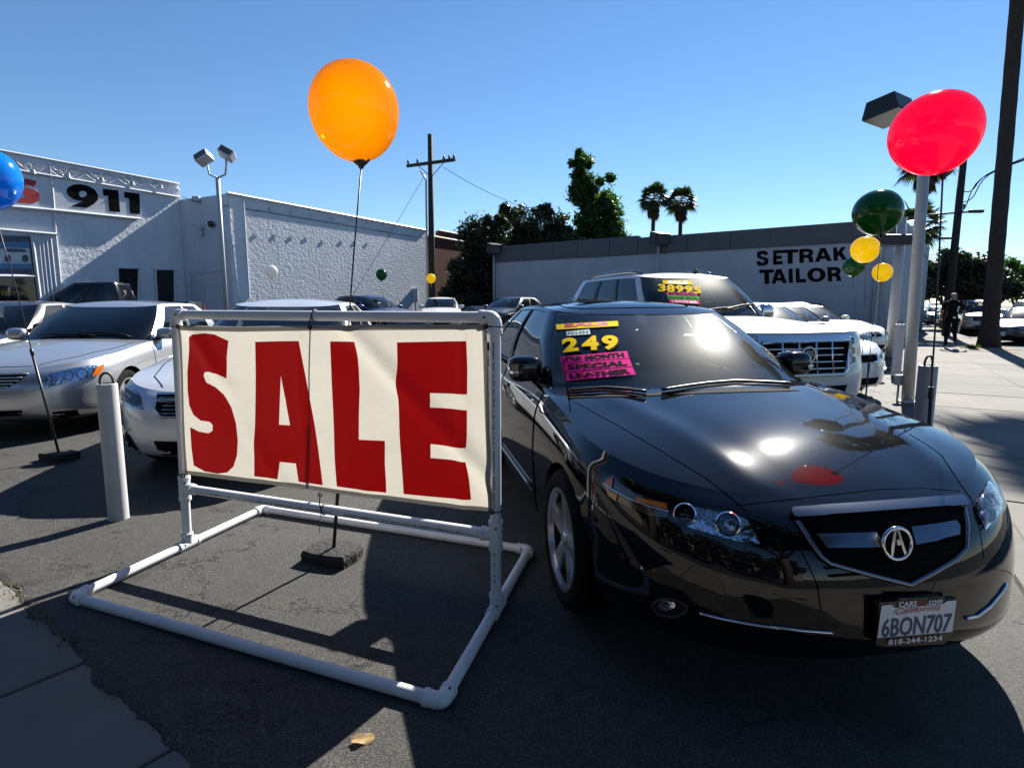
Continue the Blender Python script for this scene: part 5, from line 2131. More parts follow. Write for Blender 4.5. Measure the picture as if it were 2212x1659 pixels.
# ---- row behind it along the sidewalk
row = [
    ((4.72, 9.30, 0.26), dict(paint_=WHITE, H=1.45, nose=0.74, pf=2.2), 'white compact car with rounded nose parked close beside the white SUV', 1.0),
    ((7.57, 14.40, 0.30), dict(paint_=GREYP, H=1.45, nose=0.73), 'grey sedan with dark hood parked in the row beyond the white SUV', 0.9),
    ((9.15, 16.30, 0.30), dict(paint_=WHITE, H=1.42, nose=0.70), 'white sedan with twin kidney shaped grille openings near the corner light pole', 0.9),
    ((10.45, 18.90, 0.30), dict(paint_=BRONZE, H=1.50, nose=0.78), 'bronze sedan parked against the tailor wall', 0.9),
]
for i, ((x, y, a), kw, lab, res) in enumerate(row):
    loc, rz = place(x, y, a)
    c = build_car(sedan(**kw), 'parked_sedan', lab, loc, rz, res=res * .8)
    if i == 2:
        front_details(c, HLS, None, LOW)
        fc = c.lcast('front', 3.0)
        for s in (1, -1):
            g = decal('grille', fc, *poly_mesh([(s * y_, z_) for y_, z_ in ((.03, .56), (.22, .57), (.24, .63), (.2, .69), (.05, .69), (.02, .63))]), MESH_BLACK, c.root, 0.01, step=.06)
            MB().tube([fc(s * y_, z_)[0] + Vector((.014, 0, 0)) for y_, z_ in ((.03, .56), (.22, .57), (.24, .63), (.2, .69), (.05, .69), (.02, .63))], 0.012, 6, closed=True).build('grille_frame', CHROME, g, smooth=True)
    else:
        front_details(c, HLS, GRL, LOW, slats=3 if i else 0, plate=.42 if i == 3 else None)

# ---- cars at the back of the lot
def facing(dx, dy):
    return math.atan2(dx, -dy)


back = [
    (-4.1, 21.5, facing(.80, -.60), dict(paint_=NAVY, H=1.47, nose=0.75), 'deep blue sedan parked along the white brick wall'),
    (-3.1, 26.2, facing(.12, -1), dict(paint_=WHITE, H=1.45), 'white sedan facing the lot below the utility pole'),
    (-0.9, 24.5, facing(-.55, -.83), dict(paint_=DKBLUE, H=1.45), 'dark slate blue sedan at the foot of the tailor wall by the trees'),
    (2.0, 23.2, facing(-.55, -.83), dict(paint_=BLACKP, H=1.45), 'black sedan mostly hidden behind the roof of the front black sedan'),
]
for x, y, a, kw, lab in back:
    loc, rz = place(x, y, a)
    c = build_car(sedan(**kw), 'parked_sedan', lab, loc, rz, res=0.6)
    front_details(c, HLS, GRL, LOW, slats=2)

# ---- dark pickup by the 911 wall
pk = suv(BLACKP, wb=3.55, fo=.98, ro=1.15, W=1.98, H=1.86, belt=1.22, nose=1.12, interior=True)
pk['roof'].update(xcr=-2.35, xr=-2.65)
pk['belt'].update(xcr=-2.45, xr=-2.80)
pk['deck'] = (-2.80, -2.80)
pk['windows'] = [(0.02, 0.50), (0.56, 0.95)]
pk['doors'] = [(-0.66, -1.75), (-1.75, -2.6)]
pk['deck_z'] = pchip([-4.8, -4.5, -2.7], [1.20, 1.18, 1.18])
loc = Vector((-14.6, 17.9, 0))
PK = build_car(pk, 'pickup_truck', 'black pickup truck parked in front of the shaded 911 building wall', (loc.x, loc.y, lot_z(loc.x, loc.y)), math.atan2(-.30, -.95), res=0.7, cat='pickup truck')
front_details(PK, [(0.66, .92), (.86, .95), (.88, 1.04), (.66, 1.02)], [(0.58, 1.02), (0.55, 0.78)], None, slats=2)
for s in (1, -1):
    b = MB().box((-4.68, s * .90, 0.98), (0.06, 0.14, 0.34), bev=0.02).build('tail_light', RED_LENS, PK.root)
    MB().box((-4.715, s * .90, 0.90), (0.012, 0.10, 0.07)).build('reverse_lens', PLATE_WHITE, b)
# ------------------------------------------------------------------ buildings
def wall_mat(name, col, brick=None, stucco=None, noise=(0.8, 0.08), stain=None):
    """painted wall; brick=(w, h, depth, mortar tint) in metres on the wall's own x, z; stucco=(scale, depth)"""
    m = bpy.data.materials.new(name)
    m.use_nodes = True
    n = m.node_tree
    p = n.nodes['Principled BSDF']
    p.inputs['Roughness'].default_value = 0.8
    p.inputs['Specular IOR Level'].default_value = 0.2
    tc = n.nodes.new('ShaderNodeTexCoord')
    sep = n.nodes.new('ShaderNodeSeparateXYZ')
    link(n, tc.outputs['Object'], sep.inputs[0])
    cmb = n.nodes.new('ShaderNodeCombineXYZ')
    link(n, sep.outputs['X'], cmb.inputs['X'])
    link(n, sep.outputs['Z'], cmb.inputs['Y'])
    t = n.nodes.new('ShaderNodeTexNoise')
    t.inputs['Scale'].default_value = noise[0]
    t.inputs['Detail'].default_value = 9
    t.inputs['Roughness'].default_value = 0.65
    link(n, tc.outputs['Object'], t.inputs['Vector'])
    r = n.nodes.new('ShaderNodeMapRange')
    r.inputs['From Min'].default_value = 0.25
    r.inputs['From Max'].default_value = 0.75
    r.inputs['To Min'].default_value = 1 - noise[1]
    r.inputs['To Max'].default_value = 1 + noise[1]
    link(n, t.outputs['Fac'], r.inputs['Value'])
    v = n.nodes.new('ShaderNodeVectorMath')
    v.operation = 'SCALE'
    v.inputs[0].default_value = col
    link(n, r.outputs[0], v.inputs['Scale'])
    # faint run-off streaks in the paint
    mp = n.nodes.new('ShaderNodeMapping')
    mp.inputs['Scale'].default_value = (0.8, 0.8, 0.25)
    link(n, tc.outputs['Object'], mp.inputs['Vector'])
    t2 = n.nodes.new('ShaderNodeTexNoise')
    t2.inputs['Scale'].default_value = 1.5
    t2.inputs['Detail'].default_value = 8
    t2.inputs['Roughness'].default_value = 0.7
    link(n, mp.outputs[0], t2.inputs['Vector'])
    r2_ = n.nodes.new('ShaderNodeMapRange')
    r2_.inputs['From Min'].default_value = 0.35
    r2_.inputs['From Max'].default_value = 0.62
    r2_.inputs['To Min'].default_value = 0.92
    r2_.inputs['To Max'].default_value = 1.03
    link(n, t2.outputs['Fac'], r2_.inputs['Value'])
    v3 = n.nodes.new('ShaderNodeVectorMath')
    v3.operation = 'SCALE'
    link(n, v.outputs[0], v3.inputs[0])
    link(n, r2_.outputs[0], v3.inputs['Scale'])
    csock = v3.outputs[0]
    nrm = None
    if brick:
        b = n.nodes.new('ShaderNodeTexBrick')
        b.inputs['Scale'].default_value = 1.0
        b.inputs['Brick Width'].default_value = brick[0]
        b.inputs['Row Height'].default_value = brick[1]
        b.inputs['Mortar Size'].default_value = brick[1] * 0.13
        b.inputs['Mortar Smooth'].default_value = 0.35
        b.inputs['Color1'].default_value = (1, 1, 1, 1)
        b.inputs['Color2'].default_value = (0.72, 0.72, 0.72, 1)
        b.inputs['Mortar'].default_value = (0, 0, 0, 1)
        link(n, cmb.outputs[0], b.inputs['Vector'])
        nz = n.nodes.new('ShaderNodeTexNoise')
        nz.inputs['Scale'].default_value = 7.0
        nz.inputs['Detail'].default_value = 4
        link(n, tc.outputs['Object'], nz.inputs['Vector'])
        ad = n.nodes.new('ShaderNodeMath')
        ad.operation = 'MULTIPLY_ADD'
        ad.inputs[1].default_value = 0.7
        link(n, nz.outputs['Fac'], ad.inputs[0])
        link(n, b.outputs['Color'], ad.inputs[2])
        bp = n.nodes.new('ShaderNodeBump')
        bp.inputs['Strength'].default_value = 1.0
        bp.inputs['Distance'].default_value = brick[2]
        link(n, ad.outputs[0], bp.inputs['Height'])
        nrm = bp
        if len(brick) > 3:
            mx = n.nodes.new('ShaderNodeMix')
            mx.data_type = 'RGBA'
            mx.blend_type = 'MULTIPLY'
            mx.inputs[0].default_value = brick[3]
            link(n, csock, mx.inputs[6])
            link(n, b.outputs['Color'], mx.inputs[7])
            csock = mx.outputs[2]
    if stucco:
        s = n.nodes.new('ShaderNodeTexNoise')
        s.inputs['Scale'].default_value = stucco[0]
        s.inputs['Detail'].default_value = 5
        s.inputs['Roughness'].default_value = 0.6
        link(n, tc.outputs['Object'], s.inputs['Vector'])
        bp = n.nodes.new('ShaderNodeBump')
        bp.inputs['Strength'].default_value = 1.0
        bp.inputs['Distance'].default_value = stucco[1]
        link(n, s.outputs['Fac'], bp.inputs['Height'])
        nrm = bp
    link(n, csock, p.inputs['Base Color'])
    if nrm:
        link(n, nrm.outputs[0], p.inputs['Normal'])
    return m


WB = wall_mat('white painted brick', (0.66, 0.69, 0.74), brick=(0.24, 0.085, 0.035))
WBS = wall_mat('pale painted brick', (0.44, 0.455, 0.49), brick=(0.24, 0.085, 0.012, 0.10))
RB = wall_mat('red brick', (0.16, 0.055, 0.035), brick=(0.24, 0.085, 0.02, 0.55), noise=(1.5, 0.3))
STUCCO = wall_mat('rough white stucco', (0.66, 0.69, 0.74), stucco=(7.0, 0.06))
SMOOTHW = wall_mat('smooth white plaster', (0.58, 0.60, 0.64), stucco=(30, 0.003))
GREYBAND = principled('grey parapet panels', (0.085, 0.085, 0.092), 0.7, noise=(1.5, 0.12))
INK_BLACK = principled('black wall paint', (0.006, 0.006, 0.007), 0.95, spec=0.05, noise=(6, 0.2))
WALL_RED = principled('red wall paint', (0.42, 0.015, 0.02), 0.6)
COPING = principled('white metal coping', (0.55, 0.57, 0.60), 0.4, noise=(2, 0.08))
DARK_GLASS = principled('dark shop glass', (0.006, 0.008, 0.010), 0.05, spec=0.6)


def face(parent, name, a, b, z0, z1, mat, thick=0.25):
    """upright wall panel from a to b; its own x runs along the wall"""
    a, b = Vector((a.x, a.y, 0)), Vector((b.x, b.y, 0))
    d = b - a
    L = d.length
    Mp = mat_of(parent).inverted() if parent else Matrix.Identity(4)
    M = Matrix.Translation(a) @ Matrix.Rotation(math.atan2(d.y, d.x), 4, 'Z')
    o = MB().box((L / 2, thick / 2, (z0 + z1) / 2), (L, thick, z1 - z0)).build(name, mat, parent)
    o.matrix_local = Mp @ M
    return o


A = ground(490, 424, 5.5)
B = min((ground(921, 487, 5.5 + k * 0.01) for k in range(80)), key=lambda q: abs(math.degrees(math.atan2(q.x - A.x, q.y - A.y)) - 27.5))
U1 = Vector((B.x - A.x, B.y - A.y, 0)).normalized()
V1 = Vector((-U1.y, U1.x, 0))                      # towards the back left
Cc = ground(387, 446, 5.5)
# where the showroom wall meets this building in the photo
LE = min((k * 0.02 for k in range(50, 400)), key=lambda t_: abs(project((A.x + V1.x * t_, A.y + V1.y * t_, 5.5))[0] - 388))
b1 = thing('brick_building', 'white painted brick building with anchor plates behind the parked cars', 'building', (A.x, A.y, 0))
Mi = mat_of(b1).inverted()
zB = 5.6
w1 = face(b1, 'wall', A, A + U1 * ((B - A).length + .02), -0.1, zB, WB)
face(b1, 'wall', A + V1 * LE, A + U1 * 0.004, -0.1, zB - .02, SMOOTHW)
face(b1, 'wall', A + U1 * (B - A).length, A + U1 * (B - A).length + V1 * 9, -0.1, zB - .02, WB)
pl = [(p.x - A.x, p.y - A.y) for p in (A, A + U1 * (B - A).length, A + U1 * (B - A).length + V1 * 9, A + V1 * 9)]
MB().prism(pl, zB - .5, zB - .42).build('roof', COPING, b1)
for p, q in ((A - V1 * .03, A + U1 * ((B - A).length) - V1 * .03),):
    MB().tube([Mi @ (p + Vector((0, 0, zB - p.z + .02))), Mi @ (Vector((q.x, q.y, zB + .02)))], 0.05, 6).build('coping', COPING, b1)
pB = on_plane(A - V1 * 0.001, -V1)
z2 = view(500, 300, 1300, 2212)
# smooth corner strip and anchor plates
decal('corner_strip', pB, *px_poly(z2, [(218, 548), (318, 563), (360, 1260), (290, 1280), (258, 985), (235, 800)]), STUCCO, b1, 0.02, Mi, thick=0.018)
MB().tube(path_px(pB, [z2(318, 563), z2(362, 1260)], Mi, 0.03), 0.03, 6).build('corner_bead', COPING, b1)
PLATE = principled('painted anchor plate', (0.40, 0.43, 0.48), 0.6)
for x, y in ((505, 640), (655, 660), (795, 682), (940, 705), (1080, 718), (1190, 727), (1300, 747), (410, 818), (545, 824), (660, 834), (765, 842), (880, 865), (1010, 866), (1105, 870), (1190, 880)):
    c, n = pB(*z2(x, y))
    pa = MB()
    for k in range(2):
        d = (U1 * math.cos(0.8 + k * 1.57) + Vector((0, 0, 1)) * math.sin(0.8 + k * 1.57)) * 0.16
        pa.tube([Mi @ (c - d + n * .03), Mi @ (c + d + n * .03)], 0.035, 5)
    for k in range(1):
        MB().tube([Mi @ (c), Mi @ (c + n * 0.022)], 0.09, 8).build('anchor_plate', PLATE, b1)
# meter box
c, n = pB(*z2(1512, 1240))
MB().box(Mi @ (c + n * .15), (0.32, 0.22, 0.75), bev=0.02).build('meter_box', BOXGREY, b1)
cc = c + n * .15
MB().tube([Mi @ (cc - Vector((0, 0, .3))), Mi @ Vector((cc.x, cc.y, .1))], 0.05, 8).build('meter_conduit', BOXGREY, b1)
# shaded end face: dome camera, lights, service door
pE = on_plane(A - U1 * 0.001, -U1)
v1a = view(0, 350, 700, 2212)
c, n = pE(*v1a(1715, 693))
bm_ = MB().lathe([(0.13 * math.sin(a), -0.13 * math.cos(a)) for a in [math.pi * k / 10 for k in range(11)]], 16, Mi @ Matrix.Translation(c + n * .14))
bm_.build('dome_camera', DARK_GLASS, b1, smooth=True)
c, n = pE(*v1a(1628, 725))
fl_ = MB().box(Mi @ (c + n * .1), (0.2, 0.2, 0.16), bev=0.03)
fl_.build('wall_lamp', BOXGREY, b1)
MB().box(Mi @ (c + n * .1 - Vector((0, 0, .22))), (0.14, 0.16, 0.14), bev=0.03).build('wall_lamp', BOXGREY, b1)
MB().tube(path_px(pE, [v1a(1535, 1290), v1a(1535, 1090), v1a(1830, 1060)], Mi, .02), 0.02, 5).build('trim_line', COPING, b1)
decal('service_door', pE, *px_poly(v1a, [(1552, 1290), (1548, 1132), (1645, 1122), (1650, 1290)]), COPING, b1, 0.04, Mi, thick=.04)
c, n = pE(*v1a(1592, 492))
MB().box(Mi @ (c + n * .1), (0.28, 0.2, 0.2), Matrix.Identity(4), bev=0.03).build('flood_lamp', BOXGREY, b1)

# ---- 911 building
E9 = A + V1 * LE
Z9 = at_depth(393, 399, E9.y).z
E9.z = 0
b9 = thing('showroom_building', 'white stucco showroom with chevron frieze and big 911 lettering', 'building', (E9.x, E9.y, 0))
M9 = mat_of(b9).inverted()
face(b9, 'wall', E9 - U1 * 18, E9 + U1 * 0.0, -0.1, Z9, STUCCO)
face(b9, 'wall', E9 - U1 * 0.002, E9 + V1 * 12, -0.1, Z9 - .02, STUCCO)
p9 = on_plane(E9, -V1)
pl = [(q.x - E9.x, q.y - E9.y) for q in (E9 + V1 * .3, E9 - U1 * 18 + V1 * .3, E9 - U1 * 18 + V1 * 12, E9 + V1 * 12)]
MB().prism(pl, Z9 - .6, Z9 - .5).build('roof', COPING, b9)


def at9(s, z, off=0.0):
    """s metres left of the corner"""
    return M9 @ (E9 - U1 * s + Vector((0, 0, z)) - V1 * off)


def band9(name, s0, s1, z0, z1, off, mat, parent=b9):
    mb = MB()
    P = [at9(s, z, o) for o in (0.0, off) for s, z in ((s0, z0), (s1, z0), (s1, z1), (s0, z1))]
    mb.add(P, [(0, 1, 2, 3), (4, 5, 6, 7), (0, 1, 5, 4), (1, 2, 6, 5), (2, 3, 7, 6), (3, 0, 4, 7)])
    return mb.build(name, mat, parent)


fr_ = band9('frieze', 0.0, 17.9, Z9 - 0.50, Z9 + 0.02, 0.05, SMOOTHW)


def fz(x):
    """lower edge of the frieze in the crop"""
    return 292 + (x - 200) * (432 - 292) / 1255.0


peaks = [(-480, 122), (-170, 155), (118, 190), (395, 225), (680, 265), (935, 302), (1170, 340), (1388, 372)]
for i, (x, y) in enumerate(peaks):
    wd = (peaks[i][0] - peaks[i - 1][0] if i else 300) * .46
    for q in (0, 1):
        k_ = 1 - .42 * q
        h_ = (fz(x) - 8 - y) * k_
        MB().tube(path_px(p9, [v1a(x - wd * k_, fz(x - wd * k_) - 8), v1a(x, fz(x) - 8 - h_), v1a(min(x + wd * k_, 1432), fz(min(x + wd * k_, 1432)) - 8)], M9, .06), 0.022, 5).build('chevron', COPING, fr_)
    if i:
        xm = x - wd * 1.08
        for sg in (-1, 1):
            pts = []
            for t_ in range(15):
                a_ = t_ / 14 * 4.2 * math.pi
                r_ = (1 - t_ / 17)
                pts.append(v1a(xm + sg * wd * .36 + sg * r_ * wd * .33 * math.cos(a_), fz(xm) - 62 * wd / 130 * 1.15 + r_ * 30 * wd / 130 * math.sin(a_)))
            MB().tube(path_px(p9, pts, M9, .07), 0.016, 5).build('scroll', COPING, fr_)
        MB().tube(path_px(p9, [v1a(xm, fz(xm) - 10), v1a(xm, fz(xm) - 45 * wd / 130)], M9, .08), [0.07, 0.03], 6).build('scroll_bud', COPING, fr_)
for z in (Z9 - .50, Z9 + .02):
    MB().tube([at9(0, z, .07), at9(17.9, z, .07)], 0.035, 6).build('frieze_rail', COPING, fr_)
# lettering panel and letters
pan = decal('lettering_panel', p9, *px_poly(v1a, [(-400, 240), (410, 322), (1112, 410), (1118, 645), (425, 578), (-400, 500)]), SMOOTHW, b9, 0.05, M9, thick=.05)
nine = [(525, 425), (540, 395), (585, 374), (640, 372), (700, 385), (752, 415), (778, 460), (775, 500), (745, 530), (690, 562), (560, 548), (655, 510), (590, 497), (548, 470), (528, 445)]
vs, fs = poly_mesh([v1a(*p) for p in nine], [[v1a(*p) for p in ell(656, 450, 33, 25, 14)]])
decal('numeral', p9, vs, fs, INK_BLACK, b9, 0.06, M9)
for pg in ([(815, 408), (940, 422), (955, 597), (868, 588), (858, 465), (820, 462)], [(985, 432), (1110, 447), (1115, 613), (1035, 605), (1025, 487), (990, 480)]):
    decal('numeral', p9, *px_poly(v1a, pg), INK_BLACK, b9, 0.06, M9)
decal('letter', p9, *px_poly(v1a, [(95, 352), (160, 326), (220, 330), (285, 348), (268, 392), (215, 378), (188, 384), (185, 398), (262, 411), (300, 440), (312, 480), (295, 512), (240, 527), (140, 520), (70, 500), (85, 462),
                                  (180, 482), (205, 470), (190, 458), (110, 440), (80, 400)]), WALL_RED, b9, 0.06, M9)
MB().tube(path_px(p9, [v1a(-300, 515), v1a(205, 560), v1a(430, 580), v1a(1115, 650)], M9, .08), 0.05, 6).build('ledge', COPING, b9)
MB().tube(path_px(p9, [v1a(390, 215), v1a(412, 400), v1a(428, 580), v1a(440, 775), v1a(492, 1290)], M9, .05), 0.035, 6).build('corner_bead', COPING, b9)
# shop front on the left
lin = MB().tube(path_px(p9, [v1a(-500, 700), v1a(0, 735), v1a(440, 772)], M9, .10), 0.05, 6).build('lintel', COPING, b9)
decal('pier', p9, *px_poly(v1a, [(252, 765), (440, 778), (492, 1310), (318, 1310)]), SMOOTHW, b9, 0.06, M9, thick=.06)
for x0, x1 in ((300, 352), (330, 382), (362, 415), (395, 450)):
    MB().tube(path_px(p9, [v1a(x0, 790), v1a(x1, 1300)], M9, .065), 0.03, 6).build('pier_rib', COPING, b9)
shop = decal('shop_window', p9, *px_poly(v1a, [(-300, 765), (0, 770), (238, 778), (312, 1330), (0, 1330), (-300, 1330)]), DARK_GLASS, b9, 0.03, M9)
for pts in ([(-300, 760), (245, 776)], [(245, 776), (318, 1330)], [(-300, 1102), (265, 1108)]):
    MB().tube(path_px(p9, [v1a(*q) for q in pts], M9, .06), 0.06, 6).build('window_frame', COPING, shop)
POSTER_B = principled('poster sky blue', (0.03, 0.16, 0.36), 0.3)
POSTER_D = principled('poster dark blue', (0.01, 0.03, 0.09), 0.3)
POSTER_W = principled('poster pale', (0.45, 0.50, 0.56), 0.3)
po = decal('poster', p9, *px_poly(v1a, [(-300, 780), (222, 790), (250, 1092), (-300, 1092)]), POSTER_D, shop, 0.04, M9)
decal('poster_band', p9, *px_poly(v1a, [(-300, 838), (228, 832), (232, 885), (-300, 890)]), POSTER_B, po, 0.045, M9)
decal('poster_band', p9, *px_poly(v1a, [(-300, 890), (232, 885), (244, 1010), (-300, 1000)]), POSTER_W, po, 0.045, M9)
decal('poster_band', p9, *px_poly(v1a, [(-300, 1000), (244, 1010), (248, 1050), (-300, 1045)]), POSTER_B, po, 0.045, M9)
CARP = principled('printed white car', (0.55, 0.56, 0.58), 0.3)
decal('poster_car', p9, *px_poly(v1a, [(-60, 975), (-60, 915), (10, 905), (40, 880), (190, 885), (222, 915), (225, 975), (205, 985), (180, 970), (160, 985), (80, 985), (55, 955), (25, 985)]), CARP, po, 0.05, M9)
decal('poster_car_window', p9, *px_poly(v1a, [(25, 905), (48, 886), (185, 890), (212, 915), (90, 915)]), POSTER_D, po, 0.055, M9)
for cx in (55, 195):
    decal('poster_wheel', p9, *poly_mesh([v1a(*q) for q in ell(cx, 965, 27, 30, 14)]), POSTER_D, po, 0.056, M9)
GOLD = principled('gold window lettering', (0.45, 0.32, 0.06), 0.4)
text_decal('window_text', p9, 'ENTER', [v1a(5, 1260), v1a(203, 1262), v1a(201, 1230), v1a(5, 1228)], GOLD, shop, 0.045, M9, bold=0.02)
for q in ([(932, 1040), (1112, 1045), (1105, 1330), (945, 1330)], [(1236, 1052), (1395, 1055), (1400, 1330), (1250, 1330)]):
    d = decal('doorway', p9, *px_poly(v1a, q), DARK_GLASS, b9, 0.012, M9)
    MB().tube(path_px(p9, [v1a(*q[3]), v1a(*q[0]), v1a(*q[1]), v1a(*q[2])], M9, .03), 0.06, 5).build('door_frame', COPING, d)
# roof box
MB().box(M9 @ (E9 + U1 * 1.2 + V1 * 3 + Vector((0, 0, 5.75))), (1.4, 1.0, 0.5), bev=.02).build('roof_unit', BOXGREY, b9)

# ---- red brick building beyond the pole
b2 = thing('red_brick_building', 'low dark red brick building behind the utility pole and trees', 'building', (B.x, B.y, 0))
B0 = A + U1 * ((B - A).length + .35) + V1 * .2
B0.z = 0
zq = 5.35
face(b2, 'wall', B0, B0 + U1 * 22, -0.1, zq, RB)
face(b2, 'wall', B0 + U1 * 3.5 + V1 * 1.6, B0 + U1 * 22 + V1 * 1.6, zq - .5, zq + .75, RB)
Mi2 = mat_of(b2).inverted()
MB().tube([Mi2 @ (B0 + Vector((0, 0, zq + .03))), Mi2 @ (B0 + U1 * 22 + Vector((0, 0, zq + .03)))], 0.07, 5).build('coping', principled('tan coping', (0.28, 0.2, 0.15), 0.7), b2)
MB().tube([Mi2 @ (B0 + U1 * 3.5 + V1 * 1.6 + Vector((0, 0, zq + .78))), Mi2 @ (B0 + U1 * 22 + V1 * 1.6 + Vector((0, 0, zq + .78)))], 0.06, 5).build('coping', principled('tan coping', (0.28, 0.2, 0.15), 0.7), b2)

# ---- tailor building
ZS = 4.5
s1 = ground(1085, 536, ZS)
s2 = ground(1837, 480, ZS)
US = Vector((s2.x - s1.x, s2.y - s1.y, 0)).normalized()
VS = Vector((-US.y, US.x, 0))                       # away from the lot
p1_ = s1 - US * 0.5
p2_ = s2 + US * 1.75
bS = thing('tailor_building', 'long pale brick building with grey parapet and SETRAK TAILOR lettering', 'building', (p1_.x, p1_.y, 0))
MiS = mat_of(bS).inverted()
LS = (p2_ - p1_).length
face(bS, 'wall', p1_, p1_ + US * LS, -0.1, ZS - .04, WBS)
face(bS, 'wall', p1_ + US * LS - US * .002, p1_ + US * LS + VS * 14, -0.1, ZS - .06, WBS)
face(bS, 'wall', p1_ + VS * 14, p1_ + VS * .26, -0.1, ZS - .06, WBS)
pl = [(q.x - p1_.x, q.y - p1_.y) for q in (p1_ + VS * .3, p1_ + US * LS + VS * .3, p1_ + US * LS + VS * 14, p1_ + VS * 14)]
MB().prism(pl, ZS - .7, ZS - .6).build('roof', GREYBAND, bS)
pS = on_plane(Vector((p1_.x, p1_.y, 0)), -VS)
# parapet panels one by one
seams = [0.0, 2.1, 3.9, 5.4, 7.2, 8.7, 9.9, 11.1, 13.0, 14.6, 16.1, LS]
for i in range(len(seams) - 1):
    a0, a1 = seams[i] + .012, seams[i + 1] - .012
    hi = ZS + (0.10 if a1 < 9.0 else 0.0)
    P = []
    for o in (-0.05, 0.28):
        for s_, z in ((a0, ZS - .78), (a1, ZS - .78), (a1, hi), (a0, hi)):
            q = p1_ + US * s_ + VS * o
            P.append(MiS @ Vector((q.x, q.y, z)))
    MB().add(P, [(0, 1, 2, 3), (4, 5, 6, 7), (0, 1, 5, 4), (1, 2, 6, 5), (2, 3, 7, 6), (3, 0, 4, 7)]).build('parapet_panel', GREYBAND, bS)
z4 = view(1850, 350, 2595, 2207)


# heavy block capitals in a unit box: outline and holes
GLYPH = {
    'E': ([(0, 0), (1, 0), (1, .23), (.36, .23), (.36, .39), (.93, .39), (.93, .61), (.36, .61), (.36, .77), (.98, .77), (.98, 1), (0, 1)], []),
    'T': ([(.34, 0), (.66, 0), (.66, .77), (1, .77), (1, 1), (0, 1), (0, .77), (.34, .77)], []),
    'L': ([(0, 0), (1, 0), (1, .24), (.38, .24), (.38, 1), (0, 1)], []),
    'I': ([(0, 0), (1, 0), (1, 1), (0, 1)], []),
    'K': ([(0, 0), (.30, 0), (.30, .28), (.42, .40), (.66, 0), (1.0, 0), (.64, .60), (.98, 1), (.62, 1), (.30, .60), (.30, 1), (0, 1)], []),
    'A': ([(0, 0), (.27, 0), (.335, .20), (.665, .20), (.73, 0), (1, 0), (.66, 1), (.34, 1)], [[(.40, .40), (.60, .40), (.5, .73)]]),
    'R': ([(0, 0), (.30, 0), (.30, .36), (.42, .36), (.62, .30), (.66, 0), (1.0, 0), (.95, .10), (.93, .34), (.80, .45), (.94, .56), (.97, .74), (.90, .90), (.72, .99), (.5, 1), (0, 1)],
          [[(.30, .57), (.52, .57), (.63, .62), (.66, .69), (.62, .76), (.5, .79), (.30, .79)]]),
    'O': ([(.5 + .5 * math.cos(a_), .5 + .5 * math.sin(a_)) for a_ in [2 * math.pi * k / 28 for k in range(28)]], [[(.5 + .22 * math.cos(a_), .5 + .29 * math.sin(a_)) for a_ in [2 * math.pi * k / 20 for k in range(20)]]]),
    'S': ([(0, .30), (.03, .14), (.15, .03), (.35, -.01), (.6, -.01), (.85, .04), (.97, .15), (1, .30), (.95, .44), (.82, .53), (.6, .58), (.42, .62), (.33, .67), (.34, .74), (.45, .78), (.6, .77), (.66, .70), (.96, .72),
           (.92, .87), (.80, .97), (.6, 1.01), (.38, 1.01), (.16, .97), (.05, .86), (.03, .70), (.10, .56), (.26, .48), (.5, .42), (.64, .37), (.68, .30), (.62, .23), (.48, .21), (.36, .24), (.31, .32)], []),
}


def word(text, bl_, br_, tr_, tl_, cuts):
    q = quad_map([z4(*bl_), z4(*br_), z4(*tr_), z4(*tl_)])
    for ch, (u0, u1) in zip(text, cuts):
        out, holes = GLYPH[ch]
        f_ = lambda p: tuple(q(u0 + (u1 - u0) * p[0], p[1]))
        vs, fs = poly_mesh([f_(p) for p in out], [[f_(p) for p in h_] for h_ in holes])
        decal('letter', pS, vs, fs, INK_BLACK, bS, 0.012, MiS)


word('SETRAK', (198, 962), (880, 915), (874, 818), (200, 850), [(0, .135), (.185, .29), (.285, .462), (.475, .635), (.645, .83), (.853, 1.0)])
word('TAILOR', (222, 1098), (838, 1073), (832, 967), (220, 990), [(0, .18), (.145, .335), (.358, .408), (.445, .57), (.585, .81), (.835, 1.0)])
# flood lights on wall poles
for (fx, lx, ly, w_, h_, lab) in ((1073, 1070, 538, 26, 26, 'flood light on a thin white pole at the left end of the tailor wall'), (1425, 1421, 516, 38, 30, 'flood light on a thin white pole at the middle of the tailor wall'),
                                  ):
    c, n = pS(fx, 600)
    f0 = Vector((c.x, c.y, 0)) + n * 0.25
    zt_ = at_depth(lx, ly, f0.y).z
    t = thing('flood_light', lab, 'flood light', (f0.x, f0.y, lot_z(f0.x, f0.y)), 0.0, 'flood lights on the tailor wall')
    MB().tube([(0, 0, 0), (0, 0, zt_ - .3 - lot_z(f0.x, f0.y))], 0.055, 8).build('pole', POST, t, smooth=True)
    s_ = f0.y / F
    Ml = Matrix.Translation((0, -.15, zt_ - lot_z(f0.x, f0.y))) @ Matrix.Rotation(0.5, 4, 'Z') @ Matrix.Rotation(RAD(14), 4, 'X')
    h = MB().box((0, 0, 0), (w_ * s_, 0.5, h_ * s_ * .8), Ml, bev=0.04).build('lamp_head', LAMP_BOX, t)
    MB().box((0, -.26, -.02), (w_ * s_ * .85, 0.02, h_ * s_ * .6), Ml).build('lens', LAMP_LENS, h)
# conduit at the right end
c, n = pS(1897, 600)
MB().tube([MiS @ (Vector((c.x, c.y, 0)) + n * .12), MiS @ (Vector((c.x, c.y, 3.6)) + n * .12)], 0.10, 8).build('downpipe', POST, bS)
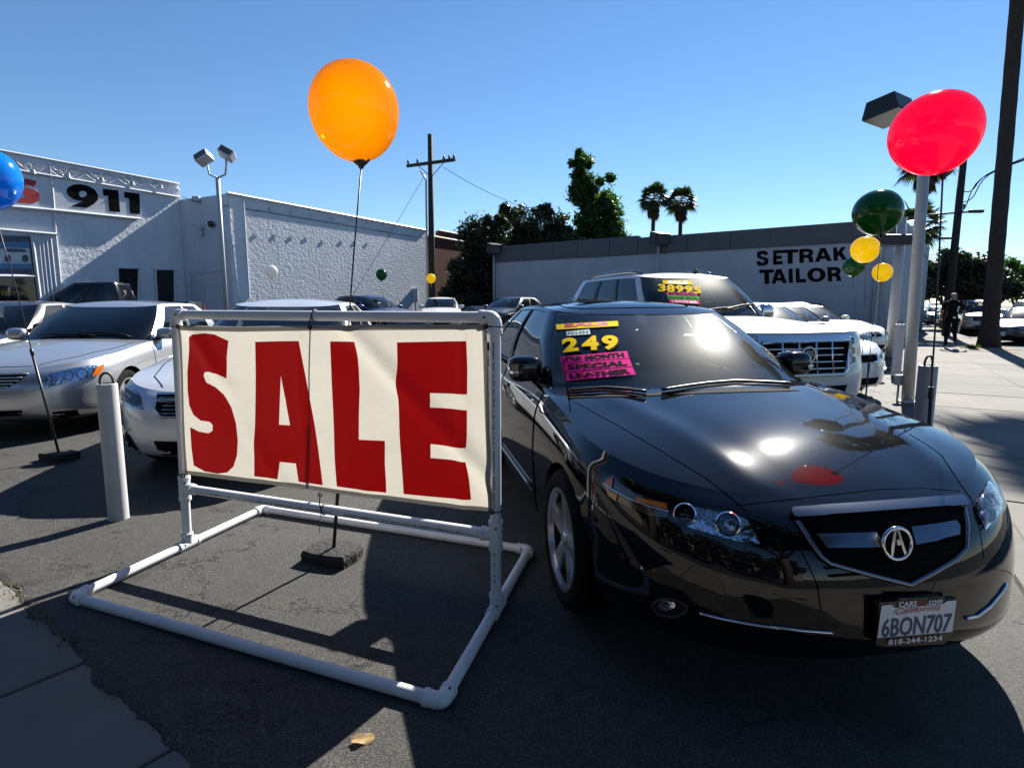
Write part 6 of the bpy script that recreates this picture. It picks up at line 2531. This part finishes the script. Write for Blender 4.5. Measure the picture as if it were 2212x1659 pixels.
# low white yard wall between the buildings
q0 = A + U1 * ((B - A).length + .5) - V1 * 0.6
lw = thing('yard_wall', 'low white wall below the dark trees at the back of the lot', 'wall', (q0.x, q0.y, 0))
face(lw, 'wall', q0, Vector((p1_.x - .1, p1_.y - .3, 0)), -0.1, 1.25, SMOOTHW, 0.2)
face(lw, 'coping', q0 - VS * .03, Vector((p1_.x - .1, p1_.y - .3, 0)) - VS * .03, 1.25, 1.32, COPING, 0.26)

# ---- double-headed light pole at the brick corner
f0 = at_depth(490, 690, 21.6)
t = thing('light_pole', 'thin grey pole with two white flood lamps at the brick corner', 'light pole', (f0.x, f0.y, lot_z(f0.x, f0.y)))
tz = at_depth(470, 385, 21.6)
dx = tz.x - f0.x
MB().tube([(0, 0, 0), (dx * .5, 0, tz.z * .5), (dx, 0, tz.z - lot_z(f0.x, f0.y))], 0.075, 10).build('pole', BOXGREY, t, smooth=True)
top = Vector((dx, 0, tz.z - lot_z(f0.x, f0.y)))
for s_, hx, hy in ((-1, 440, 342), (1, 490, 333)):
    hp_ = at_depth(hx, hy, 21.6) - f0
    hp_.z = at_depth(hx, hy, 21.6).z - lot_z(f0.x, f0.y)
    MB().tube([top, top + Vector((s_ * .28, 0, .12)), top + Vector((s_ * .34, 0, .45)), hp_ + Vector((-s_ * .05, 0, -.15))], 0.035, 7).build('arm', BOXGREY, t, smooth=True)
    Ml = Matrix.Translation(hp_) @ Matrix.Rotation(RAD(30 * s_), 4, 'Y') @ Matrix.Rotation(RAD(-25), 4, 'X')
    h = MB().box((0, 0, 0), (0.52, 0.42, 0.30), Ml, bev=0.04).build('lamp_head', COPING, t)
    MB().box((0, -.215, 0), (0.42, 0.02, 0.22), Ml).build('lens', LAMP_LENS, h)

# ---- utility pole
WOODP = principled('dark creosote pole', (0.022, 0.016, 0.012), 0.85, noise=(4, 0.3), bump=(20, 0.4, 0.02))
WIRE = principled('cable', (0.008, 0.008, 0.009), 0.9, spec=0.05)
INSUL = principled('glass insulator', (0.10, 0.10, 0.11), 0.3)
YP = 30.3
f0 = at_depth(934, 690, YP)
t = thing('utility_pole', 'dark wooden utility pole with single crossarm at the end of the brick wall', 'utility pole', (f0.x, f0.y, 0.2))
tp_ = at_depth(929, 291, YP)
MB().tube([(0, 0, 0), (tp_.x - f0.x, 0, tp_.z - .2)], [0.17, 0.12], 14).build('pole', WOODP, t, smooth=True)
za = at_depth(931, 354, YP).z - .2
dxa = at_depth(931, 354, YP).x - f0.x
Ma = Matrix.Translation((dxa, -.15, za)) @ Matrix.Rotation(RAD(-24), 4, 'Z')
arm = MB().box((0, 0, 0), (2.75, 0.11, 0.14), Ma @ Matrix.Rotation(RAD(-1), 4, 'Y')).build('crossarm', WOODP, t)
for x in (-1.3, -.75, .75, 1.05, 1.3):
    MB().lathe([(0.03, .06), (0.06, .10), (0.07, .16), (0.045, .2), (0.05, .25), (0.001, .27)], 10, Ma @ Matrix.Translation((x, 0, 0))).build('insulator', INSUL, arm, smooth=True)
for s_ in (-1, 1):
    MB().tube([Ma @ Vector((s_ * .75, 0, -.05)), Ma @ Vector((0, .05, -.65))], 0.02, 5).build('brace', WOODP, arm)
MB().tube([(dxa - .28, -.1, .1), (dxa - .25, -.1, za - .8), (dxa - .5, -.1, za - .35)], 0.05, 8).build('conduit', BOXGREY, t, smooth=True)


def wire(label, a, b, sag, r=0.014, n=16):
    a, b = Vector(a), Vector(b)
    pts = []
    for k in range(n + 1):
        u = k / n
        p = a.lerp(b, u)
        p.z -= sag * 4 * u * (1 - u)
        pts.append(p)
    return tag(MB().tube(pts, r, 5).build('power_line', WIRE), label, 'cable', 'overhead cables')


wire('cable from the crossarm sloping down into the dark trees', at_depth(958, 362, YP), at_depth(1125, 445, 36), 0.15)
wire('guy wire from the utility pole down across the brick wall', at_depth(917, 380, YP), at_depth(755, 648, 24.5), 0.05, 0.010)
wire('thin cable beside the tall tree down to the tailor roof', at_depth(1333, 455, 42), at_depth(1356, 517, 36), 0.02, 0.010)
wire('thin cable between the 911 building and the brick building roof', at_depth(393, 425, 24.0), at_depth(436, 438, 23.0), 0.02, 0.012)
# ------------------------------------------------------------------ trees
BARK = principled('tree bark', (0.06, 0.045, 0.035), 0.9, noise=(5, 0.3), bump=(12, 0.8, 0.03))
PALM_BARK = principled('palm trunk bark', (0.035, 0.027, 0.022), 0.95, noise=(6, 0.35), bump=(9, 0.9, 0.03))
DARK_LEAF = leaf_mat('dark evergreen leaves', (0.020, 0.032, 0.012), 0.3, 0.6)
GREEN_LEAF = leaf_mat('fresh green leaves', (0.030, 0.072, 0.012), 0.5, 0.5)
STREET_LEAF = leaf_mat('street tree leaves', (0.018, 0.026, 0.012), 0.25, 0.6)
PALM_LEAF = leaf_mat('palm fronds', (0.030, 0.045, 0.016), 0.3, 0.35)
PALM_DEAD = leaf_mat('dead palm fronds', (0.10, 0.055, 0.022), 0.2, 0.35)


def tree(label, foot, trunk_r, limbs, clumps, leaf, mat, n, seed, group='trees behind the tailor building', name='leafy_tree'):
    """limbs: end points relative to foot; clumps: (x, y, z, rx, ry, rz, weight)"""
    rg = random.Random(seed)
    t = thing(name, label, 'tree', foot, 0.0, group)
    fork = Vector((0, 0, limbs[0]))
    mb = MB().tube([(0, 0, -.1), (trunk_r * .3, 0, fork.z * .5), fork], [trunk_r * 1.25, trunk_r, trunk_r * .85], 10)
    for e in limbs[1]:
        e = Vector(e)
        mb.tube([fork - Vector((0, 0, .1)), fork.lerp(e, .5) + Vector((rg.uniform(-.2, .2), rg.uniform(-.2, .2), .1)), e], [trunk_r * .6, trunk_r * .35, trunk_r * .1], 7)
    mb.build('trunk', BARK, t, smooth=True)
    V, Fc = [], []
    tot = sum(c[6] for c in clumps)
    for c in clumps:
        m = int(n * c[6] / tot)
        # sub-clumps give light and dark masses with gaps between
        subs = []
        for k in range(max(14, int(34 * c[6]))):
            while True:
                d = Vector((rg.uniform(-1, 1), rg.uniform(-1, 1), rg.uniform(-1, 1)))
                if 0.1 < d.length < 1:
                    break
            subs.append((Vector((c[0] + d.x * c[3], c[1] + d.y * c[4], c[2] + d.z * c[5])), rg.uniform(.18, .42) * (c[3] + c[5]) / 2))
        for k in range(m):
            sc, sr = rg.choice(subs)
            d = Vector((rg.gauss(0, 1), rg.gauss(0, 1), rg.gauss(0, .9)))
            p = sc + d.normalized() * sr * (rg.random() ** .4 if rg.random() > .12 else rg.uniform(1.0, 1.7))
            a = Vector((rg.gauss(0, 1), rg.gauss(0, 1), rg.gauss(0, .7))).normalized()
            b = a.orthogonal().normalized()
            b = (b * math.cos(rg.uniform(0, 6.28)) + a.cross(b) * math.sin(rg.uniform(0, 6.28))).normalized()
            L = leaf * rg.uniform(.6, 1.4)
            o = len(V)
            V += [tuple(p - a * L), tuple(p + b * L * .45), tuple(p + a * L), tuple(p - b * L * .45)]
            Fc.append((o, o + 1, o + 2, o + 3))
    mesh_obj('crown', V, Fc, mat, t, recalc=False)
    return t


f0 = at_depth(1035, 690, 35.5)
tree('broad dark evergreen tree hanging over the red brick wall', (f0.x, f0.y, 0), .28, (1.6, [(-1.2, 0, 3.2), (1.1, .3, 3.8), (0, -.5, 4.6)]),
     [(0.2, 0, 4.9, 1.5, 1.5, 1.5, 1.2), (-.8, 0, 3.2, 1.1, 1.3, 1.3, .9), (.9, 0, 3.2, 1.3, 1.2, 1.6, 1.0), (-.9, -.3, 1.6, 1.2, 1.0, 1.2, .8), (.3, -.5, 1.3, 1.2, .8, 1.1, .7), (.9, 0, 5.9, .8, .8, .6, .4)],
     .11, DARK_LEAF, 42000, 1)
f0 = at_depth(1165, 690, 38.5)
tree('wide dark evergreen tree rising above the tailor parapet', (f0.x, f0.y, 0), .3, (2.2, [(-1.5, 0, 5), (1.4, .3, 5.2), (0, -.5, 6)]),
     [(-1.3, 0, 5.6, 1.4, 1.4, 1.7, 1.1), (.5, 0, 5.7, 1.5, 1.4, 1.7, 1.2), (1.9, 0, 4.8, 1.3, 1.4, 1.6, .9), (-.2, 0, 3.8, 2.2, 1.4, 1.3, .9), (-2.1, 0, 7.1, .5, .5, .6, .25), (.3, 0, 7.2, .6, .6, .5, .25)],
     .11, DARK_LEAF, 42000, 2)
f0 = at_depth(1275, 690, 42.0)
tree('tall narrow bright green tree standing above the dark trees', (f0.x, f0.y, 0), .3, (4.0, [(-.9, 0, 9.5), (.8, .3, 8.6), (0.2, -.5, 7)]),
     [(-1.0, 0, 10.6, .75, .8, 1.2, .6), (-.5, 0, 8.9, .9, .9, 1.3, .8), (.9, 0, 8.8, 1.0, 1.0, 1.3, .8), (.3, 0, 6.8, 1.5, 1.2, 1.5, 1.0), (1.3, 0, 6.4, .9, .9, 1.5, .7), (-.3, 0, 5.0, 1.5, 1.2, 1.2, .7)],
     .13, GREEN_LEAF, 38000, 3)


def palm(label, foot, h, lean, r0, r1, crown_r, seed, group, skirt=True, nf=46, fine=True, seg=26):
    rg = random.Random(seed)
    t = thing('palm_tree', label, 'palm tree', foot, 0.0, group)
    pts, rs = [], []
    for k in range(seg + 1):
        u = k / seg
        pts.append((lean[0] * u, lean[1] * u, h * u - .05))
        flare = 1 + 0.55 * math.exp(-u * h / 0.5)
        rs.append((r0 + (r1 - r0) * min(1, u * 1.3)) * flare * (1 + (0.02 if k % 2 else -0.02)))
    MB().tube(pts, rs, 18).build('trunk', PALM_BARK, t, smooth=True)
    top = Vector((lean[0], lean[1], h))
    V, Fc, VD, FD = [], [], [], []

    def frond(base, az, el, R, V, Fc, droop):
        d = Vector((math.cos(az) * math.cos(el), math.sin(az) * math.cos(el), math.sin(el)))
        st = R * .45
        hub = base + d * st
        side = Vector((-math.sin(az), math.cos(az), 0))
        up = side.cross(d)
        o = len(V)
        V.extend([tuple(base - side * .02), tuple(base + side * .02), tuple(hub + side * .012), tuple(hub - side * .012)])
        Fc.append((o, o + 1, o + 2, o + 3))
        nb = 15 if fine else 9
        for k in range(nb):
            a = (k / (nb - 1) - .5) * 2.5
            dd = (d * math.cos(a) + side * math.sin(a)).normalized()
            L = R * .6 * (1 - .22 * abs(a) / 1.25) * rg.uniform(.9, 1.1)
            w = R * .045
            m1 = hub + dd * L * .6 + up * .0 + Vector((0, 0, -droop * L * .25))
            tip = hub + dd * L + Vector((0, 0, -droop * L * .75))
            pw = dd.cross(up).normalized() * w
            o = len(V)
            V.extend([tuple(hub), tuple(m1 + pw), tuple(tip), tuple(m1 - pw)])
            Fc.append((o, o + 1, o + 2, o + 3))
    for k in range(nf):
        az = k * 2.4 + rg.uniform(-.2, .2)
        el = 1.35 - 1.75 * (k / nf) ** .8 + rg.uniform(-.08, .08)
        frond(top + Vector((0, 0, .25 - .3 * k / nf)), az, el, crown_r * rg.uniform(.85, 1.1), V, Fc, .35 + .5 * k / nf)
    if skirt:
        for k in range(nf):
            az = rg.uniform(0, 6.28)
            frond(top + Vector((0, 0, -.1 - crown_r * .45 * rg.random())), az, rg.uniform(-1.35, -.9), crown_r * rg.uniform(.5, .75), VD, FD, .3)
        mesh_obj('dead_fronds', VD, FD, PALM_DEAD, t, recalc=False)
    mesh_obj('crown', V, Fc, PALM_LEAF, t, recalc=False)
    return t


for px_, top_y, lab, sd in ((1403, 432, 'fan palm with dead frond skirt above the tailor roof step', 11), (1464, 438, 'second fan palm, leafy crown slightly lower, beside its twin over the tailor roof', 12)):
    Y = 62.0
    f0 = at_depth(px_, 690, Y)
    z = at_depth(px_, top_y, Y).z
    palm(lab, (f0.x, f0.y, 0), z, (0.1 * (1 if sd == 11 else -1), 0), .24, .20, 1.75, sd, 'pair of palms beyond the tailor building', nf=50)
f0 = ground(2135, 750)
bp = palm('massive dark palm trunk rising out of view beside the sidewalk kerb', (f0.x, f0.y, 0), 13.5, (-0.30, 0.0), .235, .20, 2.3, 13, None, nf=44, skirt=False)
f0 = at_depth(1977, 690, 31)
palm('palm crown peeking out behind the red balloon', (f0.x, f0.y, -.12), at_depth(2002, 345, 31).z, (at_depth(2004, 345, 31).x - f0.x, 0), .17, .15, 1.45, 14, None, nf=44)
f0 = at_depth(1962, 690, 48)
palm('small distant palm between the two white light poles', (f0.x, f0.y, -.12), at_depth(1962, 492, 48).z, (0, 0), .2, .16, 2.4, 15, None, nf=30)

f0 = at_depth(2040, 690, 35)
tree('dark round street tree behind the walking man', (f0.x, f0.y, -.12), .2, (1.4, [(-1, 0, 2.8), (1.0, .3, 3), (0, -.5, 3.4)]),
     [(-.9, 0, 2.9, 1.2, 1.2, 1.0, 1), (.9, 0, 3.1, 1.3, 1.2, 1.1, 1.1), (0, 0, 3.9, 1.3, 1.0, .8, .8), (1.7, 0, 2.3, .9, .9, .9, .6)], .13, STREET_LEAF, 15000, 21, 'street trees')
f0 = at_depth(2105, 690, 43)
tree('dark street tree between the walking man and the big palm trunk', (f0.x, f0.y, -.12), .2, (1.4, [(-1, 0, 2.8), (1.0, .3, 3), (0, -.5, 3.4)]),
     [(-.9, 0, 3.0, 1.3, 1.2, 1.0, 1), (.9, 0, 3.1, 1.4, 1.2, 1.1, 1.1), (.4, 0, 4.0, 1.4, 1.0, .9, .8), (2.0, 0, 2.6, 1.2, .9, .9, .6)], .15, STREET_LEAF, 13000, 22, 'street trees')
f0 = at_depth(2190, 690, 50)
tree('lighter green street tree right of the big palm trunk', (f0.x, f0.y, -.12), .2, (1.4, [(-1, 0, 2.8), (1.0, .3, 3), (0, -.5, 3.4)]),
     [(-1.4, 0, 3.0, 1.3, 1.2, 1.2, 1), (.9, 0, 3.4, 1.6, 1.2, 1.4, 1.1), (-.4, 0, 4.3, 1.4, 1.0, 1.2, .8), (2.4, 0, 3.6, 1.4, .9, 1.2, .8)], .16, GREEN_LEAF, 7000, 23, 'street trees')
f0 = at_depth(1962, 690, 46)
tree('dark street tree behind the second person', (f0.x, f0.y, -.12), .2, (1.4, [(-1, 0, 2.4), (1.0, .3, 2.6)]),
     [(-.6, 0, 2.6, 1.0, 1.0, 1.2, 1), (.7, 0, 3.3, 1.1, 1.0, 1.3, 1.1), (.2, 0, 4.4, .8, .8, .8, .5)], .14, STREET_LEAF, 5000, 24, 'street trees')

# unseen trees and shop front added behind the camera to darken reflections and skylight
for k, (a_, b_, lab) in enumerate(((3.0, 3.4, 'unseen spreading tree added at the lot corner to block sky and darken reflections'), (-4.5, 3.6, 'unseen spreading tree added by the front sidewalk to block sky and darken reflections'))):
    q = CORNER - LU * (-a_) + LN * b_  # added canopy out of view, blocks part of the sky
    tree(lab, (q.x, q.y, -.13), .26, (2.6, [(-2, 0, 5), (2, .4, 5.2), (0, -1.6, 5.4), (.2, 1.6, 5.2)]),
         [(-1.7, 0, 5.8, 2.0, 2.2, 1.2, 1), (1.7, .2, 5.9, 2.1, 2.2, 1.3, 1), (0, -1.6, 6.0, 2.0, 1.8, 1.2, .9), (.1, 1.7, 6.0, 2.0, 1.6, 1.2, .9), (0, 0, 7.0, 2.0, 2.0, 1.0, .8)], .20, STREET_LEAF, 16000, 40 + k, 'street trees')
for k in range(5):  # unseen row, added so the car noses mirror dark foliage
    q = CORNER + LN * (15.5 + 0.8 * (k % 2)) - LU * (k * 7.0 - 13)
    tree(('first', 'second', 'third', 'fourth', 'fifth')[k] + ' unseen tree of the row added across the front street to darken reflections', (q.x, q.y, -.13), .3, (2.0, [(-2, 0, 5), (2, .4, 5.2), (0, -1.6, 5.4)]),
         [(-1.9, 0, 4.2, 2.2, 2.0, 2.0, 1), (1.9, .2, 4.3, 2.2, 2.0, 2.1, 1), (0, -.6, 5.6, 2.6, 2.0, 1.9, 1.1)], .26, STREET_LEAF, 7000, 50 + k, 'street trees')
q0 = CORNER + LN * 21 + LU * 24  # unseen shop front, added for the car noses to mirror
q1 = CORNER + LN * 21 - LU * 34
bo = thing('added_shop_building', 'unseen tan single storey shop building added across the front street for car reflections', 'building', (q0.x, q0.y, 0))
face(bo, 'wall', q1, q0, -.14, 6.0, wall_mat('tan stucco', (0.20, 0.17, 0.14), stucco=(12, .01)))
face(bo, 'cornice', q1 - LN * .12, q0 - LN * .12, 5.6, 6.05, GREYBAND, .4)
Mo = mat_of(bo).inverted()
for k in range(8):
    c_ = q0 - LU * (4 + k * 7)
    w0, w1 = c_ - LU * 2.2 - LN * .03, c_ + LU * 2.2 - LN * .03
    face(bo, 'shop_window', w0, w1, .5, 3.0, DARK_GLASS, .02)

# tuft of grass at the palm foot and bare earth strip
TUFT = leaf_mat('grass tuft', (0.05, 0.10, 0.02), 0.4, 0.4)
f0 = ground(2098, 752)
mb = MB()
rg = random.Random(5)
for k in range(260):
    a = rg.uniform(0, 6.28)
    r = abs(rg.gauss(0, .16))
    q = Vector((f0.x + r * math.cos(a) * 1.6, f0.y + r * math.sin(a), 0.0))
    d = Vector((math.cos(a), math.sin(a), 0))
    hgt = rg.uniform(.05, .16)
    mb.add([q - Vector((-d.y, d.x, 0)) * .01, q + Vector((-d.y, d.x, 0)) * .01, q + d * hgt * .6 + Vector((0, 0, hgt))], [(0, 1, 2)])
g_ = mb.build('grass_tuft', TUFT)
tag(g_, 'green grass tuft at the foot of the massive palm trunk', 'grass')
SOIL = principled('bare soil', (0.15, 0.115, 0.075), 0.95, noise=(5, 0.3), bump=(30, .6, .02))
q = ground(2150, 757)
pl = [q + SU * a + SN * b for a, b in ((-1.0, -.75), (1.6, -.75), (1.6, .62), (-1.0, .62))]
structure(MB().add([(p.x, p.y, .012) for p in pl], [(0, 1, 2, 3)]).build('tree_pit', SOIL))

# ------------------------------------------------------------------ street furniture on the right
def upright(name, label, cat, px_, Y, top_y, r, mat, top_x=None):
    f0 = at_depth(px_, 690, Y)
    z = at_depth(px_, top_y, Y)
    t = thing(name, label, cat, (f0.x, f0.y, -.13))
    dx = (at_depth(top_x, top_y, Y).x - f0.x) if top_x else 0
    MB().tube([(0, 0, 0), (dx, 0, z.z + .13)], [r, r * .8], 12).build('pole', mat, t, smooth=True)
    return t, Vector((dx, 0, z.z + .13))


STEEL = principled('dark steel', (0.03, 0.03, 0.033), 0.5)
t, top = upright('utility_pole', 'dark street utility pole with looping cables beside the red balloon', 'utility pole', 2046, 27, 340, .17, WOODP, 2082)
p_a = Vector((t.location.x, t.location.y, 0))
for k, (y0, x1, y1, x2, y2) in enumerate(((412, 2118, 398, 2168, 360), (440, 2120, 400, 2168, 362), (470, 2105, 410, 2168, 366))):
    P = [at_depth(2076 - k * 4, y0, 27), at_depth(x1 - 20, (y0 + y1) / 2 + 8, 26.5), at_depth(x1 + 15, (y1 + y2) / 2 - 2, 26), at_depth(2240, 330 + k * 3, 25)]
    tag(MB().tube([Vector(p) for p in catmull(P, 5)], 0.022, 5).build('power_line', WIRE), ('highest', 'middle', 'lowest')[k] + ' of three cables looping from the street utility pole to the palm trunk', 'cable', 'overhead cables')
t, top = upright('street_light', 'street light with long thin arm behind the red balloon rod', 'street light', 1972, 32, 492, .11, STEEL, 1982)
f0 = Vector((t.location.x, t.location.y, -.13))
a0 = at_depth(1985, 466, 32) - f0
a1 = at_depth(2095, 458, 32) - f0
MB().tube([(top.x, 0, top.z), a0, a1], 0.05, 7).build('arm', STEEL, t, smooth=True)
MB().box(at_depth(2108, 457, 32) - f0, (0.75, 0.25, 0.16), bev=.05).build('lamp_head', STEEL, t, smooth=True)
p = at_depth(2082, 452, 32) - f0
MB().tube([p, p + Vector((0, 0, .25))], 0.05, 6).build('photo_cell', STEEL, t)
t, top = upright('street_light', 'farther street light with low arm beyond the dark street tree', 'street light', 1948, 48, 512, .09, STEEL)
MB().tube([top, top + Vector((.3, 0, .15)), at_depth(2035, 516, 48) - Vector((t.location.x, t.location.y, -.13))], 0.05, 6).build('arm', STEEL, t, smooth=True)
MB().box(at_depth(2042, 515, 48) - Vector((t.location.x, t.location.y, -.13)), (0.9, .3, .18), bev=.05).build('lamp_head', STEEL, t)
for k, (y0, y1) in enumerate(((545, 548), (552, 553), (585, 580))):
    wire(('highest', 'middle', 'lowest')[k] + ' of three distant cables crossing the sky over the street trees', at_depth(1950, y0, 60), at_depth(2330, y1, 70), .5, .02)

# ------------------------------------------------------------------ cars on the street
GRP = 'cars parked along the street on the right'
street = [
    (19.6, 23.3, facing(-.86, -.5), 'sedan', BLACKP, 'black sedan nosed to the kerb right of the big palm trunk', 1.0),
    (22.9, 26.6, facing(-.80, -.6), 'suv', SILVER, 'silver SUV behind the black street sedan', 1.0),
    (23.7, 30.0, facing(-.45, -.9), 'suv', SAND, 'pale gold SUV facing the sidewalk left of the big palm trunk', 1.0),
    (26.4, 34.0, facing(-.5, -.87), 'sedan', WHITE, 'white sedan parked beyond the pale gold SUV', .9),
    (28.7, 37.6, facing(-.5, -.87), 'sedan', SILVER, 'silver sedan parked beyond the white street sedan', .8),
    (30.9, 41.6, facing(-.5, -.87), 'sedan', GREYP, 'grey sedan in the street row between the walking man and the poles', .8),
    (33.4, 46.5, facing(-.5, -.87), 'sedan', DKBLUE, 'dark slate blue sedan far along the street row', .7),
    (33.0, 52.5, facing(-.9, -.4), 'sedan', WHITE, 'white sedan crossing the far end of the street', .7),
    (36.5, 50.5, facing(-.5, -.87), 'suv', WHITE, 'white SUV at the far end of the street row', .7),
]
for x, y, a, kind, pm, lab, r_ in street:
    sp_ = sedan(pm, H=1.46) if kind == 'sedan' else suv(pm, H=1.80, belt=1.12, nose=1.0, W=1.9)
    c = build_car(sp_, 'street_' + kind, lab, (x, y, -.135), -(math.pi / 2 - a), GRP, res=.55 * r_, cat='car' if kind == 'sedan' else 'SUV')
    if kind == 'sedan':
        front_details(c, HLS, GRL, LOW, slats=2, plate=.42)
    else:
        front_details(c, [(0.66, .82), (.84, .84), (.86, .93), (.66, .92)], [(0.58, 0.92), (0.55, 0.72)], [[(-.5, .5), (.5, .5), (.48, .42), (-.48, .42)]], slats=2, plate=.55)


# ------------------------------------------------------------------ people
SKIN = principled('skin', (0.26, 0.15, 0.10), 0.5)
HAIR = principled('short grey hair', (0.20, 0.195, 0.19), 0.8)
HAIR_D = principled('dark hair', (0.02, 0.016, 0.013), 0.7)
SHIRT = principled('black shirt', (0.006, 0.006, 0.007), 0.9, spec=0.1)
TROUS = principled('black trousers', (0.006, 0.006, 0.007), 0.9, spec=0.1)
SHOE = principled('black shoe', (0.008, 0.008, 0.008), 0.5)
SHORTS = principled('pale shorts', (0.42, 0.42, 0.43), 0.85)


def person(label, loc, rotz, J, edges, rad, pick, mats, scale=1.0, extra=None):
    """one skinned body; pick(co, joint name) -> material slot"""
    me = bpy.data.meshes.new('person')
    names = list(J)
    me.from_pydata([tuple(Vector(J[k]) * scale) for k in names], [(names.index(a), names.index(b)) for a, b in edges], [])
    ob = bpy.data.objects.new('person', me)
    COL.objects.link(ob)
    sk = ob.modifiers.new('skin', 'SKIN')
    lay = me.skin_vertices[0].data
    for i, k in enumerate(names):
        r = rad[k]
        lay[i].radius = (r[0] * scale, r[1] * scale) if isinstance(r, tuple) else (r * scale, r * scale)
        lay[i].use_root = (k == 'pelvis')
    ob.modifiers.new('sub', 'SUBSURF').levels = 2
    dg = bpy.context.evaluated_depsgraph_get()
    new = bpy.data.meshes.new_from_object(ob.evaluated_get(dg))
    bpy.data.objects.remove(ob)
    V = [v.co.copy() for v in new.vertices]
    Fc = [tuple(p.vertices) for p in new.polygons]
    bpy.data.meshes.remove(new)
    pos = {k: Vector(J[k]) * scale for k in names}
    # fingers: short bent chains rooted in the palm
    mb = MB()
    mb.v, mb.f = [tuple(v) for v in V], list(Fc)
    for s in ('l', 'r'):
        h, w = pos['hand_' + s], pos['wrist_' + s]
        d = (h - w).normalized()
        side = Vector((0, 1, 0)).cross(d)
        side = Vector((0, 1, 0))
        for k, (o, L) in enumerate(((-.030, .062), (-.010, .072), (.010, .068), (.029, .052))):
            b = h + side * o
            curl = Vector((-d.z, 0, d.x)) * (.012 if s == 'l' else -.012)
            mb.tube([b - d * .01, b + d * L * .5 + curl * .3, b + d * L + curl], [.009, .0085, .006], 6)
        b = w.lerp(h, .5) + side * .03
        mb.tube([b, b + side * .025 + d * .02, b + side * .03 + d * .055], [.011, .010, .007], 6)
    o = mesh_obj('person', mb.v, mb.f, mats, None, smooth=True)
    for p in o.data.polygons:
        p.material_index = pick(p.center / scale)
    o.location = loc
    o.rotation_euler = (0, 0, rotz)
    return o


base_e = [('pelvis', 'waist'), ('waist', 'chest'), ('chest', 'neckb'), ('neckb', 'neck'), ('neck', 'head0'), ('head0', 'head1'), ('head1', 'head2')]
for s in ('l', 'r'):
    base_e += [('neckb', 'sh_' + s), ('sh_' + s, 'elb_' + s), ('elb_' + s, 'wrist_' + s), ('wrist_' + s, 'hand_' + s), ('pelvis', 'hip_' + s), ('hip_' + s, 'knee_' + s),
               ('knee_' + s, 'ank_' + s), ('ank_' + s, 'toe_' + s)]
RADS = dict(pelvis=(.17, .13), waist=(.165, .125), chest=(.185, .13), neckb=(.11, .085), neck=.058, head0=(.072, .085), head1=(.092, .11), head2=(.075, .09))
for s in ('l', 'r'):
    RADS.update({'sh_' + s: .078, 'elb_' + s: .047, 'wrist_' + s: .03, 'hand_' + s: (.042, .02), 'hip_' + s: .105, 'knee_' + s: .07, 'ank_' + s: .047, 'toe_' + s: (.045, .035)})
# x forward, y left; the man walks away from the camera
Jm = dict(pelvis=(0, 0, .95), waist=(.0, 0, 1.10), chest=(.01, 0, 1.30), neckb=(.01, 0, 1.45), neck=(.03, 0, 1.53), head0=(.05, 0, 1.59), head1=(.05, 0, 1.67), head2=(.045, 0, 1.725),
          sh_l=(0, .19, 1.41), elb_l=(.02, .27, 1.14), wrist_l=(.16, .27, .95), hand_l=(.20, .27, .88), sh_r=(0, -.19, 1.41), elb_r=(-.06, -.29, 1.15), wrist_r=(.0, -.31, .92), hand_r=(.02, -.31, .84),
          hip_l=(0, .095, .88), knee_l=(.06, .10, .50), ank_l=(.02, .10, .10), toe_l=(.17, .11, .045), hip_r=(0, -.095, .88), knee_r=(.03, -.10, .50), ank_r=(-.27, -.11, .27), toe_r=(-.25, -.12, .12))


def pick_man(c):
    if c.z > 1.56:
        return 1 if (c.z > 1.66 or c.x < .03) and c.x < .10 else 0
    if c.z > 1.50 and abs(c.y) < .09:
        return 0
    if abs(c.y) > .215 and c.z < 1.20:
        return 0
    if c.z > .96 or (abs(c.y) > .21 and c.z > .9):
        return 2
    if c.z < .09 or (c.x < -.18 and c.z < .26):
        return 4
    return 3


f0 = ground(2050, 752)
man = person('man', (f0.x, f0.y, .008), math.atan2(SU.y, SU.x), Jm, base_e, RADS, pick_man, [SKIN, HAIR, SHIRT, TROUS, SHOE], 1.02)
tag(man, 'grey haired person in black shirt and trousers walking away down the sidewalk', 'person')
tagm = MB().box((-.155, -.05, .98), (.012, .075, .06), bev=.004).build('belt_tag', PLATE_WHITE, man)
Jw = dict(Jm)
Jw.update(elb_l=(-.08, .40, 1.16), wrist_l=(.06, .24, .99), hand_l=(.08, .19, .97), ank_r=(-.10, -.10, .10), toe_r=(.04, -.11, .045), knee_r=(.03, -.10, .5), knee_l=(.03, .10, .5), ank_l=(.0, .1, .1), toe_l=(.14, .11, .045))


def pick_w(c):
    if c.z > 1.56:
        return 1 if (c.z > 1.66 or c.x < .03) and c.x < .10 else 0
    if c.z > 1.50 and abs(c.y) < .09:
        return 0
    if abs(c.y) > .25 and c.z < 1.30:
        return 0
    if c.z > .96:
        return 2
    if c.z < .09:
        return 4
    return 3 if c.z > .55 else 0


f0 = ground(1957, 716)
wo = person('person', (f0.x, f0.y, .008), math.atan2(-SU.y, -SU.x), Jw, base_e, RADS, pick_w, [SKIN, HAIR_D, SHIRT, SHORTS, SHOE], .98)
tag(wo, 'person in black top and pale shorts standing with hand on hip far down the sidewalk', 'person')
